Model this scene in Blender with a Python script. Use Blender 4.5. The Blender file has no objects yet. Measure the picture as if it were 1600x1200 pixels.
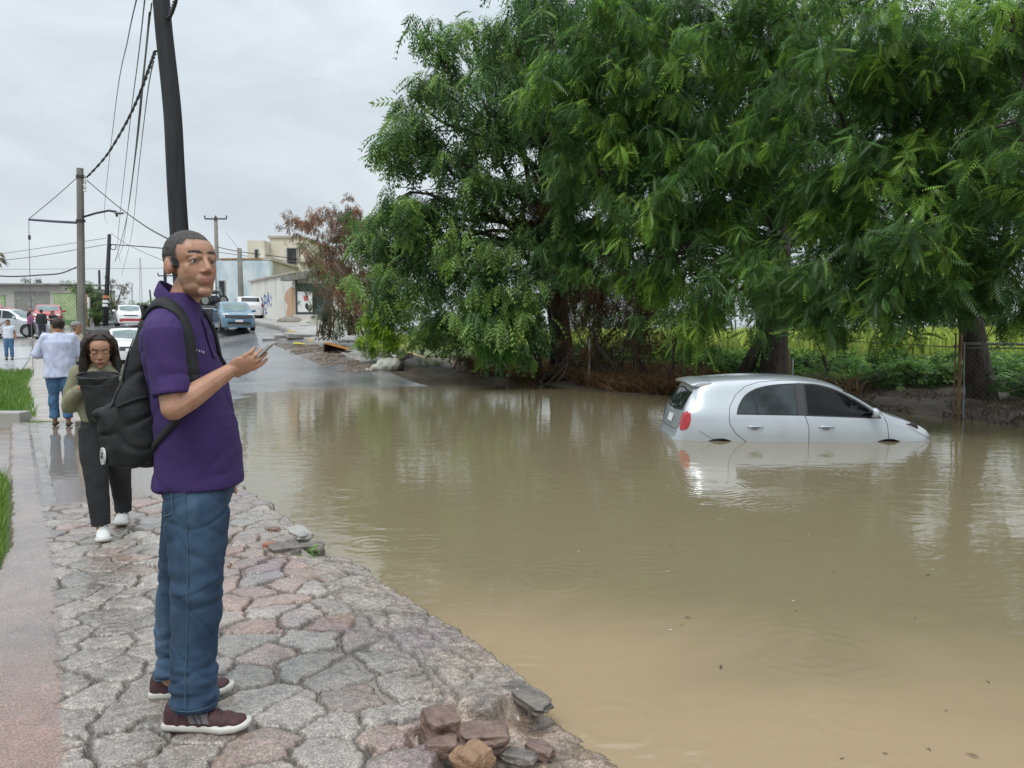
import bpy, bmesh, math, random
import numpy as np
from mathutils import Vector, Matrix, noise
from mathutils.bvhtree import BVHTree
R = math.radians
random.seed(7); rng = np.random.default_rng(7)
S = bpy.context.scene
# ---------------------------------------------------------------- camera, sky, sun, exposure
F = 1180.0; PITCH = math.atan(80 / F); CZ = 1.57
cam_d = bpy.data.cameras.new('camera'); cam = bpy.data.objects.new('camera', cam_d); S.collection.objects.link(cam)
cam_d.sensor_width = 36; cam_d.lens = 36 * F / 1600; cam_d.clip_start = .05; cam_d.clip_end = 3000
cam.location = (0, 0, CZ); cam.rotation_euler = (R(90) - PITCH, 0, 0); S.camera = cam
w = bpy.data.worlds.new('World'); S.world = w; w.use_nodes = True
nt = w.node_tree; N = nt.nodes; Lk = nt.links; N.clear()
out = N.new('ShaderNodeOutputWorld'); bg = N.new('ShaderNodeBackground'); bg.inputs[1].default_value = 0.1
sky = N.new('ShaderNodeTexSky'); sky.sky_type = 'NISHITA'; sky.sun_disc = False
sky.sun_elevation = R(58); sky.sun_rotation = R(150); sky.air_density = 1.5; sky.dust_density = 4
tc = N.new('ShaderNodeTexCoord'); sep = N.new('ShaderNodeSeparateXYZ'); Lk.new(tc.outputs['Generated'], sep.inputs[0])
mp = N.new('ShaderNodeMapping'); mp.inputs['Scale'].default_value = (1.6, 1.6, 4.2); Lk.new(tc.outputs['Generated'], mp.inputs[0])
nz = N.new('ShaderNodeTexNoise'); nz.inputs['Scale'].default_value = 1.9; nz.inputs['Detail'].default_value = 7; nz.inputs['Roughness'].default_value = .55
nz.inputs['Distortion'].default_value = .5
Lk.new(mp.outputs[0], nz.inputs[0])
cr = N.new('ShaderNodeValToRGB'); cr.color_ramp.elements[0].position = .32; cr.color_ramp.elements[0].color = (4.95, 5.55, 6.05, 1)
cr.color_ramp.elements[1].position = .66; cr.color_ramp.elements[1].color = (6.85, 7.45, 7.85, 1)
Lk.new(nz.outputs[0], cr.inputs[0])
# an overcast sky is brighter overhead than at the horizon
gr = N.new('ShaderNodeMapRange'); gr.inputs['From Min'].default_value = .3; gr.inputs['From Max'].default_value = .95
gr.inputs['To Min'].default_value = 1.0; gr.inputs['To Max'].default_value = 2.3; Lk.new(sep.outputs[2], gr.inputs[0])
mul = N.new('ShaderNodeVectorMath'); mul.operation = 'SCALE'; Lk.new(cr.outputs[0], mul.inputs[0]); Lk.new(gr.outputs[0], mul.inputs['Scale'])
mx = N.new('ShaderNodeMix'); mx.data_type = 'RGBA'; mx.inputs[0].default_value = .9
Lk.new(sky.outputs[0], mx.inputs[6]); Lk.new(mul.outputs[0], mx.inputs[7]); Lk.new(mx.outputs[2], bg.inputs[0]); Lk.new(bg.outputs[0], out.inputs[0])
sd = bpy.data.lights.new('sun', 'SUN'); sun = bpy.data.objects.new('sun', sd); S.collection.objects.link(sun)
sd.energy = 1.3; sd.angle = R(18); sd.color = (1, .97, .92); sun.rotation_euler = (R(32), 0, R(-30))
S.view_settings.view_transform = 'Standard'; S.view_settings.look = 'None'; S.view_settings.exposure = 0.28; S.view_settings.gamma = 1
S.cycles.max_bounces = 6; S.cycles.diffuse_bounces = 4; S.cycles.glossy_bounces = 3; S.cycles.transmission_bounces = 3
S.cycles.use_denoising = True

# ---------------------------------------------------------------- helpers
Fw = Vector((0, math.cos(PITCH), -math.sin(PITCH))); Uw = Vector((0, math.sin(PITCH), math.cos(PITCH)))
def P(px, py, Y):
    d = Fw + Vector(((px - 800) / F, 0, 0)) + Uw * ((600 - py) / F)
    return Vector((0, 0, CZ)) + d * (Y / d.y)
def link(o): S.collection.objects.link(o); return o
def tag(o, label=None, cat=None, group=None, kind=None):
    if label: o['label'] = label
    if cat: o['category'] = cat
    if group: o['group'] = group
    if kind: o['kind'] = kind
    return o
def empty(name, loc, rz=0, label=None, cat=None, group=None):
    o = link(bpy.data.objects.new(name, None)); o.location = loc; o.rotation_euler = (0, 0, rz); o.empty_display_size = .1
    return tag(o, label, cat, group)
def child(name, me, mat, parent=None, smooth=True):
    o = link(bpy.data.objects.new(name, me)); o.parent = parent
    if mat is not None and not me.materials: me.materials.append(mat)
    if smooth: me.polygons.foreach_set('use_smooth', np.ones(len(me.polygons), bool))
    return o
def mesh_np(name, V, Fa):
    """V (n,3); Fa (m,k) array of equal-size faces"""
    me = bpy.data.meshes.new(name); V = np.asarray(V, np.float32); Fa = np.asarray(Fa, np.int32)
    m, k = Fa.shape
    me.vertices.add(len(V)); me.vertices.foreach_set('co', V.ravel())
    me.loops.add(m * k); me.loops.foreach_set('vertex_index', Fa.ravel())
    me.polygons.add(m); me.polygons.foreach_set('loop_start', np.arange(0, m * k, k, dtype=np.int32))
    me.update(calc_edges=True); me.validate(); return me
def grid_faces(nu, nv):
    i = np.arange(nu - 1)[:, None] * nv + np.arange(nv - 1)[None]
    return np.stack([i, i + nv, i + nv + 1, i + 1], -1).reshape(-1, 4)
def vcol(me, name, C):
    a = me.color_attributes.new(name, 'FLOAT_COLOR', 'POINT'); C = np.asarray(C, np.float32)
    if C.shape[1] == 3: C = np.hstack([C, np.ones((len(C), 1), np.float32)])
    a.data.foreach_set('color', C.ravel())
class MB:
    """collects simple shapes for one mesh"""
    def __init__(s): s.v = []; s.f = []
    def add(s, V, Fs):
        n = len(s.v); s.v += [tuple(map(float, p)) for p in V]; s.f += [tuple(int(i) + n for i in f) for f in Fs]; return s
    def box(s, c, d, rz=0, M=None):
        hx, hy, hz = d[0] / 2, d[1] / 2, d[2] / 2
        m = M or Matrix.Rotation(rz, 3, 'Z'); c = Vector(c)
        V = [c + m @ Vector((x * hx, y * hy, z * hz)) for x in (-1, 1) for y in (-1, 1) for z in (-1, 1)]
        return s.add(V, [(0, 1, 3, 2), (4, 6, 7, 5), (0, 4, 5, 1), (2, 3, 7, 6), (0, 2, 6, 4), (1, 5, 7, 3)])
    def tube(s, pts, rad, n=8, cap=True, flat=None):
        pts = [Vector(p) for p in pts]; m = len(pts); V = []
        if not hasattr(rad, '__len__'): rad = [rad] * m
        up = Vector((0, 0, 1)); prev = None
        for i, p in enumerate(pts):
            t = (pts[min(i + 1, m - 1)] - pts[max(i - 1, 0)]).normalized()
            if prev is None:
                a = t.cross(up) if abs(t.z) < .95 else t.cross(Vector((1, 0, 0)))
            else: a = prev - t * prev.dot(t)
            a.normalize(); prev = a; b = t.cross(a)
            fl = flat if flat else 1
            for k in range(n):
                an = 2 * math.pi * k / n; V.append(p + a * (math.cos(an) * rad[i]) + b * (math.sin(an) * rad[i] * fl))
        Fs = [(i * n + k, i * n + (k + 1) % n, (i + 1) * n + (k + 1) % n, (i + 1) * n + k) for i in range(m - 1) for k in range(n)]
        if cap: Fs += [tuple(range(n))[::-1], tuple((m - 1) * n + k for k in range(n))]
        return s.add(V, Fs)
    def capsule(s, p0, r0, p1, r1, n=12):
        p0, p1 = Vector(p0), Vector(p1); t = (p1 - p0).normalized()
        pts = []; rad = []
        for k in range(1, 5): a = k * math.pi / 8; pts.append(p0 - t * r0 * math.cos(a)); rad.append(r0 * math.sin(a))
        for k in range(4, 0, -1): a = k * math.pi / 8; pts.append(p1 + t * r1 * math.cos(a)); rad.append(r1 * math.sin(a))
        return s.tube(pts, rad, n)
    def ell(s, c, r, M=None, nu=20, nv=12):
        M = M or Matrix.Identity(3); c = Vector(c); V = [c + M @ Vector((0, 0, r[2]))]
        for j in range(1, nv):
            th = math.pi * j / nv
            for i in range(nu):
                ph = 2 * math.pi * i / nu
                V.append(c + M @ Vector((r[0] * math.sin(th) * math.cos(ph), r[1] * math.sin(th) * math.sin(ph), r[2] * math.cos(th))))
        V.append(c + M @ Vector((0, 0, -r[2])))
        Fs = [(0, 1 + i, 1 + (i + 1) % nu) for i in range(nu)]
        for j in range(nv - 2):
            for i in range(nu):
                a = 1 + j * nu + i; b = 1 + j * nu + (i + 1) % nu; Fs.append((a, a + nu, b + nu, b))
        l = len(V) - 1; o = 1 + (nv - 2) * nu
        Fs += [(l, o + (i + 1) % nu, o + i) for i in range(nu)]
        return s.add(V, Fs)
    def rings(s, rings, n=28, ex=2.3):
        """rings: (x, y, z, half_width_x, half_depth_y[, yaw, tilt_dz_per_y])"""
        V = []
        for q in rings:
            x, y, z, a, b = q[:5]; yaw = q[5] if len(q) > 5 else 0; ti = q[6] if len(q) > 6 else 0
            for k in range(n):
                t = 2 * math.pi * k / n; c, d = math.cos(t), math.sin(t)
                u = a * math.copysign(abs(c) ** (2 / ex), c); v = b * math.copysign(abs(d) ** (2 / ex), d)
                V.append((x + u * math.cos(yaw) - v * math.sin(yaw), y + u * math.sin(yaw) + v * math.cos(yaw), z + ti * v))
        m = len(rings)
        Fs = [(i * n + k, i * n + (k + 1) % n, (i + 1) * n + (k + 1) % n, (i + 1) * n + k) for i in range(m - 1) for k in range(n)]
        Fs += [tuple(range(n))[::-1], tuple((m - 1) * n + k for k in range(n))]
        return s.add(V, Fs)
    def prism(s, poly, y0, y1, axis='y'):
        """poly of (a,b): axis y -> (x,z); axis x -> (y,z); axis z -> (x,y)"""
        def pt(a, b, c): return (a, c, b) if axis == 'y' else ((c, a, b) if axis == 'x' else (a, b, c))
        n = len(poly); V = [pt(a, b, y0) for a, b in poly] + [pt(a, b, y1) for a, b in poly]
        return s.add(V, [tuple(range(n)), tuple(range(2 * n - 1, n - 1, -1))] + [(k, n + k, n + (k + 1) % n, (k + 1) % n) for k in range(n)])
    def mesh(s, name='m'):
        me = bpy.data.meshes.new(name); me.from_pydata(s.v, [], s.f); me.update()
        bm = bmesh.new(); bm.from_mesh(me); bmesh.ops.recalc_face_normals(bm, faces=bm.faces); bm.to_mesh(me); bm.free(); return me
    def build(s, name, mat, parent=None, smooth=False, bevel=0):
        me = s.mesh(name); o = child(name, me, mat, parent, smooth)
        if bevel:
            b = o.modifiers.new('b', 'BEVEL'); b.width = bevel; b.segments = 2; b.limit_method = 'ANGLE'
        return o
def fuse(mb, name, mat, parent, voxel, smooth=3, fac=.5, fold=None):
    """voxel-union of overlapping closed shapes into one continuous skin"""
    t = link(bpy.data.objects.new('t', mb.mesh()))
    r = t.modifiers.new('r', 'REMESH'); r.mode = 'VOXEL'; r.voxel_size = voxel; r.use_smooth_shade = True
    if smooth: q = t.modifiers.new('s', 'SMOOTH'); q.iterations = smooth; q.factor = fac
    dg = bpy.context.evaluated_depsgraph_get(); me = bpy.data.meshes.new_from_object(t.evaluated_get(dg)); me.name = name
    bpy.data.objects.remove(t)
    if fold:
        n = len(me.vertices); co = np.empty(n * 3, np.float32); no = np.empty(n * 3, np.float32)
        me.vertices.foreach_get('co', co); me.vertex_normals.foreach_get('vector', no)
        co = co.reshape(-1, 3); no = no.reshape(-1, 3)
        d = np.array([fold(Vector(c)) for c in co.tolist()], np.float32)
        co += no * d[:, None]; me.vertices.foreach_set('co', co.ravel()); me.update()
    return child(name, me, mat, parent)

# ---------------------------------------------------------------- materials
def mat(name, col, rough=.6, col2=None, scale=8, detail=5, bump=0, bscale=None, metal=0, coat=0, spec=.5, attr=None,
        stretch=None, contrast=(.35, .65), trans=0, sss=0, rough2=None, col3=None, s3=1.0, c3=(.5, .62), emit=0, bdist=.02):
    m = bpy.data.materials.new(name); m.use_nodes = True; t = m.node_tree; n = t.nodes; l = t.links
    b = n['Principled BSDF']; b.inputs['Roughness'].default_value = rough; b.inputs['Metallic'].default_value = metal
    b.inputs['Coat Weight'].default_value = coat; b.inputs['Coat Roughness'].default_value = .04; b.inputs['Specular IOR Level'].default_value = spec
    c4 = lambda c: (c[0], c[1], c[2], 1)
    tcn = n.new('ShaderNodeTexCoord'); src = tcn.outputs['Object']
    if stretch:
        mpn = n.new('ShaderNodeMapping'); mpn.inputs['Scale'].default_value = stretch; l.new(src, mpn.inputs[0]); src = mpn.outputs[0]
    cur = None
    if attr:
        a = n.new('ShaderNodeAttribute'); a.attribute_name = attr; cur = a.outputs['Color']
    def nze(sc, de, con):
        x = n.new('ShaderNodeTexNoise'); x.inputs['Scale'].default_value = sc; x.inputs['Detail'].default_value = de; l.new(src, x.inputs[0])
        r = n.new('ShaderNodeMapRange'); r.inputs[1].default_value = con[0]; r.inputs[2].default_value = con[1]; l.new(x.outputs[0], r.inputs[0]); return r.outputs[0], x.outputs[0]
    fac = None
    if col2 is not None:
        fac, raw = nze(scale, detail, contrast)
        mixn = n.new('ShaderNodeMix'); mixn.data_type = 'RGBA'; l.new(fac, mixn.inputs[0])
        if attr:
            # variation multiplies the attribute colour
            mixn.inputs[6].default_value = c4(col); mixn.inputs[7].default_value = c4(col2)
            mm = n.new('ShaderNodeMix'); mm.data_type = 'RGBA'; mm.blend_type = 'MULTIPLY'; mm.inputs[0].default_value = 1
            l.new(cur, mm.inputs[6]); l.new(mixn.outputs[2], mm.inputs[7]); cur = mm.outputs[2]
        else:
            mixn.inputs[6].default_value = c4(col); mixn.inputs[7].default_value = c4(col2); cur = mixn.outputs[2]
        if rough2 is not None:
            rr = n.new('ShaderNodeMapRange'); rr.inputs[3].default_value = rough; rr.inputs[4].default_value = rough2; l.new(fac, rr.inputs[0]); l.new(rr.outputs[0], b.inputs['Roughness'])
    if col3 is not None:
        f3, _ = nze(s3, 6, c3); m3 = n.new('ShaderNodeMix'); m3.data_type = 'RGBA'; l.new(f3, m3.inputs[0])
        if cur is not None: l.new(cur, m3.inputs[6])
        else: m3.inputs[6].default_value = c4(col)
        m3.inputs[7].default_value = c4(col3); cur = m3.outputs[2]
    if cur is not None: l.new(cur, b.inputs['Base Color'])
    else: b.inputs['Base Color'].default_value = c4(col)
    if bump:
        x = n.new('ShaderNodeTexNoise'); x.inputs['Scale'].default_value = bscale or scale * 4; x.inputs['Detail'].default_value = 6; l.new(src, x.inputs[0])
        bp = n.new('ShaderNodeBump'); bp.inputs['Strength'].default_value = bump; bp.inputs['Distance'].default_value = bdist
        l.new(x.outputs[0], bp.inputs['Height']); l.new(bp.outputs[0], b.inputs['Normal'])
    if sss:
        b.inputs['Subsurface Weight'].default_value = sss; b.inputs['Subsurface Radius'].default_value = (.012, .004, .002); b.inputs['Subsurface Scale'].default_value = 1
    if emit:
        b.inputs['Emission Color'].default_value = c4(col); b.inputs['Emission Strength'].default_value = emit
    if trans:
        tr = n.new('ShaderNodeBsdfTranslucent'); ms = n.new('ShaderNodeMixShader'); ms.inputs[0].default_value = trans
        if cur is not None: l.new(cur, tr.inputs[0])
        else: tr.inputs[0].default_value = c4(col)
        o_ = n['Material Output']; l.new(b.outputs[0], ms.inputs[1]); l.new(tr.outputs[0], ms.inputs[2]); l.new(ms.outputs[0], o_.inputs[0])
    return m
M = {}
M['leaf'] = mat('leaf', (.85, .85, .85), .42, (1.15, 1.15, 1.1), 1.3, attr='tint', trans=.42, spec=.45)
M['bark'] = mat('bark', (.035, .028, .022), .9, (.09, .075, .06), 9, bump=.8, bscale=22, stretch=(1, 1, .3), bdist=.04)
M['twig'] = mat('twig', (.10, .075, .05), .9, (.2, .15, .09), 12)
M['concrete'] = mat('concrete', (.30, .29, .27), .55, (.40, .385, .36), 1.6, bump=.3, bscale=60, col3=(.17, .165, .15), s3=.7)
M['dark_metal'] = mat('dark_metal', (.04, .045, .06), .5)
M['rust'] = mat('rusty_metal', (.20, .12, .06), .8, (.35, .26, .14), 6, bump=.3)
M['galv'] = mat('galvanised_metal', (.32, .33, .33), .5, (.22, .22, .21), 5, metal=.3)
M['black'] = mat('black_rubber', (.015, .015, .016), .7)
M['glass'] = mat('dark_glass', (.012, .016, .018), .03, spec=.8)
M['chrome'] = mat('chrome', (.6, .6, .6), .15, metal=1)
M['white'] = mat('white_paint', (.75, .75, .73), .5)
M['plate'] = mat('number_plate', (.7, .7, .7), .4)

# ---------------------------------------------------------------- lie of the land
def lerp(a, b, t): return a + (b - a) * t
Lp = ([-5, 12, 20, 32, 40, 45, 52, 60, 90, 300], [.12, .12, .18, .42, .95, 1.27, 1.9, 2.3, 2.8, 4])
Rp = ([-5, 10, 18, 23, 25, 32, 38, 45, 55, 90, 300], [-.7, -.65, -.28, 0, .22, 1.0, 1.7, 2.15, 2.5, 2.8, 4])
def xl(y): return np.where(y < 20, -2.51 - .66 * (y - 6.98), -11.1 - .6 * (y - 20))
def xk(y): return -3.9 - .588 * (y - 24.7)
shx = [-40, -6, -1.3, 1, 2.54, 4, 5.6, 7.9, 8.5, 12, 20, 60]; shy = [26, 26, 25.7, 23, 20, 19, 17.6, 14.3, 12.5, 9, 5, -10]
def zg(x, y):
    x = np.asarray(x, float); y = np.asarray(y, float)
    a, b = xl(y), xk(y); L = np.interp(y, *Lp) - .13; Q = np.interp(y, *Rp)
    t = np.clip((x - a) / np.maximum(b - a, .5), 0, 1); t = t * t * (3 - 2 * t)
    road = L * (1 - t) + Q * t
    # woods side
    s = y - np.interp(x, shx, shy)
    wood = np.where(s < 0, np.maximum(s * .09, -.62), np.minimum(s * .07, .42) + np.clip(s - 6, 0, 60) * .012)
    k = np.clip((x - b - 2.4) / 3.0, 0, 1); far = y > 24
    wood = wood - .42 * np.exp(-((x - 8.4) / 2.2) ** 2 - ((y - 19.6) / 1.3) ** 2)
    zr = np.where(far, (Q + .1) * (1 - k) + np.maximum(wood, 0) * k, 0)
    zw = np.where(x > b, np.where(far, np.where(x > b + 1.0, zr, road), wood), road)
    blend = np.clip((y - 21) / 4, 0, 1)
    z = np.where(x > b, wood * (1 - blend) + zw * blend, road)
    # left of the near pavement: grass / flooded channel / grass / plaza
    left = np.where(y < 7.6, .07, np.where(y < 12.4, -.16, np.interp(y, *Lp) - .03))
    z = np.where(x < a - .8, left, z)
    z = np.where((x >= a - .8) & (x < a + .25) & (y < 22), -.1, z)
    return z
def zg1(x, y): return float(zg(x, y))
def G0(px, py, z0=0.0):
    """point where the sight line meets the ground"""
    lo = 1.5
    for Y in np.arange(1.5, 400, .1):
        p = P(px, py, Y)
        if p.z <= zg1(p.x, p.y): return p
    return P(px, py, 100)
# ================================================================ THE SETTING
# ---- ground sheet
xs = np.concatenate([np.linspace(-400, -60, 12), np.linspace(-58, -20, 70), np.linspace(-19.8, 14, 190), np.linspace(14.3, 60, 60), np.linspace(70, 500, 12)])
ys = np.concatenate([np.linspace(-40, 0, 10), np.linspace(.2, 34, 180), np.linspace(34.5, 80, 90), np.linspace(85, 900, 20)])
X, Y = np.meshgrid(xs, ys, indexing='ij'); Z = zg(X, Y)
nzv = np.array([noise.noise(Vector((x * .9, y * .9, 0))) for x, y in zip(X.ravel(), Y.ravel())]).reshape(X.shape)
Z = Z + np.where((X > xk(Y)) & (Y < 120), nzv * .07, nzv * .012)
Z = np.where(Y > 250, Z - (Y - 250) * .004, Z)
me = mesh_np('ground', np.stack([X, Y, Z], -1).reshape(-1, 3), grid_faces(*X.shape))
# soil colour: field grass far right, mud at the shore, grass left, plaza
x_, y_ = X.ravel(), Y.ravel(); s_ = y_ - np.interp(x_, shx, shy); C = np.tile(np.array([.10, .08, .06]), (len(x_), 1))
C[(x_ > xk(y_) + 2) & (s_ > 8)] = (.10, .14, .04); C[(x_ > xk(y_) + 2) & (s_ > 20)] = (.27, .30, .07)
C[(x_ < xl(y_)) & (y_ < 7.8)] = (.07, .11, .03); C[(x_ < xl(y_)) & (y_ > 12.3) & (y_ < 25)] = (.07, .11, .03)
C[(x_ < xl(y_) - 1) & (y_ > 27)] = (.36, .35, .33)
vcol(me, 'tint', C)
M['soil'] = mat('soil', (.7, .7, .7), .75, (1.25, 1.2, 1.1), 3.5, attr='tint', bump=.6, bscale=30, bdist=.03)
tag(child('ground', me, M['soil']), kind='structure')

# ---- asphalt road
def strip(name, y0, y1, ny, fa, fb, nx, dz, material, fz=None, bumpy=0.0, thick=0):
    yy = np.linspace(y0, y1, ny); V = []
    for y in yy:
        a, b = float(fa(y)), float(fb(y))
        for t in np.linspace(0, 1, nx):
            x = lerp(a, b, t); z = (fz(x, y) if fz else zg1(x, y)) + dz
            if bumpy: z += bumpy * noise.noise(Vector((x * 1.1, y * 1.1, 3)))
            V.append((x, y, z))
    me = mesh_np(name, V, grid_faces(ny, nx)); o = child(name, me, material, smooth=not thick)
    if thick: q = o.modifiers.new('s', 'SOLIDIFY'); q.thickness = thick; q.offset = 1
    return tag(o, kind='structure')
M['asphalt'] = mat('wet_asphalt', (.15, .152, .158), .10, (.23, .23, .23), .55, bump=.15, bscale=45, rough2=.30, contrast=(.3, .7), bdist=.01)
strip('road', 13, 140, 300, lambda y: xl(y) + .02, lambda y: xk(y) - .02, 40, .045, M['asphalt'], bumpy=.02)
def zwalk(x, y): return float(np.interp(y, *Rp)) + float(np.interp(y, [24, 25.5, 29, 34, 35], [-.16, -.02, .10, .12, .2]))
strip('pavement', 24.4, 70, 110, lambda y: xk(y) + .16, lambda y: xk(y) + 2.5, 8, .0, M['concrete'], fz=zwalk, bumpy=.03, thick=.3)
M['kerb'] = mat('kerb_concrete', (.33, .32, .29), .6, (.22, .21, .19), 3, bump=.5, bscale=40, col3=(.42, .33, .10), s3=.35, c3=(.56, .6))
strip('kerb', 24.0, 70, 110, lambda y: xk(y), lambda y: xk(y) + .158, 3, .015, M['kerb'], fz=zwalk, bumpy=.03, thick=.4)
# second low concrete border on the far side of the pavement
strip('path_border', 24.8, 33, 20, lambda y: xk(y) + 2.52, lambda y: xk(y) + 2.7, 3, .03, M['kerb'], fz=zwalk, bumpy=.02, thick=.4)
# far part of the near-side pavement and the plaza
def zl(x, y): return float(np.interp(y, *Lp))
M['paving_far'] = mat('far_paving', (.30, .26, .23), .45, (.42, .39, .36), 2.2, bump=.4, bscale=16, rough2=.25)
strip('far_pavement', 12.6, 30, 60, lambda y: xl(y) - 1.9, lambda y: xl(y) - .02, 8, .004, M['paving_far'], fz=zl, bumpy=.012, thick=.25)
M['plaza'] = mat('wet_plaza_concrete', (.36, .36, .35), .35, (.50, .50, .49), .5, bump=.12, bscale=25, rough2=.12, col3=(.24, .2, .17), s3=.12)
strip('plaza', 24.5, 50, 60, lambda y: xl(y) - 40, lambda y: xl(y) - 2.2, 60, .03, M['plaza'])
strip('verge_pavement', 30, 60, 50, lambda y: xl(y) - 2.0, lambda y: xl(y) - .02, 6, .01, M['paving_far'], fz=zl, thick=.3)
# ledge between the grass and the flooded channel
mb = MB(); a = P(-60, 651, 12.6); b = P(43, 651, 12.6)
mb.box(((a.x - 10 + b.x) / 2, 12.55, .09), (b.x - a.x + 10, .3, .34)); tag(mb.build('channel_kerb', M['concrete'], bevel=.02), kind='structure')

# ---- near pavement: imprinted stones with mud and water in the joints (real relief)
A0 = Vector((-2.51, 6.98)); UU = Vector((-.551, .835)); VV = Vector((-.835, -.551))
def uv2xy(u, v): return A0.x + UU.x * u + VV.x * v, A0.y + UU.y * u + VV.y * v
def vnoise(x, y, f, s=0):
    return np.array([noise.fractal(Vector((a * f, b * f, s)), 1.0, 2.0, 4) for a, b in zip(x, y)])
cell = .212; pts = []
for i in range(-38, 44):
    for j in range(-3, 12):
        pu = i * cell * .86; pv = (j + (.5 if i % 2 else 0)) * cell * 1.12
        pts.append((pu + random.uniform(-.062, .062), pv + random.uniform(-.062, .062)))
pts = [p_ for p_ in pts if random.random() > .05]; pts = np.array(pts); pid = rng.random((len(pts), 4))
def cobble(u, v):
    D = np.empty((len(u), 2)); I = np.empty(len(u), int)
    for c in range(0, len(u), 20000):
        uu = u[c:c + 20000, None] - pts[None, :, 0]; vv = v[c:c + 20000, None] - pts[None, :, 1]
        d = np.sqrt(uu * uu + (vv * .92) ** 2); k = np.argpartition(d, 1, axis=1)[:, :2]; dd = np.take_along_axis(d, k, 1)
        o = np.argsort(dd, 1); dd = np.take_along_axis(dd, o, 1); k = np.take_along_axis(k, o, 1); D[c:c + 20000] = dd; I[c:c + 20000] = k[:, 0]
    return D[:, 1] - D[:, 0], I
def pave(u0, u1, du, v0, v1, dv):
    us = np.concatenate([np.arange(u0, -1.4, .0085), np.arange(-1.4, u1 + du / 2, du)]); vs = np.arange(v0, v1 + dv / 2, dv)
    U, V_ = np.meshgrid(us, vs, indexing='ij'); u = U.ravel(); v = V_.ravel()
    n1 = vnoise(u, v, 1.1, 5); n2 = vnoise(u, v, 7, 9); n3 = vnoise(u, v, 30, 2)
    wu = u + n2 * .035; wv = v + vnoise(u, v, 7, 14) * .035
    e, I = cobble(wu, wv)
    lane = np.exp(-((v - .585 + n2 * .05) / .075) ** 2) * np.clip((-1.7 - u) / .2, 0, 1) + np.exp(-((v - 1.07 + n2 * .05) / .075) ** 2) * np.clip((u + 2.9) / .2, 0, 1) * np.clip((-.3 - u) / .2, 0, 1)
    e = e - .016 * lane
    # jagged outer edge, notch and broken end
    edge = n2 * .03 + vnoise(u, v * 0, 2.2, 7) * .05
    notch = np.exp(-((u + 2.25) / .28) ** 4); edge = edge + notch * (.34 + n2 * .06)
    brk = np.clip((-4.74 - u + n2 * .08) / .05, 0, 1); 
    band = np.clip((v - 1.575 - .03 * np.clip(-u - 2, 0, 3) + n2 * .02) / .03, 0, 1)          # smooth concrete strip on the left
    kerbband = 1 - np.clip((v - .26 - n1 * .06 + n2 * .05 + .1 * np.clip(-u - 3, 0, 1) * -1) / .06, 0, 1)
    wet = np.clip((u - .12 + n1 * .12 + n2 * .1) / .06, 0, 1)   # far, flooded and silted over
    g = np.clip((e - .005) / .020, 0, 1); prof = 1 - (1 - g) ** 2.2
    dome = np.clip(e / .16, 0, 1) ** .7 * .005
    z = .0985 - .006 * lane + prof * (.0245 + .006 * lane) + dome + n3 * .0035 + (pid[I, 0] - .5) * .010 + n1 * .006
    joint = 1 - np.clip((e - .008) / .012, 0, 1)
    rough_flat = .122 + n2 * .008 + n3 * .005 + n1 * .006
    z = np.where(kerbband > 0, z * (1 - kerbband * .5) + (rough_flat + .004) * kerbband * .5, z); joint = joint * (1 - kerbband * .5)
    z = z * (1 - band) + (.128 + n2 * .003 + n3 * .0012) * band; joint = joint * (1 - band)
    z = z * (1 - wet) + (.106 + n2 * .003 + n1 * .006) * wet; z = z + band * wet * .02; joint *= (1 - wet)
    crack = np.exp(-((v - .30 - n2 * .05) / .012) ** 2) * (u < -2.9) * (u > -4.8); z = z - crack * .018; joint = np.maximum(joint, crack * .8)
    # broken lower slab
    slab = .045 + n2 * .03 + n3 * .006 - np.clip(.30 - v, 0, .5) * .12
    bv = np.clip((.62 - v + n2 * .12) / .05, 0, 1) * brk; z = z * (1 - bv) + slab * bv; joint = joint * (1 - bv)
    edge2 = edge * (1 - brk) + (-.02 + n2 * .05) * brk
    drop = np.clip((edge2 - v) / .035, 0, 1); z = z - drop ** 1.3 * .32
    z = z - np.clip((v - 1.80 - .15 * np.clip((-u - 1.0) / 1.5, 0, 1) - n2 * .02) / .04, 0, 1) * .12 * (1 - .0 * wet)
    # colours: grey imprinted stones, red ones by the outer edge, pinkish concrete
    t = pid[I]; grey = np.stack([.19 + t[:, 1] * .13, .170 + t[:, 1] * .115, .152 + t[:, 1] * .10], -1)
    red = np.stack([.22 + t[:, 1] * .09, .135 + t[:, 1] * .06, .105 + t[:, 1] * .05], -1)
    redness = np.clip((.85 - v) * .9 + (t[:, 2] - .55) * 1.3 + n1 * .5 + .08 + (u > -2.6) * .28 + (u > -.9) * .12, 0, 1)[:, None]
    c = grey * (1 - redness) + red * redness
    c = c * (1 + n3[:, None] * .3 + n2[:, None] * .3)
    kb = np.array([.25, .215, .18]) * (1 + n2[:, None] * .5 + n3[:, None] * .4); c = c * (1 - kerbband[:, None] * .8) + kb * kerbband[:, None] * .8
    mauve = (np.clip(n1 * 2.2 - .1, 0, 1) * np.clip((.9 - v) / .4, 0, 1) * .55)[:, None]; c = c * (1 - mauve) + np.array([.19, .15, .18]) * mauve
    bd = np.array([.24, .195, .175]) * (1 + n1[:, None] * .25 + n2[:, None] * .15); bd2 = np.array([.26, .165, .135]) * (1 + n2[:, None] * .2)
    fu = np.clip((-u - 2.2 + n1) / 2, 0, 1)[:, None]; bd = bd * (1 - fu) + bd2 * fu
    c = c * (1 - band[:, None]) + bd * band[:, None]
    mud = np.array([.050, .038, .028]); c = c * (1 - joint[:, None] * .85) + mud * joint[:, None] * .85
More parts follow.
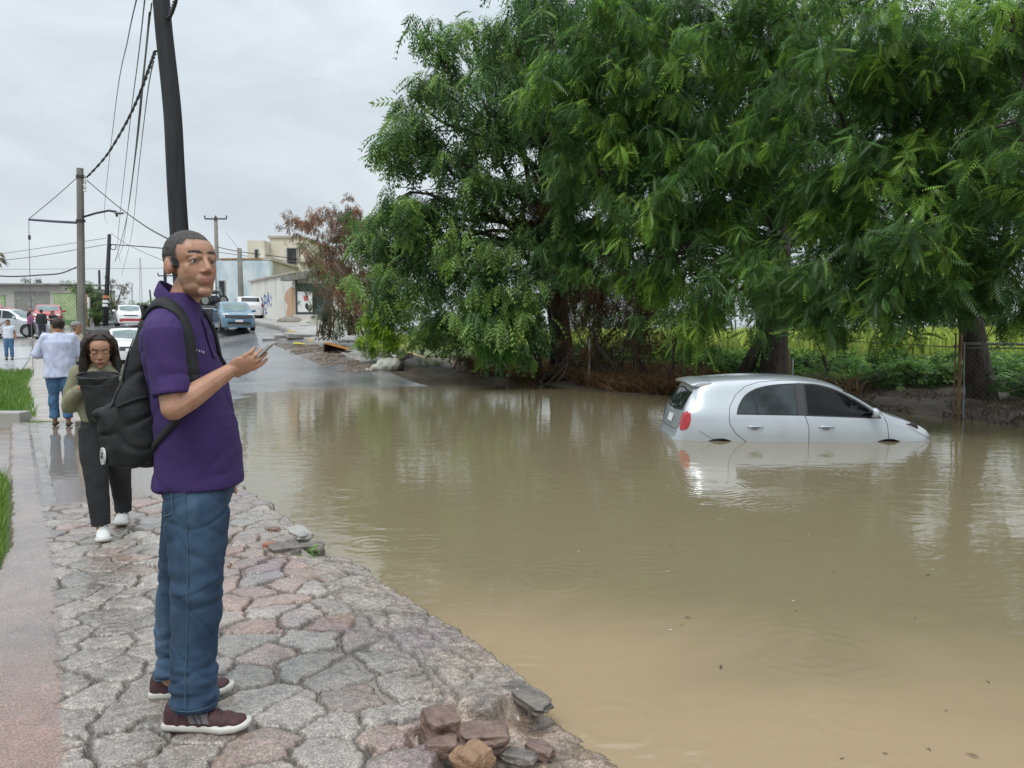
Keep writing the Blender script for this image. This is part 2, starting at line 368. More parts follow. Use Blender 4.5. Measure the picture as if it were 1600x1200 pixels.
    wetc = np.array([.24, .215, .19]) * (1 + n2[:, None] * .3); wb = (wet * (1 - band))[:, None]; c = c * (1 - wb) + wetc * wb
    sl = np.array([.20, .15, .115]) * (1 + n2[:, None] * .6); c = c * (1 - bv[:, None]) + sl * bv[:, None]
    c = np.clip(c, .01, .8)
    x = A0.x + UU.x * u + VV.x * v; y = A0.y + UU.y * u + VV.y * v
    me = mesh_np('stone_pavement', np.stack([x, y, z], -1), grid_faces(len(us), len(vs))); vcol(me, 'tint', c)
    return me
me = pave(-6.6, 7.3, .0135, -.3, 2.10, .0088)
M['pave'] = mat('imprinted_paving', (.7, .7, .7), .42, (1.35, 1.33, 1.3), 110, 4, attr='tint', bump=.6, bscale=140, contrast=(.42, .6), bdist=.006)
nn = M['pave'].node_tree; b_ = nn.nodes['Principled BSDF']; b_.inputs['Coat Weight'].default_value = .55; b_.inputs['Coat Roughness'].default_value = .16; b_.inputs['Coat IOR'].default_value = 1.38
x = nn.nodes.new('ShaderNodeTexNoise'); x.inputs['Scale'].default_value = 1.6; x.inputs['Detail'].default_value = 6
tcx = nn.nodes.new('ShaderNodeTexCoord'); nn.links.new(tcx.outputs['Object'], x.inputs[0])
rr = nn.nodes.new('ShaderNodeMapRange'); rr.inputs[1].default_value = .35; rr.inputs[2].default_value = .65; rr.inputs[3].default_value = .08; rr.inputs[4].default_value = .36
nn.links.new(x.outputs[0], rr.inputs[0]); nn.links.new(rr.outputs[0], b_.inputs['Roughness'])
tag(child('stone_pavement', me, M['pave']), kind='structure')

# ---- flood water
def water_mat(name, shallow, silt, bump=.12):
    m = bpy.data.materials.new(name); m.use_nodes = True; t = m.node_tree; n = t.nodes; l = t.links; b = n['Principled BSDF']
    b.inputs['Roughness'].default_value = .025; b.inputs['IOR'].default_value = 1.40; b.inputs['Specular IOR Level'].default_value = .5
    tcn = n.new('ShaderNodeTexCoord')
    x = n.new('ShaderNodeTexNoise'); x.inputs['Scale'].default_value = .33; x.inputs['Detail'].default_value = 4; x.inputs['Distortion'].default_value = .9; l.new(tcn.outputs['Object'], x.inputs[0])
    sp = n.new('ShaderNodeSeparateXYZ'); l.new(tcn.outputs['Object'], sp.inputs[0])
    # silt plume lies along the broken pavement
    ad = n.new('ShaderNodeMath'); ad.operation = 'MULTIPLY_ADD'; ad.inputs[1].default_value = -.16; ad.inputs[2].default_value = 1.12; l.new(sp.outputs[1], ad.inputs[0])
    ad2 = n.new('ShaderNodeMath'); ad2.operation = 'MULTIPLY_ADD'; ad2.inputs[1].default_value = -.03; l.new(sp.outputs[0], ad2.inputs[0]); l.new(ad.outputs[0], ad2.inputs[2])
    s2 = n.new('ShaderNodeMath'); s2.operation = 'ADD'; l.new(x.outputs[0], s2.inputs[0]); l.new(ad2.outputs[0], s2.inputs[1])
    r = n.new('ShaderNodeMapRange'); r.interpolation_type = 'SMOOTHSTEP'; r.inputs[1].default_value = .82; r.inputs[2].default_value = 1.12; l.new(s2.outputs[0], r.inputs[0])
    mi = n.new('ShaderNodeMix'); mi.data_type = 'RGBA'; mi.inputs[6].default_value = (*silt, 1); mi.inputs[7].default_value = (*shallow, 1); l.new(r.outputs[0], mi.inputs[0])
    l.new(mi.outputs[2], b.inputs['Base Color'])
    mp1 = n.new('ShaderNodeMapping'); mp1.inputs['Scale'].default_value = (.8, 1.5, 1); l.new(tcn.outputs['Object'], mp1.inputs[0])
    a1 = n.new('ShaderNodeTexNoise'); a1.inputs['Scale'].default_value = 3.2; a1.inputs['Detail'].default_value = 3; a1.inputs['Distortion'].default_value = .4; l.new(mp1.outputs[0], a1.inputs[0])
    a2 = n.new('ShaderNodeTexNoise'); a2.inputs['Scale'].default_value = 16; a2.inputs['Detail'].default_value = 2; l.new(mp1.outputs[0], a2.inputs[0])
    am = n.new('ShaderNodeMath'); am.operation = 'MULTIPLY_ADD'; am.inputs[1].default_value = .12; l.new(a2.outputs[0], am.inputs[0]); l.new(a1.outputs[0], am.inputs[2])
    bp = n.new('ShaderNodeBump'); bp.inputs['Strength'].default_value = bump; bp.inputs['Distance'].default_value = .06; l.new(am.outputs[0], bp.inputs['Height']); l.new(bp.outputs[0], b.inputs['Normal'])
    return m
M['water'] = water_mat('muddy_water', (.320, .242, .152), (.195, .165, .100), .085)
xs = np.concatenate([np.linspace(-200, -16, 8), np.linspace(-15, -3.3, 12), np.arange(-3.0, 7.0, .028), np.linspace(7.3, 30, 20), np.linspace(35, 200, 6)])
ys = np.concatenate([np.linspace(-60, 1.0, 6), np.arange(1.3, 9.5, .028), np.linspace(9.8, 30, 40)])
X, Y = np.meshgrid(xs, ys, indexing='ij'); Z = np.zeros_like(X)
rings = [(580, 850, .25), (660, 850, .3), (700, 760, .2), (860, 905, .35), (820, 1060, .28), (1250, 1010, .42), (1310, 1020, .35), (1100, 760, .5), (1350, 740, .4), (1010, 880, .3), (1480, 905, .3), (960, 1130, .25), (1330, 1120, .2), (640, 830, .2), (760, 800, .3), (540, 770, .3), (905, 870, .25), (1570, 760, .4), (1200, 790, .35), (1420, 860, .25), (620, 900, .2), (740, 880, .2)]
for px, py, rr_ in rings:
    p = P(px, py, 5); d = p - Vector((0, 0, CZ)); q = Vector((0, 0, CZ)) + d * (CZ / -d.z)
    dist = np.sqrt((X - q.x) ** 2 + (Y - q.y) ** 2)
    Z += .0020 * np.cos((dist - rr_ * .6) * 2 * math.pi / .085) * np.exp(-((dist - rr_ * .6) / (rr_ * .35)) ** 2)
me = mesh_np('water', np.stack([X, Y, Z], -1).reshape(-1, 3), grid_faces(*X.shape))
tag(child('water', me, M['water']), kind='structure')
# rain water standing on the pavement and in its joints
M['puddle'] = water_mat('puddle_water', (.20, .17, .14), (.20, .17, .14), bump=.05)
V = []; us = np.arange(-4.55, 7.25, .1)
for u in us:
    for v in (.16, .6, 1.0, 1.48): 
        px_, py_ = uv2xy(u, v); V.append((px_, py_, .1035 + (.008 if u > .1 else 0)))
tag(child('puddle', mesh_np('puddle', V, grid_faces(len(us), 4)), M['puddle']), kind='structure')

# ---- grass (uncountable)
def blades(name, pts, h, wd, mats, lean=.5, cols=((.10, .20, .03), (.22, .34, .06)), kind='stuff', parent=None):
    n = len(pts); pts = np.asarray(pts); a = rng.random(n) * 2 * math.pi; hh = h * (.5 + rng.random(n)); dx = np.cos(a); dy = np.sin(a)
    le = lean * hh * rng.random(n); a2 = rng.random(n) * 6.28; wx = np.cos(a2) * wd; wy = np.sin(a2) * wd
    z0 = np.zeros(n)
    def pt(f, k, s): return np.stack([pts[:, 0] + dx * le * f + wx * s, pts[:, 1] + dy * le * f + wy * s, pts[:, 2] + hh * k + z0], -1)
    V = np.stack([pt(0, 0, -1), pt(0, 0, 1), pt(.35, .6, .7), pt(.35, .6, -.7), pt(1, .95, .05), pt(1, .95, -.05)], 1).reshape(-1, 3)
    b = np.arange(n)[:, None] * 6; Fq = np.concatenate([b + [0, 1, 2, 3], b + [3, 2, 4, 5]])
    me = mesh_np(name, V, Fq); t = rng.random((n, 1)); c = np.array(cols[0]) * (1 - t) + np.array(cols[1]) * t; vcol(me, 'tint', np.repeat(c, 6, 0))
    o = child(name, me, M['leaf'], parent)
    if kind: tag(o, kind=kind)
    return o
def scatter(n, x0, x1, y0, y1, cond):
    out = []
    while len(out) < n:
        x = rng.uniform(x0, x1, n * 2); y = rng.uniform(y0, y1, n * 2); m = cond(x, y); out += list(zip(x[m], y[m]))
        if not m.any(): break
    out = np.array(out[:n]); return np.column_stack([out, zg(out[:, 0], out[:, 1])])
nf = lambda x, y, f, th: np.array([noise.noise(Vector((a * f, b * f, 1))) for a, b in zip(x, y)]) > th
g1 = scatter(17000, -6.5, -1.2, 2.0, 7.75, lambda x, y: ((x - A0.x) * VV.x + (y - A0.y) * VV.y > 1.84 + .15 * np.clip((-((x - A0.x) * UU.x + (y - A0.y) * UU.y) - 1.0) / 1.5, 0, 1)) & (x > xl(y) - 4.2))
tag(blades('lawn', g1, .13, .004, None, .9), 'bright green grass verge beside the near left edge of the pavement', 'grass', kind='stuff')
g2 = scatter(24000, -22, -7.9, 12.7, 25, lambda x, y: (x < xl(y) - 1.75) & (x > xl(y) - 9))
tag(blades('lawn', g2, .16, .011, None, .9, ((.09, .19, .03), (.2, .33, .07))), 'green lawn beyond the flooded channel at the left', 'grass', kind='stuff')
# ================================================================ TREES AND PLANTS
def leaf_template(npair, L, lw, ll, droop, fold=.25, npts=1):
    """pinnate frond along +x, drooping in -z; leaflets as slim four-point blades"""
    V = []; 
    def rach(t): return Vector((L * t * (1 - .12 * droop * t), 0, -droop * L * t * t * .55))
    for i in range(npair):
        t = .16 + .84 * (i / max(npair - 1, 1)) ** .95; p = rach(t); k = math.sin(math.pi * (.18 + .72 * (i / npair))) 
        for s in (-1, 1):
            d = Vector((.55, s * .85, -.18 - fold)).normalized(); l_ = ll * k; pr = Vector((.85, -s * .5, 0)).normalized() * lw * k
            b = p; m = p + d * l_ * .45; e = p + d * l_ + Vector((0, 0, -.15 * l_))
            V += [b, m + pr * .5, e, m - pr * .5]
    p = rach(1.0); V += [p, p + Vector((ll * .4, lw * .5, -.02 * L)), p + Vector((ll * .9, 0, -.06 * L)), p + Vector((ll * .4, -lw * .5, -.02 * L))]
    # the rachis itself
    a, b, c = rach(0), rach(.5), rach(1); w_ = .0028
    V += [a + Vector((0, w_, 0)), a - Vector((0, w_, 0)), b - Vector((0, w_, 0)), b + Vector((0, w_, 0)), b + Vector((0, w_, 0)), b - Vector((0, w_, 0)), c - Vector((0, w_, 0)), c + Vector((0, w_, 0))]
    return np.array([tuple(v) for v in V], np.float32)
def rotmats(yaw, pitch, roll):
    cy, sy, cp, sp, cr_, sr = np.cos(yaw), np.sin(yaw), np.cos(pitch), np.sin(pitch), np.cos(roll), np.sin(roll); z = np.zeros_like(yaw); o = z + 1
    Rz = np.stack([cy, -sy, z, sy, cy, z, z, z, o], -1).reshape(-1, 3, 3); Ry = np.stack([cp, z, -sp, z, o, z, sp, z, cp], -1).reshape(-1, 3, 3)
    Rx = np.stack([o, z, z, z, cr_, -sr, z, sr, cr_], -1).reshape(-1, 3, 3); return Rz @ Ry @ Rx
def fronds(origins, yaw, pitch, roll, scale, tint, templ):
    """returns verts, faces, colours of all fronds"""
    Vs = []; Cs = []; which = rng.integers(0, len(templ), len(origins))
    for k, T in enumerate(templ):
        m = which == k
        if not m.any(): continue
        Rm = rotmats(yaw[m], pitch[m], roll[m]); V = np.einsum('nij,kj->nki', Rm, T) * scale[m][:, None, None] + origins[m][:, None, :]
        Vs.append(V.reshape(-1, 3)); Cs.append(np.repeat(tint[m], len(T), 0))
    V = np.concatenate(Vs); C = np.concatenate(Cs); return V, np.arange(len(V)).reshape(-1, 4), C
T_near = [leaf_template(9, .36, .026, .100, d) for d in (.5, .9, 1.3)]
T_mid = [leaf_template(8, .40, .034, .115, d, .35) for d in (.8, 1.2, 1.7)]
T_far = [leaf_template(6, .5, .06, .17, d, .4) for d in (1.0, 1.5, 2.0)]
def sprays(blobs, per_m2, nfr, templ, dark, light, plight=.16, scale=1.0, inner=.55, tips=None, jit=.35):
    O = []; Yw = []; Pt = []; Ro = []; Sc = []; Ti = []; tipsout = []
    for c, r in blobs:
        area = 4 * math.pi * (((r[0] * r[1]) ** 1.6 + (r[0] * r[2]) ** 1.6 + (r[1] * r[2]) ** 1.6) / 3) ** (1 / 1.6)
        n = max(5, int(area * per_m2))
        d = rng.normal(size=(n, 3)); d /= np.linalg.norm(d, axis=1)[:, None]
        rad = inner + (1 - inner) * rng.random(n) ** .6; rad *= 1 + .22 * np.sin(d[:, 0] * 5 + c[0] * 3) * np.sin(d[:, 2] * 6 + c[2] * 2) + rng.normal(size=n) * .07
        pos = np.array(c) + d * np.array(r) * rad[:, None]
        nc = max(3, n // 4); ci = rng.integers(0, nc, n); cpos = pos[:nc][ci]; cd = d[:nc][ci]; m_ = np.arange(n) >= nc
        sp_ = .34 * scale * min(1.0, max(r) / 1.2); newp = cpos + rng.normal(size=(n, 3)) * np.array([sp_, sp_, sp_ * .55]) + cd * rng.normal(size=(n, 1)) * sp_ * .5
        pos = np.where(m_[:, None], newp, pos); d = np.where(m_[:, None], cd, d); cshade = .72 + .55 * rng.random(nc); clt = rng.random(nc) < plight * .8
        keep = pos[:, 2] > .25; ci = ci[keep]; pos = pos[keep]; d = d[keep]; rad = rad[keep]
        for p, dd, ra, cj in zip(pos, d, rad, ci):
            k = rng.integers(int(nfr * .7), int(nfr * 1.3) + 1); out_yaw = math.atan2(dd[1], dd[0])
            yw = rng.random(k) * 6.28; yw = np.where(rng.random(k) < .45, out_yaw + rng.normal(size=k) * .8, yw)
            O.append(np.repeat(p[None], k, 0) + rng.normal(size=(k, 3)) * .07 * scale); Yw.append(yw); Pt.append(R(18) - rng.random(k) * R(75) * (1 if dd[2] < .6 else .7)); Ro.append(rng.normal(size=k) * .35)
            s = scale * (.75 + .4 * rng.random()); Sc.append(s * (.8 + .35 * rng.random(k)))
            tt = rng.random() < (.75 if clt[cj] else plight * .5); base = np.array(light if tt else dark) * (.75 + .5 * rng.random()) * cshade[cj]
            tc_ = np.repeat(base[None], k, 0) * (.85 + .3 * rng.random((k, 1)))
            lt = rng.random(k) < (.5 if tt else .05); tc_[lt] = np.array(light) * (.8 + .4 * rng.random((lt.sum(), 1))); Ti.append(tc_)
            if ra > .8: tipsout.append(p)
    return fronds(np.concatenate(O), np.concatenate(Yw), np.concatenate(Pt), np.concatenate(Ro), np.concatenate(Sc), np.concatenate(Ti), templ) + (tipsout,)
def limb(mb, p0, p1, r0, r1, wob=.15, n=7, seg=9):
    p0, p1 = Vector(p0), Vector(p1); L = (p1 - p0).length; pts = []; rad = []
    o = random.random() * 50
    for i in range(seg + 1):
        t = i / seg; q = p0.lerp(p1, t) + Vector((noise.noise(Vector((t * 2.5, o, 0))), noise.noise(Vector((t * 2.5, o, 5))), .6 * noise.noise(Vector((t * 2.5, o, 9))) )) * wob * L * math.sin(math.pi * t) * 1.3
        q.z += .06 * L * math.sin(math.pi * t); pts.append(q); rad.append(lerp(r0, r1, t ** .8))
    mb.tube(pts, rad, n); return pts
M['stipe'] = M['twig']
def B(px, py, Y, rx, ry, rd=None):
    c = P(px, py, Y); s = Y / F; return (tuple(c), (rx * s, (rd or (rx + ry) / 2 * s), ry * s))
def tree(name, base, blobs, label, cat, trunk_r, trunk_to, templ, per, nfr, dark, light, plight=.16, scale=1.0, inner=.55, extra=(), group='big leafy trees along the flooded road', limbs_r=.3, tw=1):
    root = empty(name, base, 0, label, cat, group); base = Vector(base); off = np.array(base)
    V, Fc, C, tips = sprays(blobs, per, nfr, templ, dark, light, plight, scale, inner)
    me = mesh_np('crown', V - off, Fc); vcol(me, 'tint', C); child('crown', me, M['leaf'], root)
    mb = MB(); top = Vector(trunk_to); L = [Vector((0, 0, -.5)), Vector((0, 0, 0)), Vector((0, 0, .25))]
    tp = []; rr = []
    for i in range(10):
        t = i / 9; q = Vector((0, 0, -.4)).lerp(top - base, t); q += Vector((noise.noise(Vector((t * 2, base.x, 0))), noise.noise(Vector((t * 2, base.y, 3))), 0)) * .25 * math.sin(math.pi * t)
        tp.append(q); rr.append(trunk_r * (1.25 if i == 0 else (1.08 if i == 1 else 1 - .35 * t)))
    mb.tube(tp, rr, 14)
    for e in extra: mb.tube([Vector(q) - base for q in e[0]], e[1], 9)
    mb.build('trunk', M['bark'], root, True)
    br = MB()
    for c, r in blobs:
        st = tp[random.choice((6, 7, 8, 9))]; pts = limb(br, st, Vector(c) - base, trunk_r * limbs_r * random.uniform(.8, 1.3), trunk_r * .1, .16, 7)
        near = [t for t in tips if all(abs(t[k] - c[k]) < r[k] * 1.2 for k in range(3))]
        random.shuffle(near)
        for t in near[:int(7 * tw)]: limb(br, pts[random.choice((5, 6, 7, 8, 9))], Vector(t) - base, trunk_r * .09, .008, .2, 4, 6)
    br.build('branches', M['bark'], root, True)
    return root
DK = (.072, .158, .040); LT = (.24, .41, .07)
# left tree, farther off, with the drooping outline against the sky
tree('chinaberry_tree', (1.75, 24.2, .05), [B(700, 85, 23, 45, 55), B(655, 165, 22.5, 50, 55), B(628, 200, 22, 45, 35), B(605, 230, 22, 40, 30), B(640, 300, 22, 55, 45), B(592, 395, 22.5, 40, 32), B(760, 170, 23.5, 85, 85), B(720, 250, 22.5, 75, 60),
    B(700, 355, 22, 95, 60), B(820, 90, 24, 75, 70), B(770, 60, 24, 45, 45), B(620, 430, 22, 65, 38), B(740, 450, 21.5, 95, 55), B(800, 500, 21, 62, 50), B(720, 505, 23.5, 60, 42), B(880, 200, 23.5, 90, 90), B(850, 340, 22.8, 80, 70), B(790, 400, 21.6, 70, 40), B(860, 30, 24.5, 70, 80), B(620, 350, 23.5, 60, 40), B(575, 345, 22.6, 22, 18)],
    'wide drooping green tree, leftmost of the big trees, its outline against the sky', 'tree', .33, P(868, 330, 24.0), T_far, 3.6, 8, (.085, .170, .056), (.23, .37, .10), .30, 1.0, .5,
    extra=[([P(845, 600, 24.6), P(840, 560, 24.6), P(815, 505, 24.4)], [.12, .1, .07]), ([P(862, 600, 24.4), P(866, 540, 24.4), P(858, 470, 24.4)], [.14, .12, .1]), ([P(830, 600, 24.8), P(826, 565, 24.8), P(838, 500, 24.8)], [.07, .06, .05])])
tree('chinaberry_tree', (7.0, 20.2, .42), [B(960, 90, 18.5, 110, 110), B(1060, 190, 17.5, 110, 100), B(930, 270, 19, 80, 80), B(1010, 20, 19, 110, 90), B(1040, 330, 17, 95, 70), B(1120, 420, 16.5, 100, 60), B(1090, 490, 16, 70, 40), B(1180, 60, 17, 120, 100), B(1010, 400, 18.5, 60, 50), B(1200, 300, 17.5, 110, 80), B(1200, 475, 16.5, 60, 38), B(900, 130, 20, 80, 80), B(955, 330, 19.5, 60, 60), B(930, 400, 19.5, 50, 40), B(980, 190, 20.5, 100, 80), B(1140, 250, 16.5, 70, 60)],
    'large dark green tree with forked trunk standing behind the flooded silver car', 'tree', .36, P(1220, 330, 20), T_mid, 4.8, 10, DK, LT, .24, 1.0, .5,
    extra=[([P(1160, 590, 20.4), P(1180, 548, 20.3), P(1200, 495, 20.2)], [.2, .15, .12])])
tree('chinaberry_tree', (9.65, 15.3, .1), [B(1290, 130, 14, 130, 110), B(1400, 50, 12.5, 130, 90), B(1310, 400, 13.2, 120, 65), B(1400, 440, 12, 110, 62), B(1340, 490, 13, 80, 38), B(1250, 445, 14, 80, 50), B(1430, 330, 12.5, 110, 80), B(1490, 440, 11.8, 90, 55), B(1350, 250, 13.5, 100, 70), B(1560, 260, 12, 120, 90), B(1540, 380, 12, 100, 70), B(1240, 20, 15, 100, 80), B(1570, 100, 12.5, 110, 90), B(1470, 170, 14, 100, 80), B(1420, 385, 11.2, 60, 40)],
    'nearest big tree hanging low over the car bonnet, trunk right of the rusty gate post', 'tree', .27, P(1500, 280, 15.0), T_near, 6.4, 10, DK, LT, .24, 1.0, .5)
tree('chinaberry_tree', (10.3, 13.1, .05), [B(1620, 350, 10.5, 90, 80), B(1600, 480, 12, 60, 40), B(1700, 200, 11, 120, 110), B(1640, 60, 11, 90, 80), B(1720, 400, 12, 100, 90), B(1590, 190, 9.8, 55, 50), B(1580, 20, 10, 60, 45)],
    'dark leaning tree at the right edge whose trunk slants outwards', 'tree', .3, P(1700, 380, 12.5), T_near, 6.4, 10, DK, LT, .24, .95, .5)
tree('chinaberry_tree', (4.5, 30, .5), [B(900, 40, 30, 120, 90), B(1000, 150, 29, 140, 120), B(950, 330, 29, 120, 100), B(1100, 60, 28, 130, 110), B(1150, 250, 28, 120, 110), B(1060, 420, 28, 110, 60), B(1250, 380, 27, 120, 90), B(1300, 150, 27, 150, 130), B(1450, 300, 26, 150, 120), B(1500, 80, 26, 150, 120), B(870, 430, 29, 60, 50), B(1600, 400, 26, 110, 80), B(1400, 445, 25, 100, 45)],
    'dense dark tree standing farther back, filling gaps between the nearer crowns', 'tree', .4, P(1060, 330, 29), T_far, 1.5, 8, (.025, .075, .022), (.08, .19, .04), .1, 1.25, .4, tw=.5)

# ---- dry brown vines and shrubs in the middle
def bush(name, base, blobs, label, cat, templ, per, nfr, dark, light, pl=.3, scale=.8, stems=8, sr=.02, smat='twig', inner=.2, group=None, spread=.4):
    root = empty(name, base, 0, label, cat, group); off = np.array(base)
    V, Fc, C, tips = sprays(blobs, per, nfr, templ, dark, light, pl, scale, inner); me = mesh_np('foliage', V - off, Fc); vcol(me, 'tint', C); child('foliage', me, M['leaf'], root)
    if stems:
        mb = MB()
        for k in range(stems):
            c, r = random.choice(blobs); e = Vector(c) + Vector([random.uniform(-.8, .8) * q for q in r]) - Vector(base)
            s = Vector((random.uniform(-spread, spread), random.uniform(-spread, spread), -.1)); limb(mb, s, e, sr, sr * .25, .15, 5, 8)
        mb.build('stems', M[smat], root, True)
    return root
BR = (.105, .062, .028); BR2 = (.19, .11, .05)
T_dry = [leaf_template(5, .4, .022, .13, d, .7) for d in (1.4, 2.0)]
bush('dead_shrub', P(900, 590, 22.3), [B(900, 440, 22.6, 75, 70), B(950, 490, 22, 70, 45), B(1000, 470, 21, 55, 50), B(860, 330, 23, 55, 60), B(1020, 520, 20.5, 55, 28), B(930, 530, 21.5, 50, 22)],
     'brown withered shrub tangled below the crowns between the two forked trunks', 'dead shrub', T_dry, 4.5, 9, BR, BR2, .3, .9, 26, .03, 'bark', spread=1.2)
bush('dead_shrub', P(850, 250, 24.5), [B(800, 320, 24.6, 60, 60), B(870, 200, 24.6, 60, 50)], 'brown dead twigs showing high up inside the leftmost big tree', 'dead twigs', T_dry, 2.5, 9, (.16, .10, .06), (.26, .17, .1), .3, .9, 14, .03, 'bark')
# reddish seed-pod tree by the wall
T_pod = [leaf_template(4, .30, .05, .10, d, .7) for d in (1.0, 1.8)]
bush('seed_pod_tree', P(520, 520, 31.5), [B(480, 345, 32, 42, 28), B(520, 345, 31, 50, 34), B(560, 340, 30.5, 30, 30), B(530, 400, 31, 60, 45), B(560, 450, 30.5, 50, 45), B(500, 395, 32, 38, 30), B(540, 360, 30, 45, 35)],
     'reddish brown tree with dry seed pods beside the white wall', 'tree', T_pod, 8, 8, (.16, .095, .05), (.34, .17, .10), .45, .62, 22, .025, 'twig', inner=.1, spread=.7)
bush('feathery_tree', P(560, 520, 30.5), [B(580, 345, 30, 34, 30), B(600, 390, 29.5, 40, 35), B(515, 420, 31.5, 34, 45), B(555, 370, 31, 30, 30)], 'pale green thin feathery tree behind the seed pod tree', 'tree', T_mid, 3.2, 7, (.10, .15, .045), (.16, .22, .07), .4, .8, 14, .03)
# the straw-coloured dead brush leaning over the path
root = empty('dry_brush', P(530, 520, 30), 0, 'leaning orange brown dead brush over the pavement edge', 'dead brush'); mb = MB(); o = Vector(root.location)
for k in range(170):
    a = P(random.uniform(535, 590), random.uniform(480, 510), random.uniform(29.5, 31)); t = random.random(); e = P(lerp(470, 560, t) + random.gauss(0, 15), random.uniform(370, 460), random.uniform(29, 31.5)); m_ = a.lerp(e, .5) + Vector((random.gauss(0, .1), 0, random.uniform(0, .25)))
    mb.tube([a - o, m_ - o, e - o], [.010, .008, .004], 3)
M['straw'] = mat('dead_straw', (.16, .09, .05), .9, (.30, .19, .11), 2.5); mb.build('stalks', M['straw'], root)
# shrubs along the pavement
T_bush = [leaf_template(4, .26, .05, .09, d, .1) for d in (.2, .6, 1)]
bush('green_bush', P(505, 528, 31.5), [B(505, 500, 31.5, 24, 28), B(525, 505, 31, 26, 24), B(560, 500, 30, 30, 28), B(500, 455, 32.5, 15, 40)], 'dark dull green bush beside the shop steps', 'bush', T_bush, 4.5, 8, (.05, .085, .03), (.09, .13, .04), .2, .8, 8)
bush('lime_bush', P(600, 545, 27.3), [B(598, 500, 26.6, 34, 36), B(578, 528, 27.0, 22, 24), B(620, 532, 26.3, 34, 24), B(625, 480, 26.6, 32, 32), B(606, 468, 26.8, 22, 20)], 'lime green bright bush at the edge of the path behind the white sack', 'bush', T_bush, 20, 10, (.14, .27, .02), (.30, .46, .04), .5, .70, 8, group=None)
bush('lime_bush', P(680, 555, 25.8), [B(665, 525, 25.8, 30, 30), B(700, 540, 25.6, 30, 26), B(735, 520, 25.6, 26, 30)], 'yellow green bush half hidden below the drooping left tree', 'bush', T_bush, 12, 10, (.10, .21, .02), (.26, .42, .04), .4, .75, 8)
bush('hanging_branch', P(790, 560, 21.5), [B(775, 545, 21.3, 42, 24), B(760, 480, 21.3, 30, 30), B(795, 520, 21, 38, 34)], 'bright green low branch drooping almost to the water at the left tree', 'branch', T_mid, 5, 9, (.07, .19, .035), (.17, .36, .06), .45, .9, 6)
bush('dead_shrub', P(722, 572, 24.6), [B(722, 545, 24.6, 14, 24), B(735, 562, 24.4, 30, 10)], 'rusty brown dead shrub at the water below the left tree', 'dead shrub', T_dry, 9, 8, (.12, .06, .03), (.22, .12, .06), .3, .7, 6)
# weedy bank under the trees
def bank(name, n, xr, yr, cond, h, wd, cols, lean, label, cat):
    g = scatter(n, xr[0], xr[1], yr[0], yr[1], cond); g[:, 2] = np.maximum(g[:, 2], -.02); tag(blades(name, g, h, wd, None, lean, cols), label, cat, kind='stuff')
SH = lambda x: np.interp(x, shx, shy)
bank('dry_grass', 9000, (-1.5, 8), (17, 32), lambda x, y: (y > SH(x) - .1) & (y < SH(x) + 4.5) & nf(x, y, .9, .0), .38, .018, ((.09, .055, .03), (.32, .20, .09)), 3.2, 'matted brown dead grass on the muddy bank', 'dead grass')
T_weed = [leaf_template(3, .22, .07, .10, d, -.2) for d in (-.2, .3)]
g = scatter(420, 0, 18, 14, 34, lambda x, y: (y > SH(x) + 3.8) & (y < SH(x) + 13)); V, Fc, C, _ = sprays([((x, y, z + .30), (.42, .42, .20)) for x, y, z in g], 9, 7, T_weed, (.075, .17, .035), (.19, .36, .07), .35, 1.0, .3)
me = mesh_np('ground_cover', V, Fc); vcol(me, 'tint', C); tag(child('ground_cover', me, M['leaf']), 'leafy green weeds on the ground behind the trees', 'weeds', kind='stuff')
bank('mud_debris', 5000, (3.5, 13), (9, 22), lambda x, y: (y > SH(x) - .1) & (y < SH(x) + 4) & nf(x, y, 1.3, -.1), .10, .014, ((.05, .035, .025), (.20, .15, .10)), 4.5, 'dead leaves and sticks strewn on the dark mud behind the car', 'leaf litter')
bank('meadow', 16000, (-2, 60), (30, 75), lambda x, y: (y > SH(x) + 11) & (x > xk(y) + 6), .8, .07, ((.20, .30, .05), (.50, .56, .13)), .7, 'sunlit yellow green meadow beyond the trees', 'meadow grass')  # sunlight on the far grass put into the bright yellowish blade colours
# far wood line behind the meadow so the crowns close
def mass(name, label, blobs, templ, per, nfr, dk, lt, sc):
    V, Fc, C, _ = sprays(blobs, per, nfr, templ, dk, lt, .3, sc, .4); me = mesh_np(name, V, Fc); vcol(me, 'tint', C); tag(child(name, me, M['leaf']), label, 'woods', kind='stuff')
mass('far_woods', 'far line of woods closing the meadow', [((x_, 82 + random.uniform(-4, 4), 4.5), (6, 4, random.uniform(4, 6))) for x_ in range(-14, 80, 8)], T_far, .18, 8, (.05, .11, .04), (.12, .2, .06), 3.2)
# young saplings and stakes on the bank
for i, (px, py, qx, qy, Y, r_) in enumerate([(1018, 590, 985, 540, 20.4, .05), (1045, 588, 1058, 520, 20, .05), (1003, 585, 1015, 530, 20.3, .03), (1285, 585, 1297, 530, 19.5, .05), (968, 575, 925, 520, 21, .06), (990, 578, 1000, 530, 21.3, .04)]):
    a = P(px, py, Y); a.z = max(zg1(a.x, a.y) - .05, a.z - .3); b = P(qx, qy, Y); root = empty('sapling', a, 0, ['thin dark sapling leaning left on the bank behind the car roof', 'dark sapling leaning right beside the leftward one', 'thinnest upright sapling between the leaning ones', 'lone sapling right of the forked trunk', 'slanting stem left of the sapling group by the water', 'short stem next to the slanting one'][i], 'sapling', 'saplings on the bank')
    mb = MB(); tops = [b - a]; limb(mb, (0, 0, 0), b - a, r_, r_ * .6, .1, 7)
    for k in range(4): limb(mb, (b - a) * random.uniform(.4, .9), (b - a) + Vector((random.uniform(-.6, .6), random.uniform(-.3, .3), random.uniform(.4, 1))), r_ * .45, .008, .15, 5)
    mb.build('stem', M['bark'], root, True)
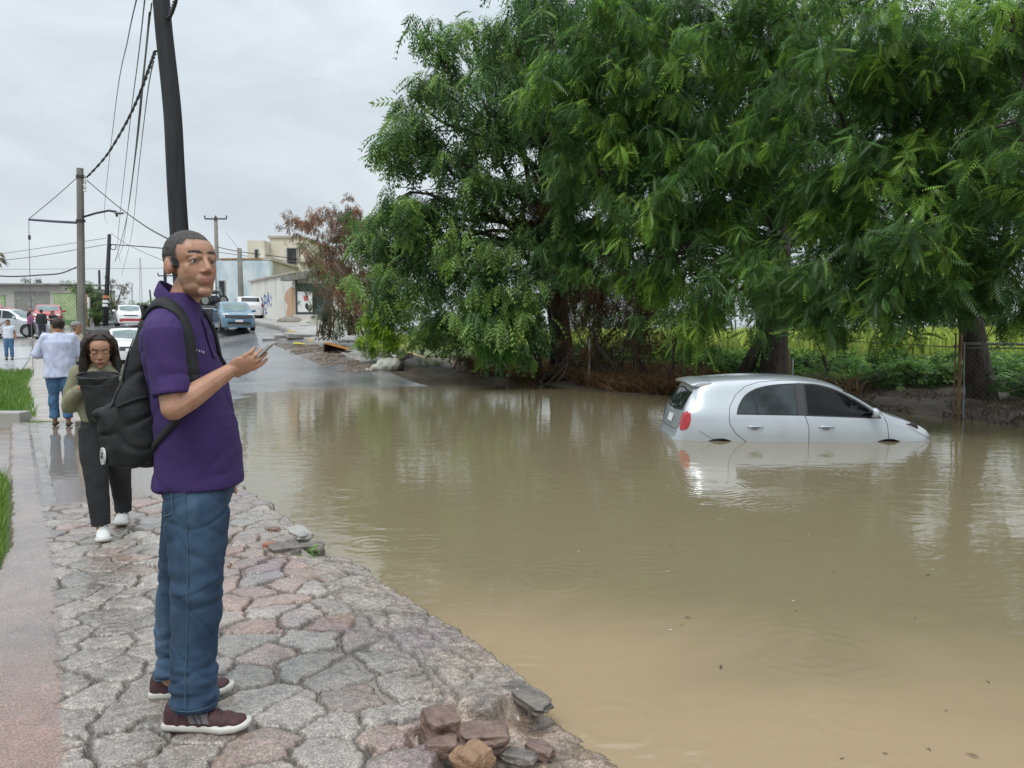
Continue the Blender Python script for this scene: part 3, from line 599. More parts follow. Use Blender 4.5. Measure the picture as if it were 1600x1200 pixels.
# green plant in the kerb notch
T_tiny = [leaf_template(3, .06, .018, .028, d, -.1) for d in (-.3, .2)]
def at_ground(px, py, z):
    d = P(px, py, 5) - Vector((0, 0, CZ)); return Vector((0, 0, CZ)) + d * ((CZ - z) / -d.z)
q = at_ground(474, 886, .02)
bush('small_weed', q, [((q.x, q.y, q.z + .28), (.14, .06, .02))], 'small bright green weed growing in the water of the broken kerb gap', 'weed', T_tiny, 260, 6, (.12, .30, .04), (.22, .45, .07), .5, 1.0, 0)
S.objects[-1].location.z = 0
for o_ in list(S.collection.objects):
    if o_.name.startswith('small_weed'): o_.location.z -= .27
# ================================================================ BUILDINGS, POLES, WIRES, FENCES
M['wall_white'] = mat('weathered_white_wall', (.74, .72, .67), .8, (.58, .56, .51), 1.2, stretch=(1, 1, .35), bump=.15, bscale=30, col3=(.40, .38, .33), s3=1.1, c3=(.6, .78))
M['wall_cream'] = mat('cream_wall', (.70, .66, .56), .8, (.58, .54, .44), .6, stretch=(1, 1, .4), col3=(.30, .28, .23), s3=.5, c3=(.58, .75))
M['wall_beige'] = mat('beige_wall', (.36, .31, .26), .8, (.45, .40, .34), .6)
M['wall_blue'] = mat('worn_blue_wall', (.42, .52, .60), .7, (.62, .68, .72), 1.2, stretch=(1, 1, .5), contrast=(.4, .6))
M['peach'] = mat('peach_plaster', (.55, .36, .22), .8, (.46, .30, .20), 3)
M['blue_paint'] = mat('blue_graffiti', (.06, .16, .45), .6)
M['window'] = mat('window_glass', (.02, .025, .03), .1)
M['tin'] = mat('corrugated_tin', (.16, .16, .17), .6, (.26, .24, .22), 2)
M['block_grey'] = mat('grey_block_infill', (.22, .22, .21), .85, (.30, .30, .29), 4)
M['green_brick'] = None
def brick_mat(name, c1, c2, cm):
    m = bpy.data.materials.new(name); m.use_nodes = True; t = m.node_tree; b = t.nodes['Principled BSDF']; b.inputs['Roughness'].default_value = .8
    tcn = t.nodes.new('ShaderNodeTexCoord'); mp_ = t.nodes.new('ShaderNodeMapping'); mp_.inputs['Rotation'].default_value = (R(90), 0, 0); br = t.nodes.new('ShaderNodeTexBrick')
    br.inputs['Color1'].default_value = (*c1, 1); br.inputs['Color2'].default_value = (*c2, 1); br.inputs['Mortar'].default_value = (*cm, 1); br.inputs['Scale'].default_value = 1.7; br.inputs['Mortar Size'].default_value = .045
    t.links.new(tcn.outputs['Object'], mp_.inputs[0]); t.links.new(mp_.outputs[0], br.inputs[0]); t.links.new(br.outputs[0], b.inputs['Base Color']); return m
M['green_brick'] = brick_mat('green_painted_blocks', (.50, .53, .30), (.30, .42, .22), (.20, .32, .17))
def facing(a, b):
    """frame along a->b"""
    d = Vector((b.x - a.x, b.y - a.y, 0)); L = d.length; return L, math.atan2(d.y, d.x)
# --- white wall / shop with graffiti
a = P(462, 500, 42.8); b = P(393, 497, 53.2); a.z = zwalk(a.x, a.y) - .25; b.z = zwalk(b.x, b.y)
root = empty('shop_building', a, 0, 'low weathered white building with blue graffiti and peach patch beside the kerb', 'building')
L, ang = facing(a, b); D = Vector((math.cos(ang), math.sin(ang), 0)); Nn = Vector((-D.y, D.x, 0))  # Nn points left of the direction (towards the road)
if Nn.x > 0: Nn = -Nn
ztopA = P(462, 427, 42.8).z - a.z; ztopB = P(393, 441, 53.2).z - a.z
Q = lambda s, n, z: D * s + Nn * n + Vector((0, 0, z))
mb = MB(); wd = -6
pr = [Q(0, 0, -.6), Q(L, 0, -.6), Q(L, 0, ztopB), Q(0, 0, ztopA), Q(0, wd, -.6), Q(L, wd, -.6), Q(L, wd, ztopB), Q(0, wd, ztopA)]
mb.add(pr, [(0, 1, 2, 3), (4, 7, 6, 5), (0, 3, 7, 4), (1, 5, 6, 2), (3, 2, 6, 7), (0, 4, 5, 1)]); mb.build('wall', M['wall_white'], root)
def quadbox(mb, s0, s1, n0, n1, z0a, z1a, z0b=None, z1b=None):
    z0b = z0a if z0b is None else z0b; z1b = z1a if z1b is None else z1b
    mb.add([Q(s0, n0, z0a), Q(s1, n0, z0b), Q(s1, n0, z1b), Q(s0, n0, z1a), Q(s0, n1, z0a), Q(s1, n1, z0b), Q(s1, n1, z1b), Q(s0, n1, z1a)], [(0, 1, 2, 3), (4, 7, 6, 5), (0, 3, 7, 4), (1, 5, 6, 2), (3, 2, 6, 7), (0, 4, 5, 1)])
mb = MB(); quadbox(mb, -.15, L + .1, -6.2, .12, ztopA + .003, ztopA + .12, ztopB + .003, ztopB + .12); mb.build('roof', M['wall_beige'], root)
# peach patch of plaster, jagged left edge
mb = MB(); pts_ = [(.0, .1), (1.9, .1), (2.1, .7), (1.7, 1.1), (2.5, 1.5), (2.1, 1.9), (.9, 2.15), (0, 2.0)]
mb.add([Q(s + .02, .012, z + .1) for s, z in pts_] + [Q(s + .02, -.02, z + .1) for s, z in pts_], [tuple(range(8)), tuple(range(15, 7, -1))] + [(k, 8 + k, 8 + (k + 1) % 8, (k + 1) % 8) for k in range(8)]); mb.build('plaster_patch', M['peach'], root)
mb = MB()
def stroke(pts, wdt=.10):
    for (s0, z0), (s1, z1) in zip(pts, pts[1:]):
        d = Vector((s1 - s0, z1 - z0)); d.normalize(); n_ = Vector((-d.y, d.x)) * wdt / 2
        mb.add([Q(s0 + n_.x, .012, z0 + n_.y), Q(s0 - n_.x, .012, z0 - n_.y), Q(s1 - n_.x, .012, z1 - n_.y), Q(s1 + n_.x, .012, z1 + n_.y)], [(0, 1, 2, 3)])
z0 = 1.15
for st in ([(9.2, .9), (8.6, 1.6), (8.8, .6)], [(8.7, 1.0), (8.0, 1.0)], [(8.3, .5), (8.35, 1.4)], [(7.9, 1.7), (7.9, 1.0)], [(7.9, 1.7), (7.3, 1.6), (7.2, 1.2), (7.8, 1.2)], [(6.7, 1.85), (6.95, .9)], [(6.7, 1.85), (6.3, 1.0)], [(6.9, 1.3), (6.4, 1.35)], [(7.6, .55), (7.1, .55)], [(7.3, .75), (7.7, .85)], [(6.0, 1.6), (5.8, 1.35)], [(5.9, 1.1), (6.05, .9)], [(9.6, .9), (9.4, .5)]): stroke([(s, z + .35) for s, z in st], .15)
mb.build('graffiti', M['blue_paint'], root)
# shop front facing the camera, right of the corner: post, poster, counter, steps, awning
mb = MB(); mb.box(Q(0, 0, 0) + Vector((1.0, .1, 1.05)), (1.9, .1, 2.7)); mb.build('shop_front', mat('shop_dark', (.03, .045, .04), .6, (.10, .13, .12), 3), root)
mb = MB(); mb.box((.55, -.05, 1.35), (.85, .05, 1.15)); mb.build('poster', M['white'], root)
mb = MB(); mb.ell((.62, -.085, 1.55), (.13, .012, .16)); mb.build('poster_picture', mat('poster_red', (.5, .12, .1), .6), root)
mb = MB(); mb.ell((.66, -.085, 1.12), (.09, .012, .17)); mb.ell((.72, -.085, .97), (.06, .012, .1)); mb.build('poster_picture', M['black'], root)
mb = MB(); mb.box((.09, -.07, 1.6), (.09, .09, 2.4)); mb.box((.55, -.1, .68), (1.0, .1, .16)); mb.box((1.02, -.07, 1.3), (.06, .06, 1.3)); mb.build('counter_frame', M['dark_metal'], root)
mb = MB(); mb.box((.8, -.2, .25), (1.6, .4, .75)); mb.box((.55, -.55, .02), (.6, .4, .5)); mb.build('steps', M['wall_white'], root, bevel=.02)
mb = MB(); V8 = [(-.7, -.35, 2.72), (.75, -.55, 3.05), (.75, -.55, 2.62), (-.7, -.35, 2.5)]; mb.add([(x, y, z) for x, y, z in V8] + [(x + .1, y + .75, z + .03) for x, y, z in V8], [(0, 1, 2, 3), (7, 6, 5, 4), (0, 4, 5, 1), (1, 5, 6, 2), (2, 6, 7, 3), (3, 7, 4, 0)]); mb.build('awning', M['tin'], root)
# sand heap at its corner
q = P(453, 501, 42.3); q.z = zwalk(q.x, q.y) - .02; mb = MB(); mb.ell((0, 0, 0), (.75, .5, .34)); o = mb.build('sand_heap', mat('sand', (.19, .17, .15), .9, (.28, .25, .22), 5, bump=.4), None, True); o.location = q; tag(o, 'small heap of grey sand at the corner of the graffiti building', 'sand heap')
# --- upper worn blue building
def boxbuild(name, label, p_left, p_right, top_py, Y, depth, wall, base=None, cat='building', rz=0, roofm=None, rt=.2):
    a = P(p_left, 500, Y); b = P(p_right, 500, Y); top = P(p_left, top_py, Y).z; z0 = zg1((a.x + b.x) / 2, Y) - .5; cx = (a.x + b.x) / 2
    r_ = empty(name, (cx, Y, z0), rz, label, cat); wdt = b.x - a.x; h = top - z0
    MB().box((0, depth / 2, h / 2), (wdt, depth, h)).build('wall', wall, r_)
    MB().box((0, depth / 2, h + rt / 2 + .003), (wdt + .3, depth + .3, rt)).build('roof', roofm or M['wall_beige'], r_)
    return r_, wdt, h, z0
def window(r_, x, z, wdt, h, y=-.0, fm=None, pm=None, name='window'):
    f = MB(); t_ = .07
    for c, d in (((x, y, z + h / 2), (wdt + t_, .12, t_)), ((x, y, z - h / 2), (wdt + t_, .12, t_)), ((x - wdt / 2, y, z), (t_, .118, h - t_)), ((x + wdt / 2, y, z), (t_, .118, h - t_))): f.box(c, d)
    w_ = f.build(name, fm or M['galv'], r_); MB().box((x, y, z), (wdt - t_, .03, h - t_)).build('pane', pm or M['window'], w_)
r_, W, H, z0 = boxbuild('house', 'worn pale blue and white upper storey house behind the utility pole', 349, 424, 407, 64, 8, M['wall_beige'])
MB().box((0, -.35, H - 2.1), (W + .4, .75, 4.0)).build('upper_facade', M['wall_blue'], r_, bevel=.03)
window(r_, -W / 2 + .25, H - 2.6, .5, 1.7, -.74)
for k, x in enumerate((-.8, .6)): MB().box((x, -.03, H - 6.2), (1.2, .08, 3.2)).build('shutter', M['galv'], r_)
MB().box((-W / 2 - .5, 1, H / 2 - 1.0), (1.1, 3, H - 4)).build('side_wall', mat('yellow_plaster', (.48, .43, .26), .8, (.40, .36, .22), 2), r_)
MB().box((-W / 2 + 1.3, -.1, H - 6.7), (.95, .14, 1.9)).build('door', mat('green_door', (.25, .42, .32), .5, (.35, .45, .4), 3), r_, bevel=.05)
MB().tube([(W / 2 - .6, -.5, H + .1), (-W / 2, -.5, H + .05)], .08, 8).build('roof_pipe', M['rust'], r_)
r_, W, H, z0 = boxbuild('house', 'tall cream house with a dark upper window behind the tree', 424, 476, 372, 72, 9, M['wall_cream'])
MB().box((-W / 2 - .8, 1.5, H / 2 - .2), (1.58, 6, H - .4)).build('wing', M['wall_cream'], r_)
window(r_, -.1 + .6, H - 1.7, .9, 1.5, -.04); window(r_, 1.6, H - 1.6, .7, 1.4, -.04, pm=M['wall_cream'])
window(r_, -W / 2 - .75, H - 1.7, .3, .9, 1.5 - 3.02)
MB().box((-W / 2 - .3, -1.9, H - 3.7), (1.4, .9, 2.6)).build('water_tank_shaft', M['wall_blue'], r_, bevel=.05)
MB().box((1, -.6, H - 5.2), (4.5, 1.2, .9)).build('dark_porch', M['window'], r_)
# --- left: pale house with blocked windows, green painted wall
r_, W, H, z0 = boxbuild('house', 'pale low house with two blocked up windows and corrugated roof', -60, 99, 446, 60, 8, mat('pale_stucco', (.52, .50, .48), .85, (.46, .44, .42), 1.5), roofm=M['tin'], rt=.01)
mb = MB(); n_ = 60
for k in range(n_):
    x0 = -W / 2 - .2 + (W + .4) * k / n_; x1 = x0 + (W + .4) / n_; mb.add([(x0, -.5, H + .05), ((x0 + x1) / 2, -.5, H + .14), (x1, -.5, H + .05), (x0, 9, H + .5), ((x0 + x1) / 2, 9, H + .59), (x1, 9, H + .5), (x0, -.5, H - .0), (x1, -.5, H - .0)], [(0, 1, 4, 3), (1, 2, 5, 4), (0, 6, 7, 2, 1)])
mb.build('corrugated_roof', M['tin'], r_)
for px in (36, 64):
    x = P(px, 470, 60).x - r_.location.x; zc = P(36, 470, 60).z - z0; MB().box((x, -.01, zc), (1.35, .06, 1.5)).build('blocked_window', M['block_grey'], r_)
MB().box((W / 2 + .45, .8, H / 2 - .15), (.9, 1.5, H - .3)).build('side_wall', M['wall_cream'], r_)
a = P(86, 520, 57); b = P(122, 520, 57); z0 = zg1(a.x, 57); ht = P(90, 458, 57).z - z0
root = empty('green_wall', ((a.x + b.x) / 2, 57, z0 - .3), 0, 'green and yellow painted block wall beside the pale house', 'wall')
MB().box((0, 0, ht / 2 + .15), (b.x - a.x, .2, ht + .3)).build('blockwork', M['green_brick'], root)
MB().box((0, 0, ht + .33), (b.x - a.x + .1, .28, .06)).build('coping', M['concrete'], root); MB().box((0, -.11, .5), (b.x - a.x, .02, .4)).build('painted_base', mat('green_base', (.10, .22, .09), .7), root)
a = P(-30, 520, 58); b = P(10, 520, 58); root = empty('green_wall', ((a.x + b.x) / 2, 58, zg1(a.x, 58) - .3), 0, 'short green painted wall at the extreme left behind the silver car', 'wall')
MB().box((0, 0, ht / 2 + .1), (b.x - a.x, .2, ht)).build('blockwork', M['green_brick'], root); MB().box((0, 0, ht + .13), (b.x - a.x + .1, .28, .06)).build('coping', M['concrete'], root)
a = P(136, 503, 56); root = empty('gate_post', (a.x, 56, zg1(a.x, 56) - .2), 0, 'rusty orange gate post with a white strip beside the green wall', 'post')
MB().box((0, 0, 1.3), (.28, .2, 2.6)).build('post', M['rust'], root, bevel=.02); MB().box((.19, -.02, 1.6), (.1, .2, 1.6)).build('white_strip', M['white'], root)
# --- trees and bushes at the far left
def small_tree(px, py, Y, blobs, label, dk, lt, per=1.1, sc=1.3, group='trees by the far street'):
    c = P(px, py, Y); root = empty('roadside_tree', (c.x, Y, zg1(c.x, Y)), 0, label, 'tree', group); off = np.array(root.location)
    V, Fc, C, tips = sprays(blobs, per, 8, T_bush, dk, lt, .35, sc, .2); me = mesh_np('crown', V - off, Fc); vcol(me, 'tint', C); child('crown', me, M['leaf'], root)
    mb = MB(); 
    for c_, r in blobs: limb(mb, (0, 0, -.2), Vector(c_) - root.location, .09, .03, .12, 6)
    mb.build('trunk', M['bark'], root, True)
small_tree(150, 500, 57, [B(142, 465, 57, 16, 16), B(158, 480, 57, 18, 18), B(130, 450, 58, 22, 14), B(150, 492, 56, 18, 14)], 'round green bushy tree behind the concrete pole', (.06, .12, .03), (.14, .22, .06), 16, .8)
small_tree(182, 500, 60, [B(178, 465, 59, 16, 16), B(190, 450, 60, 14, 12), B(185, 485, 58, 20, 14), B(172, 440, 59, 8, 10)], 'pale dry tree with whitish blooms right of the leaning black pole', (.16, .15, .09), (.42, .38, .33), 10, .6)
small_tree(228, 500, 62, [B(228, 482, 62, 16, 14), B(243, 490, 61, 16, 12), B(250, 468, 63, 12, 10), B(212, 480, 66, 14, 9)], 'low green trees behind the parked white hatchback', (.06, .13, .03), (.15, .26, .06), 12, .9)
small_tree(104, 450, 68, [B(108, 448, 68, 14, 8), B(42, 438, 70, 8, 5), B(60, 440, 70, 7, 4)], 'green treetops peeping over the pale house roof', (.06, .11, .04), (.12, .18, .07), 2)
a = P(-14, 408, 66); root = empty('palm_tree', (a.x, 66, zg1(a.x, 66)), 0, 'palm tree top cut by the left edge above the pale house', 'palm', None); hgt = a.z - root.location.z
MB().tube([(0, 0, 0), (.2, 0, hgt * .5), (0, 0, hgt)], [.25, .2, .16], 9).build('trunk', M['bark'], root, True)
mb = MB()
for k in range(26):
    an = random.random() * 6.28; l_ = 1.5; u_ = random.uniform(-.7, .8); e = Vector((math.cos(an) * l_, math.sin(an) * l_, u_ - .3)); m_ = Vector((math.cos(an) * l_ * .6, math.sin(an) * l_ * .6, u_ + .25))
    s_ = Vector((-math.sin(an), math.cos(an), 0)); c0 = Vector((0, 0, hgt))
    mb.add([c0 + s_ * .04, c0 - s_ * .04, c0 + m_ - s_ * .22, c0 + m_ + s_ * .22, c0 + e], [(0, 1, 2, 3), (3, 2, 4)])
mb.build('fronds', mat('palm_frond', (.14, .15, .07), .7, (.24, .2, .12), 2), root)

# ---------------------------------------------------------------- poles
M['pole_dark'] = mat('tarred_wood', (.012, .013, .015), .75, (.028, .03, .034), 3, stretch=(4, 4, .4), bump=.5, bscale=12)
M['pole_conc'] = mat('concrete_pole', (.17, .16, .14), .8, (.24, .225, .20), 3, bump=.2)
YP = 10.6; base = P(296, 690, YP); base.z = -.3; root = empty('utility_pole', base, 0, 'thick black crooked wooden pole rising directly behind the man in purple', 'utility pole')
cen = [(296, 700, 15.5), (292, 560, 15), (287, 450, 14.5), (280, 365, 14.2), (276, 300, 13.8), (272.5, 230, 13.6), (270.5, 180, 13.4), (263, 110, 13.1), (256, 50, 12.8), (252, 0, 12.5), (243, -120, 12), (232, -260, 11.5)]
pp = []; rr = []
for x, y, r in cen: p = P(x, y, YP); pp.append(p - base); rr.append(r * YP / F)
pp.insert(0, Vector((pp[0].x, 0, -.3))); rr.insert(0, rr[0])
o = MB().tube(pp, rr, 16).build('shaft', M['pole_dark'], root, True); sb = o.modifiers.new('s', 'SUBSURF'); sb.levels = 1; sb.render_levels = 2
pk = MB(); tpz = pp[-1]; pk.box((tpz.x, 0, tpz.z - .25), (1.6, .1, .1)); pk.build('crossarm', M['pole_dark'], root)
Yc = 20.0; cb = P(128, 602, Yc); cb.z = zg1(cb.x, Yc) - .1; root = empty('lamp_post', cb, 0, 'grey concrete pole with a street lamp arm and insulators behind the walking man', 'lamp post')
ct = P(125, 263, Yc) - cb
MB().tube([(0, 0, 0), ct * .5, ct], [.115, .1, .085], 8).build('shaft', M['pole_conc'], root)
la = [P(130, 339, Yc) - cb, P(150, 333, Yc - .1) - cb, P(170, 329, Yc - .2) - cb, P(182, 331, Yc - .3) - cb]
arm = MB().tube(la, .028, 8).build('lamp_arm', M['dark_metal'], root, True)
e = P(186, 333, Yc - .3) - cb; MB().ell(e, (.13, .09, .035)).build('lamp_head', M['galv'], arm, True); MB().tube([e + Vector((-.06, 0, -.02)), e + Vector((-.06, 0, -.09))], .03, 8).build('photocell', M['dark_metal'], arm)
MB().tube([P(123, 348, Yc) - cb, P(85, 346, Yc) - cb, P(45, 343, Yc) - cb], [.035, .032, .028], 8).build('side_bar', mat('violet_grey_metal', (.07, .07, .13), .5), root)
for y in (276, 345): 
    c = P(126, y, Yc) - cb; MB().tube([c - Vector((0, 0, .03)), c + Vector((0, 0, .03))], .115, 10).build('band', M['dark_metal'], root)
for y in (279, 287, 296):
    c = P(132.5, y, Yc) - cb; m2 = MB(); m2.tube([c + Vector((0, 0, -.05)), c + Vector((0, 0, -.02)), c + Vector((0, 0, .02)), c + Vector((0, 0, .05))], [.05, .03, .03, .05], 8); m2.build('insulator', M['white'], root)
M['wire'] = mat('cable_black', (.03, .03, .032), .6); M['wire2'] = mat('thin_wire', (.16, .16, .17), .5)
def cable(label, pts, r, material=None, n=5, group='overhead wires', twist=False, name='cable', cat='cable'):
    """smooth cable through world points"""
    pts = [Vector(p) for p in pts]; Ps = []
    for i in range(len(pts) - 1):
        p0, p1, p2, p3 = pts[max(i - 1, 0)], pts[i], pts[i + 1], pts[min(i + 2, len(pts) - 1)]
        K = 10 if not twist else 26
        for k in range(K):
            t = k / K; Ps.append(.5 * ((2 * p1) + (p2 - p0) * t + (2 * p0 - 5 * p1 + 4 * p2 - p3) * t * t + (3 * p1 - p0 - 3 * p2 + p3) * t ** 3))
    Ps.append(pts[-1]); mb = MB(); o = Ps[0]
    if twist:
        for ph in (0, math.pi): mb.tube([p - o + Vector((math.cos(i * .55 + ph), 0, math.sin(i * .55 + ph))) * r * .9 for i, p in enumerate(Ps)], r, n)
    else: mb.tube([p - o for p in Ps], r, n)
    ob = mb.build(name, material or M['wire'], None, True); ob.location = o; return tag(ob, label, cat, group)
cable('thick twisted cable sagging between the crooked black pole and the lamp post', [P(243, 80, YP), P(232, 110, 12.2), P(215, 155, 14), P(193, 200, 15.8), P(165, 245, 18), P(136, 277, Yc)], .016, twist=True, name='twisted_cable')
cable('loose cable leaving the crooked pole at the top right', [P(263, 30, YP), P(270, 14, 10.2), P(276, -8, 9.8), P(283, -40, 9.4)], .018, twist=True, name='twisted_cable')
cable('wire dropping from the lamp post to behind the black pole', [P(136, 282, Yc), P(180, 319, 18), P(225, 352, 14), P(266, 375, YP + .2)], .012)
cable('stay wire from the lamp post top to the end of its side bar', [P(122, 276, Yc), P(85, 309, Yc), P(45, 342, Yc)], .010, M['wire2'])
cable('thin hanging guy wire below the side bar', [P(45, 343, Yc), P(46, 400, Yc), P(49, 500, Yc), P(52, 588, 19.6)], .008, M['wire2'])
o = MB().box((0, 0, 0), (.05, .05, .12)).build('guy_insulator', M['dark_metal'], None, bevel=.01); o.location = P(46, 371, Yc); tag(o, 'small dark strain insulator on the hanging guy wire', 'insulator')
FW = [((213, 0), (200, 60), (180, 170), (163, 330), (168, 350), 'leftmost thin overhead wire climbing to the top'), ((226, 0), (216, 90), (200, 220), (184, 380), (188, 410), 'second overhead wire from the left'),
      ((234, 20), (226, 100), (212, 240), (196, 350), (180, 408), 'heavier overhead wire just left of the crooked pole'), ((237, 5), (222, 130), (205, 290), (190, 390), (178, 410), 'overhead wire running tight beside the heavier one'), ((240, 95), (230, 150), (217, 260), (205, 370), (190, 430), 'overhead wire nearest the crooked pole, ending low')]
for i, f in enumerate(FW):
    Ys = [11, 15, 23, 45, 60]; cable(f[5], [P(f[k][0], f[k][1], Ys[k]) for k in range(5)], .011 if i != 2 else .018, M['wire2'] if i != 2 else M['wire'])
cable('sagging black cable across the left edge above the pale house', [P(-20, 430, 40), P(20, 432, 40), P(60, 430, 40), P(95, 427, 40), P(121, 417, 40)], .035)
cable('upper faint wire left of the lamp post', [P(-10, 398, 60), P(60, 388, 60), P(166, 372, 60)], .022, M['wire2'])
cable('lower faint wire left of the lamp post', [P(-10, 408, 60), P(60, 400, 60), P(166, 382, 60)], .028, M['wire2'])
cable('horizontal faint wire far behind the lamp post', [P(-10, 421, 90), P(140, 420, 90), P(330, 418, 90)], .025, M['wire2'])
cable('wire from the leaning pole to behind the man', [P(173, 382, 55), P(220, 385, 50), P(266, 389, 45)], .035)
cable('pair of faint wires descending right of the leaning pole', [P(173, 364, 55), P(205, 385, 52), P(266, 412, 50)], .02, M['wire2'])
cable('wire between the crossarm pole and the cream house', [P(340, 386, 70), P(380, 394, 70), P(470, 405, 72)], .035)
cable('lower wire between the crossarm pole and the cream house', [P(340, 394, 70), P(400, 402, 71), P(470, 410, 72)], .03, M['wire2'])
cable('sloping wire from the crossarm pole to the concrete pole', [P(352, 362, 70), P(372, 388, 47)], .02, M['wire2'])
def pole(name, label, top, bot, Y, r0, r1, m_, cross=None, band=None):
    b_ = P(*bot, Y); t_ = P(*top, Y); b_.z = min(b_.z, zg1(b_.x, Y)) - .3; rt_ = empty(name, b_, 0, label, 'utility pole', 'utility poles along the far street')
    MB().tube([(0, 0, 0), (t_ - b_) * .5, t_ - b_], [r1, (r0 + r1) / 2, r0], 9).build('shaft', m_, rt_, True)
    if cross:
        for (x0, y0, x1, y1) in cross:
            p0, p1 = P(x0, y0, Y - .15) - b_, P(x1, y1, Y - .15) - b_; c = (p0 + p1) / 2; MB().box(c, ((p1 - p0).length, .1, .12)).build('crossarm', M['dark_metal'], rt_)
            for q in (p0, p1, c): MB().tube([q + Vector((0, 0, .05)), q + Vector((0, 0, .3))], .06, 6).build('insulator', M['dark_metal'], rt_)
    if band:
        for yy, m3 in band: q = P(top[0] + (bot[0] - top[0]) * (yy - top[1]) / (bot[1] - top[1]), yy, Y) - b_; MB().tube([q - Vector((0, 0, .1)), q + Vector((0, 0, .1))], r1 + .03, 9).build('painted_band', m3, rt_)
    return rt_
lp = pole('utility_pole', 'leaning black wooden pole with orange and white bands beside the dry tree', (171, 366), (164, 500), 55, .12, .19, M['pole_dark'], None, [(464, mat('orange_paint', (.55, .2, .1), .6)), (471, M['white']), (477, M['white'])])
m2 = MB(); q = P(177, 386, 55) - lp.location; m2.tube([q + Vector((math.cos(t * .5) * .2, 0, math.sin(t * .5) * .2)) for t in range(14)], .03, 5); m2.build('wire_coil', M['wire'], lp, True)
pole('utility_pole', 'short dark pole standing between the lamp post and leaning pole', (155, 422), (157, 500), 75, .1, .14, M['pole_dark'])
pole('utility_pole', 'dark pole with one crossarm just left of the man in purple', (258, 418), (258, 495), 80, .16, .2, M['pole_dark'], [(247, 431, 270, 431)])
pole('utility_pole', 'tiny far slanting pole left of the crossarm pole by the man', (234, 453), (239, 482), 80, .08, .1, M['pole_dark'])
pole('utility_pole', 'tallest far pole with wide crossarm right of the man', (337, 339), (341, 480), 70, .16, .22, M['pole_conc'], [(320, 342, 354, 342)])
pole('utility_pole', 'plain grey concrete pole in front of the pale blue house', (374, 388), (378, 492), 50, .15, .2, M['pole_conc'])
# radio masts, far off; distance haze put into their pale steel colour
for (px, ty, by, wd_, lab) in ((222, 403, 490, .5, 'tall thin radio mast far behind the parked cars'), (208, 442, 490, .3, 'shorter thin radio mast left of the tall one')):
    b_ = P(px, by, 220); t_ = P(px, ty, 220); rt_ = empty('radio_mast', b_, 0, lab, 'radio mast', 'far radio masts'); h = t_.z - b_.z; mb = MB()
    for sx, sy in ((-1, -1), (1, -1), (0, 1)): mb.tube([(sx * wd_, sy * wd_, 0), (sx * .1, sy * .1, h)], .07, 4)
    for k in range(16): z = h * k / 16; s_ = wd_ * (1 - k / 17); mb.tube([(-s_, -s_, z), (s_, -s_, z + h / 16)], .05, 4)
    mb.build('lattice', mat('hazed_steel', (.38, .38, .40), .6), rt_)
# ---------------------------------------------------------------- gate posts and chain link
Yg = 13.7; gb = P(1497, 657, Yg); gb.z = -.3; root = empty('gate_post', gb, 0, 'rusty pipe gate post standing at the water edge with a horizontal rail', 'gate post')
tp_ = P(1502, 500, Yg) - gb; MB().tube([(0, 0, 0), tp_ * .5, tp_], .032, 10).build('post', M['rust'], root, True)
MB().tube([P(1489, 657, Yg + .1) - gb, P(1494, 520, Yg + .1) - gb], .014, 6).build('thin_rod', M['rust'], root)
MB().tube([P(1505, 655, Yg - .1) - gb, P(1507, 535, Yg - .1) - gb], .014, 6).build('thin_rod', M['galv'], root)
MB().tube([P(1502, 537, Yg) - gb, P(1620, 538, Yg - .3) - gb], .026, 8).build('rail', M['galv'], root, True)
for y in (643, 618, 590, 540): c = P(1497, y, Yg) - gb; MB().box(c, (.13, .05, .03)).build('hinge', M['rust'], root)
def chain(label, p0, p1, h, step=.10, r=.0012):
    L_ = (p1 - p0).length; d = (p1 - p0).normalized(); rt_ = empty('chain_link_fence', p0, 0, label, 'fence', 'chain link fencing along the bank'); mb = MB(); n_ = int((L_ + h) / step)
    for k in range(n_):
        s = k * step; a0 = max(0, s - h); z0_ = 0 if s <= L_ else s - L_; s1 = min(s, L_)
        A = d * s1 + Vector((0, 0, z0_ if s > L_ else 0)); Bv = d * a0 + Vector((0, 0, min(h, s)))
        mb.tube([A, Bv], r, 3, False); A2 = d * (L_ - s1) + Vector((0, 0, z0_ if s > L_ else 0)); B2 = d * (L_ - a0) + Vector((0, 0, min(h, s))); mb.tube([A2, B2], r, 3, False)
    mb.build('mesh', M['galv'], rt_); MB().tube([(0, 0, h), d * L_ + Vector((0, 0, h))], .012, 6).build('top_wire', M['galv'], rt_)
a = P(1502, 655, Yg); a.z = -.05; b = P(1250, 600, 17.2); b.z = .1; chain('sagging chain link fence between the rusty gate post and the bank behind the car', a, b, 1.35)
a = P(1506, 655, Yg); a.z = 0; b = P(1680, 660, 12.4); b.z = 0; chain('chain link panel hanging from the gate rail at the right edge', a, b, 1.3)
for i, (px, y0, y1, Y) in enumerate(((921, 526, 606, 21.3), (816, 535, 577, 24.5), (1238, 560, 600, 18.5), (1233, 545, 590, 18.6), (958, 540, 590, 23))):
    t_ = P(px, y0, Y); rt_ = P(px, y1, Y); rt_.z = min(rt_.z, -.2); o = MB().tube([(0, 0, 0), t_ - rt_], [.035, .03], 8).build('fence_post', M['rust'] if i == 3 else M['galv'], None, True); o.location = rt_
    tag(o, ['thin grey fence post standing in the water in front of the dead shrub', 'slim fence post left of the leftmost big trunk', 'short grey fence post behind the car roof', 'rusty yellow fence post behind the car roof', 'stubby fence post behind the brown shrub'][i], 'fence post', 'old fence posts on the bank')
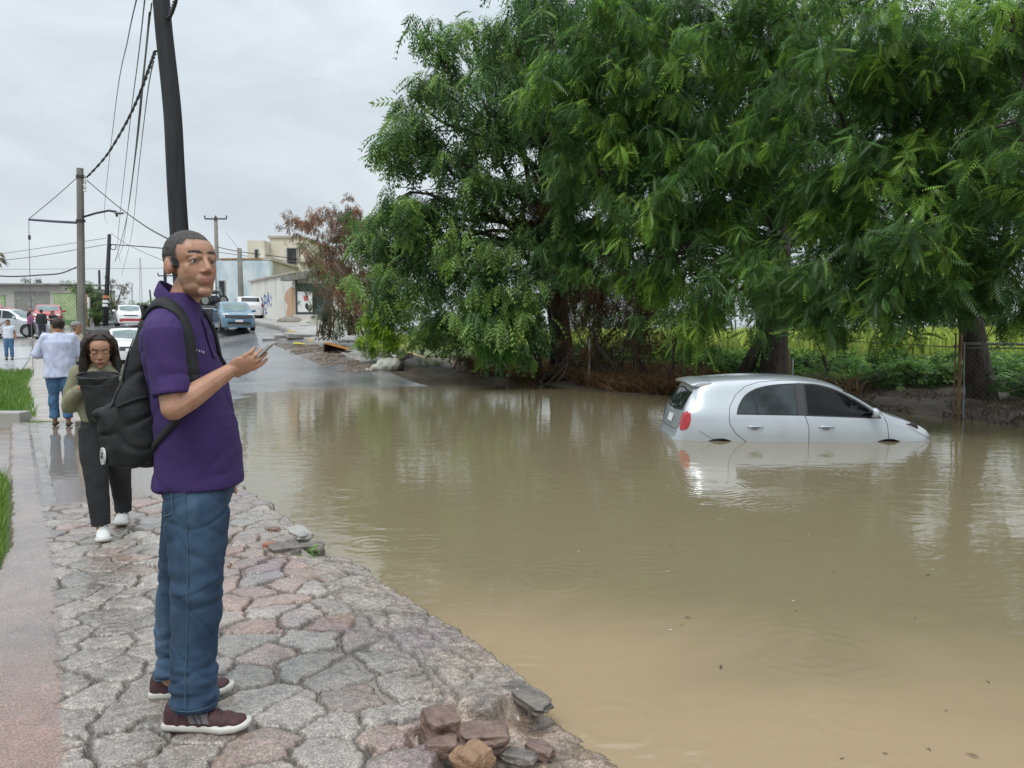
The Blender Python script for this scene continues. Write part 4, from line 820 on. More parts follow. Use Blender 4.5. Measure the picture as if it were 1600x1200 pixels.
# ---------------------------------------------------------------- litter and loose stones
M['red_rock'] = mat('red_stone', (.13, .082, .066), .5, (.22, .15, .12), 18, bump=1, bscale=60, bdist=.01)
M['grey_rock'] = mat('grey_stone', (.10, .088, .078), .45, (.19, .165, .145), 18, bump=1, bscale=60, bdist=.01)
def rock(px, py, z, d, label, m_, rz=0, seed=0, cat='stone', blocky=.7, tilt=0):
    q = at_ground(px, py, z); bm = bmesh.new(); bmesh.ops.create_cube(bm, size=2); bmesh.ops.subdivide_edges(bm, edges=bm.edges, cuts=11, use_grid_fill=True)
    for v in bm.verts:
        n_ = v.co.normalized(); c = v.co.lerp(n_ * 1.25, 1 - blocky); f = 1 + .22 * noise.noise(n_ * 1.6 + Vector((seed * 7.1, 0, 0))) + .09 * noise.noise(n_ * 5 + Vector((0, seed, 0))) + .045 * noise.noise(n_ * 13)
        c = c * f; v.co = Vector((c.x * d[0] / 2.3, c.y * d[1] / 2.3, c.z * d[2] / 2.3))
    me = bpy.data.meshes.new('stone'); bm.to_mesh(me); bm.free(); o = child('stone', me, m_); o.location = q; o.rotation_euler = (tilt, tilt * .5, rz)
    o.modifiers.new('s', 'SUBSURF').render_levels = 1
    return tag(o, label, cat, 'loose stones at the broken kerb')
rock(688, 1132, .15, (.135, .13, .10), 'square reddish broken stone lying on top of the paving near the slab end', M['red_rock'], .5, 1, blocky=.8, tilt=.15)
rock(755, 1152, .125, (.20, .12, .08), 'long flat brown stone right of the square reddish one', M['red_rock'], .2, 2, tilt=.1)
rock(738, 1188, .13, (.13, .12, .10), 'rounded orange brown stone at the bottom of the photo', mat('orange_stone', (.24, .14, .08), .6, (.32, .2, .12), 12, bump=.8, bscale=60), .9, 3, blocky=.45)
rock(812, 1185, .075, (.13, .07, .05), 'dark narrow stone right of the orange brown one', M['grey_rock'], -.4, 4)
rock(842, 1172, .06, (.12, .07, .05), 'small dark stone farthest right on the broken slab', M['red_rock'], -.7, 5)
rock(690, 1168, .12, (.13, .09, .07), 'pinkish stone wedged below the square reddish one', M['red_rock'], .1, 6)
rock(822, 1088, .105, (.28, .11, .055), 'jagged grey slab fragment at the broken kerb end', M['grey_rock'], -.95, 7)
rock(444, 862, .11, (.22, .20, .11), 'dark rough broken chunk at the left of the kerb gap', M['grey_rock'], .5, 8)
rock(484, 858, .06, (.22, .13, .09), 'grey broken stone jutting into the water at the kerb gap', M['grey_rock'], .2, 9)
rock(468, 832, .12, (.14, .36, .05), 'flat pale broken kerb piece above the kerb gap', M['concrete'], .58, 10)
rock(426, 853, .125, (.15, .07, .05), 'small brick red stone by the kerb gap', mat('brick_red', (.30, .12, .08), .6, (.22, .10, .07), 20, bump=.6, bscale=70), .1, 11)
rock(428, 828, .125, (.10, .07, .04), 'second brick red stone, nearer the man', M['red_rock'], .1, 12)
# sack
q = P(604, 574, 25.6); q.z = zwalk(q.x, q.y) - .02; root = empty('sack', q, 0, 'big pale grey stuffed sack slumped on the pavement by the water', 'sack'); root.scale = (1, 1, 1)
mb = MB(); mb.ell((.05, 0, .22), (.42, .3, .26)); mb.ell((-.30, -.02, .13), (.25, .2, .16)); mb.ell((.28, .0, .25), (.22, .26, .22)); mb.capsule((-.35, -.03, .08), .12, (-.58, -.05, .03), .04); mb.ell((-.62, -.05, .06), (.09, .09, .05))
fuse(mb, 'body', mat('sack_cloth', (.42, .42, .36), .7, (.52, .52, .46), 3), root, .025, 3, .5, lambda c: .03 * noise.noise(c * 6) + .012 * noise.noise(c * 18))
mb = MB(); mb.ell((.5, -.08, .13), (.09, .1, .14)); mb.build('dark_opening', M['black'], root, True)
q = P(622, 566, 26.4); q.z = zwalk(q.x, q.y); root = empty('plastic_bag', q, 0, 'crumpled white plastic bags heaped behind the pale sack', 'plastic bag')
mb = MB()
for k in range(9): mb.ell((random.uniform(-.6, .6), random.uniform(-.2, .2), random.uniform(.05, .4)), (random.uniform(.1, .2), .14, random.uniform(.07, .13)))
fuse(mb, 'crumpled_plastic', mat('crumpled_plastic', (.55, .53, .5), .4, (.25, .22, .2), 5, contrast=(.45, .6)), root, .03, 2, .5, lambda c: .05 * noise.noise(c * 9))
q = P(523, 546, 29.6); q.z = zwalk(q.x, q.y) + .02; root = empty('broken_board', q, R(-12), 'orange brown collapsed cardboard box lying on the pavement', 'box'); M['card'] = mat('orange_board', (.36, .13, .03), .7, (.42, .2, .06), 4)
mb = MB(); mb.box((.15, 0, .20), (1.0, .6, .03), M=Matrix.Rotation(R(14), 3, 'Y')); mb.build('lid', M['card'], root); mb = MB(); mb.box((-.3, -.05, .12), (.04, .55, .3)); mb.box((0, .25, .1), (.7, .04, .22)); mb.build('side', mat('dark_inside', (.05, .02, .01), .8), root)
q = G0(468, 541); o = MB().rings([(0, 0, 0, .28, .12), (0, 0, .05, .25, .1), (.02, 0, .07, .12, .05)]).build('yellow_scrap', mat('yellow_plastic', (.7, .62, .05), .5), None, True); o.location = q + Vector((0, 0, .08)); o.rotation_euler = (0, .1, .3); tag(o, 'bright yellow plastic scrap on the debris beside the kerb', 'litter')
# broken kerb blocks
for i, (px, py, Y, d, rz, lab) in enumerate(((446, 528, 34.5, (1.0, .6, .2), .4, 'loose grey concrete slab tipped beside the broken kerb'), (432, 533, 34.3, (1.2, .5, .12), -.1, 'thin slab lying flat lower than the tipped one'), (480, 527, 34.6, (1.9, .9, .22), .5, 'raised concrete slab with a hollow top beside the green bush'))):
    q = P(px, py, Y); q.z = max(q.z, zg1(q.x, Y)) + .04; o = MB().box((0, 0, 0), d).build('concrete_slab', M['concrete'], None, bevel=.04); o.location = q; o.rotation_euler = (.08, .06, rz); tag(o, lab, 'slab', 'broken slabs by the far kerb')
# debris on road edge and litter on the bank
g = scatter(2600, -11, -4.5, 25, 33, lambda x, y: (x < xk(y) + .1) & (x > xk(y) - 1.7) & nf(x, y, .9, -.2)); mb = MB()
for x, y, z in g: s = random.uniform(.015, .045); mb.ell((x, y, z + .05), (s, s, s * .5), None, 5, 3)
me = mb.mesh('gravel'); tag(child('gravel', me, mat('debris', (.14, .095, .07), .8, (.30, .25, .2), 2.2)), 'brown gravel and debris washed against the kerb', 'gravel', kind='stuff')
for i, (px, py, Y, sz, colr, lab) in enumerate(((1010, 594, 20.2, .16, (.6, .5, .05), 'yellow scrap of litter on the bank left of the car'), (1027, 592, 20.1, .15, (.25, .35, .6), 'blue and white scrap next to the yellow litter'), (1385, 595, 19.5, .42, (.45, .42, .38), 'pale plastic sheet on the bank beyond the bonnet'), (845, 590, 23.2, .12, (.6, .6, .58), 'white litter scrap below the leftmost big trunk'), (792, 580, 24.2, .16, (.55, .55, .55), 'white litter scrap near the low hanging branch'), (738, 583, 24.6, .14, (.5, .5, .48), 'pale stone like scrap beside the rusty dead shrub'), (907, 588, 22.0, .14, (.6, .6, .6), 'flat white scrap right of the leftmost trunk'))):
    q = P(px, py, Y); q.z = max(zg1(q.x, Y), 0) + .06; mb = MB()
    for k in range(4): mb.ell((random.uniform(-.5, .5) * sz, random.uniform(-.3, .3) * sz, random.uniform(0, .3) * sz), (sz * .5, sz * .4, sz * .25), None, 8, 6)
    o = fuse(mb, 'litter_scrap', mat('litter', colr, .5, tuple(c * .6 for c in colr), 6), None, sz * .12, 1, .5, lambda c: sz * .2 * noise.noise(c * 14)); o.location = q; tag(o, lab, 'litter', 'litter on the bank')
for i, (px, py, lab) in enumerate(((1075, 965, 'curled brown leaf floating in open muddy water'), (1127, 1042, 'tiny dark leaf floating low in the picture'), (1520, 1180, 'thin twig floating near the bottom right corner'), (1450, 898, 'small slim twig floating below the car bonnet'))):
    q = at_ground(px, py, .006); mb = MB(); mb.tube([(-.02, 0, 0), (0, .004, .005), (.022, -.004, .0)], [.0015, .005, .001], 6, flat=.3); o = mb.build('floating_leaf', M['bark'], None, True); o.location = q; o.rotation_euler = (0, 0, i * 1.3); tag(o, lab, 'leaf', 'leaves floating on the water')

for k in range(18):
    q = at_ground(random.uniform(760, 1590), random.uniform(760, 1190), .003); mb = MB(); L_ = random.uniform(.005, .014); mb.tube([(-L_, 0, 0), (0, random.uniform(-.004, .004), .003), (L_, 0, 0)], [.001, random.uniform(.002, .004), .001], 5, flat=.3); o = mb.build('floating_speck', M['bark'] if k % 4 else M['white'], None, True); o.location = q; o.rotation_euler = (0, 0, random.random() * 6); tag(o, 'tiny bits of plant debris floating on the muddy water', 'debris', 'floating debris specks')
# ================================================================ CARS
def paint(name, c, metal=.3, rough=.3):
    return mat(name, c, rough, tuple(x * .93 for x in c), 3, metal=metal, coat=.8)
M['silver'] = paint('silver_paint', (.50, .54, .575), .4, .28); M['whitecar'] = paint('white_car_paint', (.74, .74, .74), 0); M['bluecar'] = paint('pale_blue_paint', (.13, .24, .34), .4)
M['blackcar'] = paint('black_car_paint', (.02, .02, .022), .1); M['redcar'] = paint('red_car_paint', (.42, .03, .03), 0); M['greycar'] = paint('grey_car_paint', (.35, .38, .42), .4)
M['tail'] = mat('tail_lamp_red', (.32, .004, .008), .15, (.48, .015, .02), 22, coat=1); M['tail_clear'] = mat('lamp_clear', (.55, .56, .58), .1, coat=1); M['seam'] = mat('door_seam', (.03, .03, .032), .6)
M['tint_light'] = mat('light_glass', (.10, .15, .15), .05, (.16, .22, .21), 2, spec=.8); M['interior'] = mat('dark_trim', (.02, .02, .022), .6); M['rim'] = mat('alloy_rim', (.35, .36, .37), .35, metal=.6)
def interp(tab, x): return float(np.interp(x, [a for a, b in tab], [b for a, b in tab]))
class Car:
    def __init__(s, name, label, cat, loc, rz, zt, w, wheels, material, belt=.98, sill=.2, roofw=.72, wr=.31, group=None, res=90, arch=.05, ghmin=1.05, lift=0):
        s.root = empty(name, loc, rz, label, cat, group); s.zt = zt; xs_ = np.unique(np.concatenate([np.linspace(zt[0][0], zt[-1][0], res), zt[0][0] + (np.linspace(0, 1, 14) ** 1.6) * .35, zt[-1][0] - (np.linspace(0, 1, 12) ** 1.6) * .3]))
        nr = 40; V = []
        xa = np.array([a for a, b in zt]); za = np.array([b for a, b in zt])
        for x in xs_:
            # soften the profile
            T = np.mean([interp(zt, x + d) for d in (-.04, 0, .04)]) if xs_[0] + .05 < x < xs_[-1] - .05 else interp(zt, x)
            W = interp(w, x); b = min(belt, T - .12); g = min(max((T - ghmin) / .3, 0), 1); rw = lerp(.86, roofw, g) * W
            lo = sill; mid = lo + (b - lo) * .5
            cp = [(0, lo), (W * .86, lo), (W * .965, lo + .07), (W * .995, mid), (W, lerp(mid, b, .5)), (W * .965, b), (lerp(W * .965, rw + .03, .5), lerp(b, T - .07, .52)), (rw + .035, T - .085 * (.6 + .4 * g)), (rw * .93, T - .032), (rw * .6, T - .006), (0, T)]
            # catmull rom resample
            cpn = [(-cp[1][0], cp[1][1])] + cp + [(-cp[-2][0], cp[-2][1])]; ring = []
            per = nr // (len(cp) - 1)
            for i in range(1, len(cp)):
                p0, p1, p2, p3 = [np.array(q) for q in cpn[i - 1:i + 3]]
                for k in range(per):
                    t = k / per; ring.append(.5 * ((2 * p1) + (p2 - p0) * t + (2 * p0 - 5 * p1 + 4 * p2 - p3) * t * t + (3 * p1 - p0 - 3 * p2 + p3) * t ** 3))
            ring.append(np.array(cp[-1])); full = [(x, q[0], q[1]) for q in ring] + [(x, -q[0], q[1]) for q in ring[-2:0:-1]]; V += full; n = len(full)
        m = len(xs_); Fs = [(i * n + k, i * n + (k + 1) % n, (i + 1) * n + (k + 1) % n, (i + 1) * n + k) for i in range(m - 1) for k in range(n)]
        Fs += [tuple(range(n))[::-1], tuple((m - 1) * n + k for k in range(n))]
        mb = MB(); mb.add(V, Fs); me = mb.mesh('body')
        s.bvh = BVHTree.FromPolygons([v.co.copy() for v in me.vertices], [tuple(p.vertices) for p in me.polygons])
        t = link(bpy.data.objects.new('t', me)); cuts = []
        for wx in wheels:
            for sy in (-1, 1):
                c = MB(); c.tube([(wx, sy * .55, wr + lift), (wx, sy * 1.3, wr + lift)], wr + arch, 32); co = link(bpy.data.objects.new('c', c.mesh())); cuts.append(co)
                bo = t.modifiers.new('b', 'BOOLEAN'); bo.operation = 'DIFFERENCE'; bo.object = co; bo.solver = 'EXACT'
        dg = bpy.context.evaluated_depsgraph_get(); me2 = bpy.data.meshes.new_from_object(t.evaluated_get(dg)); me2.name = 'body'
        for c in cuts: bpy.data.objects.remove(c)
        bpy.data.objects.remove(t); me2.materials.clear(); s.body = child('body', me2, material, s.root)
        s.body.modifiers.new('w', 'WEIGHTED_NORMAL') if False else None
        try: me2.set_sharp_from_angle(angle=R(40))
        except Exception: pass
        s.wheels(wheels, wr, w, lift)
    def wheels(s, wheels, wr, w, lift):
        for wx in wheels:
            for sy in (-1, 1):
                yo = sy * (interp(w, wx) - .0); yi = sy * (interp(w, wx) - .2); mb = MB()
                mb.tube([(wx, yi, wr), (wx, yi + sy * .03, wr), (wx, yo - sy * .03, wr), (wx, yo, wr)], [wr * .9, wr, wr, wr * .92], 28); t = mb.build('wheel', M['black'], s.root, True)
                mb = MB(); mb.tube([(wx, yo, wr), (wx, yo + sy * .012, wr)], wr * .62, 24)
                r_ = mb.build('rim', M['rim'], t)
                for k in range(5 if abs(s.root.location.x) < 20 else 0):
                    mb = MB(); a = k * math.pi * .4; mb.tube([(wx + math.cos(a + .6) * wr * .33, yo + sy * .004, wr + math.sin(a + .6) * wr * .33), (wx + math.cos(a + .6) * wr * .33, yo + sy * .017, wr + math.sin(a + .6) * wr * .33)], wr * .12, 8)
                    mb.build('rim_opening', M['black'], t)
    def hit(s, o, d, off):
        loc, no, i, di = s.bvh.ray_cast(Vector(o), Vector(d))
        if loc is None: return None
        if no.dot(Vector(d)) > 0: no = -no
        return loc + no * off
    def patch(s, name, top, bot, side, m_, off=.004, parent=None, n=26, k=10, mirror=False, a='y'):
        """area between two curves, laid on the bodywork. side view: curves (x,z) with side=-1/+1; end view: curves (y,z) with side 'f','r'; 'u': (x,y) from above"""
        x0, x1 = top[0][0], top[-1][0]; V = []; ok = True
        for i in range(n + 1):
            x = lerp(x0, x1, i / n); zt_ = interp(top, x); zb = interp(bot, x)
            for j in range(k + 1):
                z = lerp(zb, zt_, j / k)
                if side in (-1, 1): p = s.hit((x, side * 3, z), (0, -side, 0), off)
                elif side == 'f': p = s.hit((5, x, z), (-1, 0, 0), off)
                elif side == 'r': p = s.hit((-5, x, z), (1, 0, 0), off)
                else: p = s.hit((x, z, 5), (0, 0, -1), off)
                V.append(p)
        fs = [f for f in grid_faces(n + 1, k + 1).tolist() if all(V[q] is not None for q in f)]
        V = [v if v is not None else Vector((0, 0, .5)) for v in V]; mb = MB(); mb.add(V, fs); me = mb.mesh(name)
        bm = bmesh.new(); bm.from_mesh(me); bmesh.ops.delete(bm, geom=[v for v in bm.verts if not v.link_faces], context='VERTS'); bm.to_mesh(me); bm.free()
        return child(name, me, m_, parent or s.root)
    def line(s, name, pts, side, m_, r=.004, parent=None, off=.0, n=24, closed=False):
        P_ = []
        for i in range(len(pts) - 1):
            for q in range(n // (len(pts) - 1) + 1):
                t = q / (n // (len(pts) - 1) + 1); x = lerp(pts[i][0], pts[i + 1][0], t); z = lerp(pts[i][1], pts[i + 1][1], t)
                o, d = {-1: ((x, -3, z), (0, 1, 0)), 1: ((x, 3, z), (0, -1, 0)), 'f': ((5, x, z), (-1, 0, 0)), 'r': ((-5, x, z), (1, 0, 0))}[side]
                p = s.hit(o, d, off)
                if p: P_.append(p)
        return MB().tube(P_, r, 5).build(name, m_, parent or s.root, True)
def smooth_curve(pts, n=16):
    """catmull-rom through (x,z)"""
    pts = [np.array(p, float) for p in pts]; o = []
    for i in range(len(pts) - 1):
        p0, p1, p2, p3 = pts[max(i - 1, 0)], pts[i], pts[i + 1], pts[min(i + 2, len(pts) - 1)]
        for k in range(n // 2): t = k / (n // 2); o.append(tuple(.5 * ((2 * p1) + (p2 - p0) * t + (2 * p0 - 5 * p1 + 4 * p2 - p3) * t * t + (3 * p1 - p0 - 3 * p2 + p3) * t ** 3)))
    o.append(tuple(pts[-1])); return o
# ---- the flooded silver hatchback (its right side faces us, nose to the right)
ztab = smooth_curve([(-1.97, .46), (-1.955, .62), (-1.90, .70), (-1.865, .80), (-1.82, 1.0), (-1.74, 1.17), (-1.64, 1.36), (-1.52, 1.455), (-1.22, 1.505), (-.55, 1.535), (.05, 1.51), (.45, 1.42), (.75, 1.25), (1.0, 1.09), (1.22, 1.0), (1.45, .925), (1.7, .82), (1.85, .72), (1.94, .60), (1.96, .46)])
wtab = smooth_curve([(-1.97, .50), (-1.93, .62), (-1.85, .72), (-1.65, .79), (-1.3, .825), (-.4, .835), (.8, .83), (1.25, .81), (1.6, .73), (1.82, .60), (1.93, .44), (1.96, .30)])
ex = P(1240, 690, 10.9).x
C1 = Car('flooded_hatchback', 'silver hatchback submerged to its sills in the muddy floodwater', 'car', (4.33, 11.66, -.60), R(-1.2), ztab, wtab, (-1.30, 1.13), M['silver'], belt=.99, sill=.2, roofw=.70, wr=.30, arch=.065, lift=-.02, res=130)
M['pillar'] = mat('pillar_trim', (.035, .037, .04), .35)
M['wet_glass'] = mat('tinted_window_glass', (.004, .005, .006), .03, spec=.22)
M['rear_glass'] = mat('rear_side_glass', (.05, .065, .07), .04, (.012, .016, .017), 2.5, spec=.3)
for sd_ in (-1, 1):
    # rear door window with quarter pane, front door window, both with dark surround
    topc = smooth_curve([(-1.06, .995), (-1.03, 1.10), (-.93, 1.25), (-.78, 1.345), (-.60, 1.395), (-.40, 1.42), (-.17, 1.432)]); botc = [(-1.06, .99), (-.11, .975)]
    C1.patch('rear_window', [(x, z - .0) for x, z in topc], botc, sd_, M['interior'], .004, n=44)
    tq = [(x, z - .022) for x, z in topc if x > -1.035] ; C1.patch('rear_window_glass', [(-1.035, 1.03)] + tq[:-1] + [(-.20, 1.41)], [(-1.035, 1.008), (-.20, .993)], sd_, M['rear_glass'], .007, n=44)
    C1.line('window_divider', [(-.76, .995), (-.80, 1.325)], sd_, M['interior'], .009, off=.008)
    tf = smooth_curve([(-.07, 1.433), (.15, 1.415), (.38, 1.355), (.62, 1.24), (.82, 1.115), (.98, .99), (1.01, .95)])
    C1.patch('front_window', tf, [(-.07, .972), (1.01, .935)], sd_, M['interior'], .004, n=44)
    tf2 = [(x - .02, z - .022) for x, z in tf]; C1.patch('front_window_glass', [(-.035, 1.408)] + [q for q in tf2 if q[0] > -.03][:-2] + [(.93, .99)], [(-.035, .992), (.93, .958)], sd_, M['wet_glass'], .007, n=44)
    C1.patch('door_pillar', [(-.175, 1.432), (-.065, 1.433)], [(-.175, .978), (-.065, .974)], sd_, M['pillar'], .006, n=6)
    # door seams
    C1.line('door_seam', [(-1.17, .97), (-1.15, 1.10), (-1.05, 1.27), (-.90, 1.39), (-.70, 1.45), (-.4, 1.475), (0, 1.475), (.3, 1.44), (.6, 1.31), (.85, 1.16), (1.04, 1.0), (1.10, .85), (1.12, .65), (1.12, .45)], sd_, M['seam'], .0045, n=70)
    C1.line('door_seam', [(-1.17, .97), (-1.16, .85), (-1.08, .72), (-.95, .62), (-.86, .56), (-.80, .45)], sd_, M['seam'], .0045, n=40)
    C1.line('door_seam', [(-.12, 1.45), (-.08, .97), (-.03, .82), (-.02, .45)], sd_, M['seam'], .0045, n=40)
    C1.line('bumper_seam', [(-1.60, .75), (-1.45, .66), (-1.33, .60)], sd_, M['seam'], .003)
    for hx in (-.80, .22):
        c = C1.hit((hx, sd_ * 3, .815), (0, -sd_, 0), .018); h = MB(); h.tube([c + Vector((-.115, sd_ * -.012, 0)), c + Vector((-.07, sd_ * .012, .006)), c + Vector((.07, sd_ * .012, .006)), c + Vector((.115, sd_ * -.012, 0))], [.010, .017, .017, .010], 10, flat=.7)
        hd = h.build('door_handle', M['silver'], C1.root, True)
        c2 = C1.hit((hx, sd_ * 3, .80), (0, -sd_, 0), .002); MB().ell(c2, (.06, .004, .035)).build('handle_recess', mat('recess_grey', (.28, .30, .32), .4, metal=.3), hd, True)
    # wheel arch lips
    for wx in ():
        C1.line('wheel_arch_lip', [(wx + math.cos(a) * .372, .28 + math.sin(a) * .372) for a in np.linspace(R(20), R(160), 16)], sd_, M['silver'], .006, n=48, off=-.003)
    # tail lamp wraps the corner
    V = []; ok = []; dd = Vector((1, -sd_ * 1.15, 0)).normalized(); ax = Vector((1.15, sd_ * 1, 0)).normalized(); c0 = Vector((-1.80, sd_ * .735, 0))
    for i in range(15):
        q_ = (i / 14 - .5) * 2; hw = .130 * math.sqrt(max(0, 1 - abs(q_) ** 3.0))
        for j in range(15):
            z_ = .885 + hw * (j / 14 * 2 - 1) + q_ * .03; V.append(C1.hit(c0 - dd * 1.5 + ax * q_ * .088 + Vector((0, 0, z_)), dd, .010))
    if all(v is not None for v in V): MB().add(V, grid_faces(15, 15).tolist()).build('tail_lamp', M['tail'], C1.root, True)
    else: print('LAMP MISS')
    # headlamp
    C1.patch('headlight', smooth_curve([(1.42, .835), (1.55, .84), (1.72, .775), (1.84, .69)]), [(1.42, .83), (1.60, .72), (1.84, .62)], sd_, M['tail_clear'], .008, n=18)
    C1.patch('headlight_surround', smooth_curve([(1.40, .85), (1.55, .855), (1.60, .84)]), [(1.40, .842), (1.55, .78), (1.60, .76)], sd_, M['interior'], .010, n=12)
    # mirror
    c = C1.hit((.86, sd_ * 3, 1.0), (0, -sd_, 0), 0); m_ = MB(); m_.rings([(c.x + .02, c.y + sd_ * .10, c.z - .035, .035, .07), (c.x + .02, c.y + sd_ * .10, c.z + .0, .055, .09), (c.x + .01, c.y + sd_ * .10, c.z + .07, .055, .09), (c.x, c.y + sd_ * .10, c.z + .10, .03, .06)], 20)
    mi = m_.build('mirror', M['silver'], C1.root, True); MB().box((c.x, c.y + sd_ * .02, c.z - .02), (.06, .08, .04)).build('mirror_foot', M['interior'], mi)
    MB().box((c.x - .048, c.y + sd_ * .10, c.z + .03), (.006, .13, .08)).build('mirror_glass', M['wet_glass'], mi)
C1.patch('rear_screen', [(-.56, 1.30), (0, 1.34), (.56, 1.30)], [(-.62, 1.03), (0, 1.0), (.62, 1.03)], 'r', M['interior'], .004)
C1.patch('rear_screen_glass', [(-.53, 1.28), (0, 1.32), (.53, 1.28)], [(-.585, 1.055), (0, 1.025), (.585, 1.055)], 'r', mat('rear_screen_glass', (.03, .038, .04), .04, (.012, .015, .016), 3, spec=1), .007)
C1.line('rear_wiper', [(.05, 1.03), (-.35, 1.08)], 'r', M['interior'], .010, off=.015)
C1.line('tailgate_seam', [(-.66, 1.05), (-.62, .8), (-.45, .74), (.45, .74), (.62, .8), (.66, 1.05)], 'r', M['seam'], .004)
C1.patch('number_plate', [(-.17, .93), (.17, .93)], [(-.17, .81), (.17, .81)], 'r', M['plate'], .012, n=4, k=3)
mb = MB(); bw = []
for i in range(13):
    y = lerp(-.60, .60, i / 12); k = 1 - (abs(y) / .60) ** 3 * .5; bw.append(y)
    mb.add([], [])
V = []
for y in np.linspace(-.60, .60, 15):
    e = (abs(y) / .60) ** 3; x0 = -1.735 + e * .06; z0 = 1.465 - e * .03 - (y / .6) ** 2 * .02
    V += [(-1.38, y, z0 + .035), (-1.55, y, z0 + .025), (x0, y, z0 - .012), (x0 + .01, y, z0 - .035), (-1.52, y, z0 - .05), (-1.38, y, z0 - .04)]
fs = [(i * 6 + k, i * 6 + (k + 1) % 6, (i + 1) * 6 + (k + 1) % 6, (i + 1) * 6 + k) for i in range(14) for k in range(6)] + [tuple(range(6))[::-1], tuple(84 + k for k in range(6))]
o = MB().add(V, fs).build('roof_spoiler', M['silver'], C1.root, True); bv = o.modifiers.new('b', 'BEVEL'); bv.width = .008; bv.segments = 2
C1.patch('windscreen', [(-.60, 1.32), (-.3, 1.39), (0, 1.40), (.3, 1.39), (.60, 1.32)], [(-.68, 1.07), (0, 1.05), (.68, 1.07)], 'f', M['glass'], .006)
C1.line('front_wiper', [(-.1, 1.06), (-.55, 1.10)], 'f', M['interior'], .010, off=.015); C1.line('front_wiper', [(.45, 1.06), (.0, 1.09)], 'f', M['interior'], .010, off=.015)
C1.line('bonnet_seam', [(.72, .98), (.60, .86), (.45, .78)], 'f', M['seam'], .004); C1.line('bonnet_seam', [(-.72, .98), (-.60, .86), (-.45, .78)], 'f', M['seam'], .004)
MB().tube([(-.05, .55, 1.475), (-.05, -.55, 1.475)], .001, 4).build('roof_seam', M['seam'], C1.root) if False else None

# ---- the other cars
HB = smooth_curve([(-1.95, .42), (-1.93, .85), (-1.80, 1.05), (-1.55, 1.38), (-1.2, 1.44), (-.3, 1.47), (.2, 1.42), (.65, 1.20), (1.0, 1.0), (1.5, .93), (1.8, .82), (1.93, .62), (1.95, .42)])
HW = smooth_curve([(-1.95, .62), (-1.8, .78), (-1.4, .84), (.9, .84), (1.6, .80), (1.85, .70), (1.95, .55)])
SU = smooth_curve([(-2.2, .45), (-2.18, .95), (-2.05, 1.25), (-1.8, 1.58), (-1.4, 1.66), (0, 1.69), (.4, 1.62), (.85, 1.33), (1.1, 1.13), (1.7, 1.04), (2.05, .92), (2.18, .7), (2.2, .45)])
SW = smooth_curve([(-2.2, .75), (-2.05, .88), (-1.5, .93), (1.2, .93), (1.9, .88), (2.1, .78), (2.2, .66)])
SD = smooth_curve([(-2.2, .45), (-2.18, .8), (-2.0, 1.0), (-1.6, 1.06), (-1.05, 1.38), (-.6, 1.44), (0, 1.45), (.4, 1.38), (.95, 1.05), (1.3, .96), (1.9, .85), (2.15, .62), (2.2, .42)])
PU = smooth_curve([(-2.6, .5), (-2.59, 1.02), (-2.5, 1.06), (-.95, 1.08), (-.85, 1.3), (-.75, 1.62), (-.5, 1.72), (.4, 1.74), (.7, 1.62), (1.1, 1.2), (1.3, 1.12), (2.2, 1.05), (2.5, .85), (2.55, .5)])
PW = smooth_curve([(-2.6, .9), (-2.4, .94), (0, .95), (2.0, .94), (2.4, .85), (2.55, .75)])
VN = smooth_curve([(-2.4, .5), (-2.39, 1.5), (-2.3, 1.85), (-2.0, 1.93), (1.0, 1.93), (1.4, 1.75), (1.9, 1.2), (2.3, 1.02), (2.4, .5)])
VW = smooth_curve([(-2.4, .88), (-2.2, .94), (1.8, .94), (2.2, .85), (2.4, .75)])
def place(name, label, px, py, Y, rz, zt, w, wheels, m_, belt, wr, wd, roof, kind='hatch', group='cars parked up the street', lift=.02, dz=.06):
    c = P(px, py, Y); z = zg1(c.x, Y) + dz; C_ = Car(name, label, 'car', (c.x, Y, z), rz, zt, w, wheels, m_, belt=belt, wr=wr, group=group, res=40, roofw=roof, lift=lift, ghmin=belt + .06)
    W = wd; T = max(b for a, b in zt)
    C_.patch('windscreen', [(-.70 * W, T - .14), (0, T - .08), (.70 * W, T - .14)], [(-.80 * W, belt + .12), (0, belt + .06), (.80 * W, belt + .12)], 'f', M['tint_light'], .008, n=14, k=6)
    C_.patch('rear_screen', [(-.66 * W, T - .14), (.66 * W, T - .14)], [(-.74 * W, belt + .12), (.74 * W, belt + .12)], 'r', M['glass'], .008, n=14, k=6)
    C_.patch('number_plate', [(-.2, .62), (.2, .62)], [(-.2, .5), (.2, .5)], 'f', M['plate'], .02, n=4, k=2)
    for sd_ in (-1, 1):
        x0 = zt[0][0] + .75; x1 = .55
        C_.patch('side_window', [(x0 + .12, T - .22), (x0 + .3, T - .14), (-.05, T - .12)], [(x0 - .05, belt + .05), (-.05, belt + .03)], sd_, M['glass'], .006, n=14, k=6) if kind != 'pickup' else None
        C_.patch('side_window', [(.02, T - .12), (.35, T - .16), (x1 + .25, belt + .12)], [(.02, belt + .03), (x1 + .25, belt + .03)], sd_, M['glass'], .006, n=14, k=6)
        c = Vector((.75, sd_ * (W + .09), belt + .08)); mi = MB().ell(c, (.07, .12, .08)).build('mirror', m_, C_.root, True); MB().box((c.x - .03, c.y - sd_ * .08, c.z - .03), (.05, .12, .04)).build('mirror_foot', M['interior'], mi)
    return C_
b1 = place('parked_suv', 'pale blue compact pickup style car facing us beside the right kerb', 365, 516, 38.2, R(-62), SU, SW, (-1.35, 1.40), M['bluecar'], 1.08, .34, .93, .76)
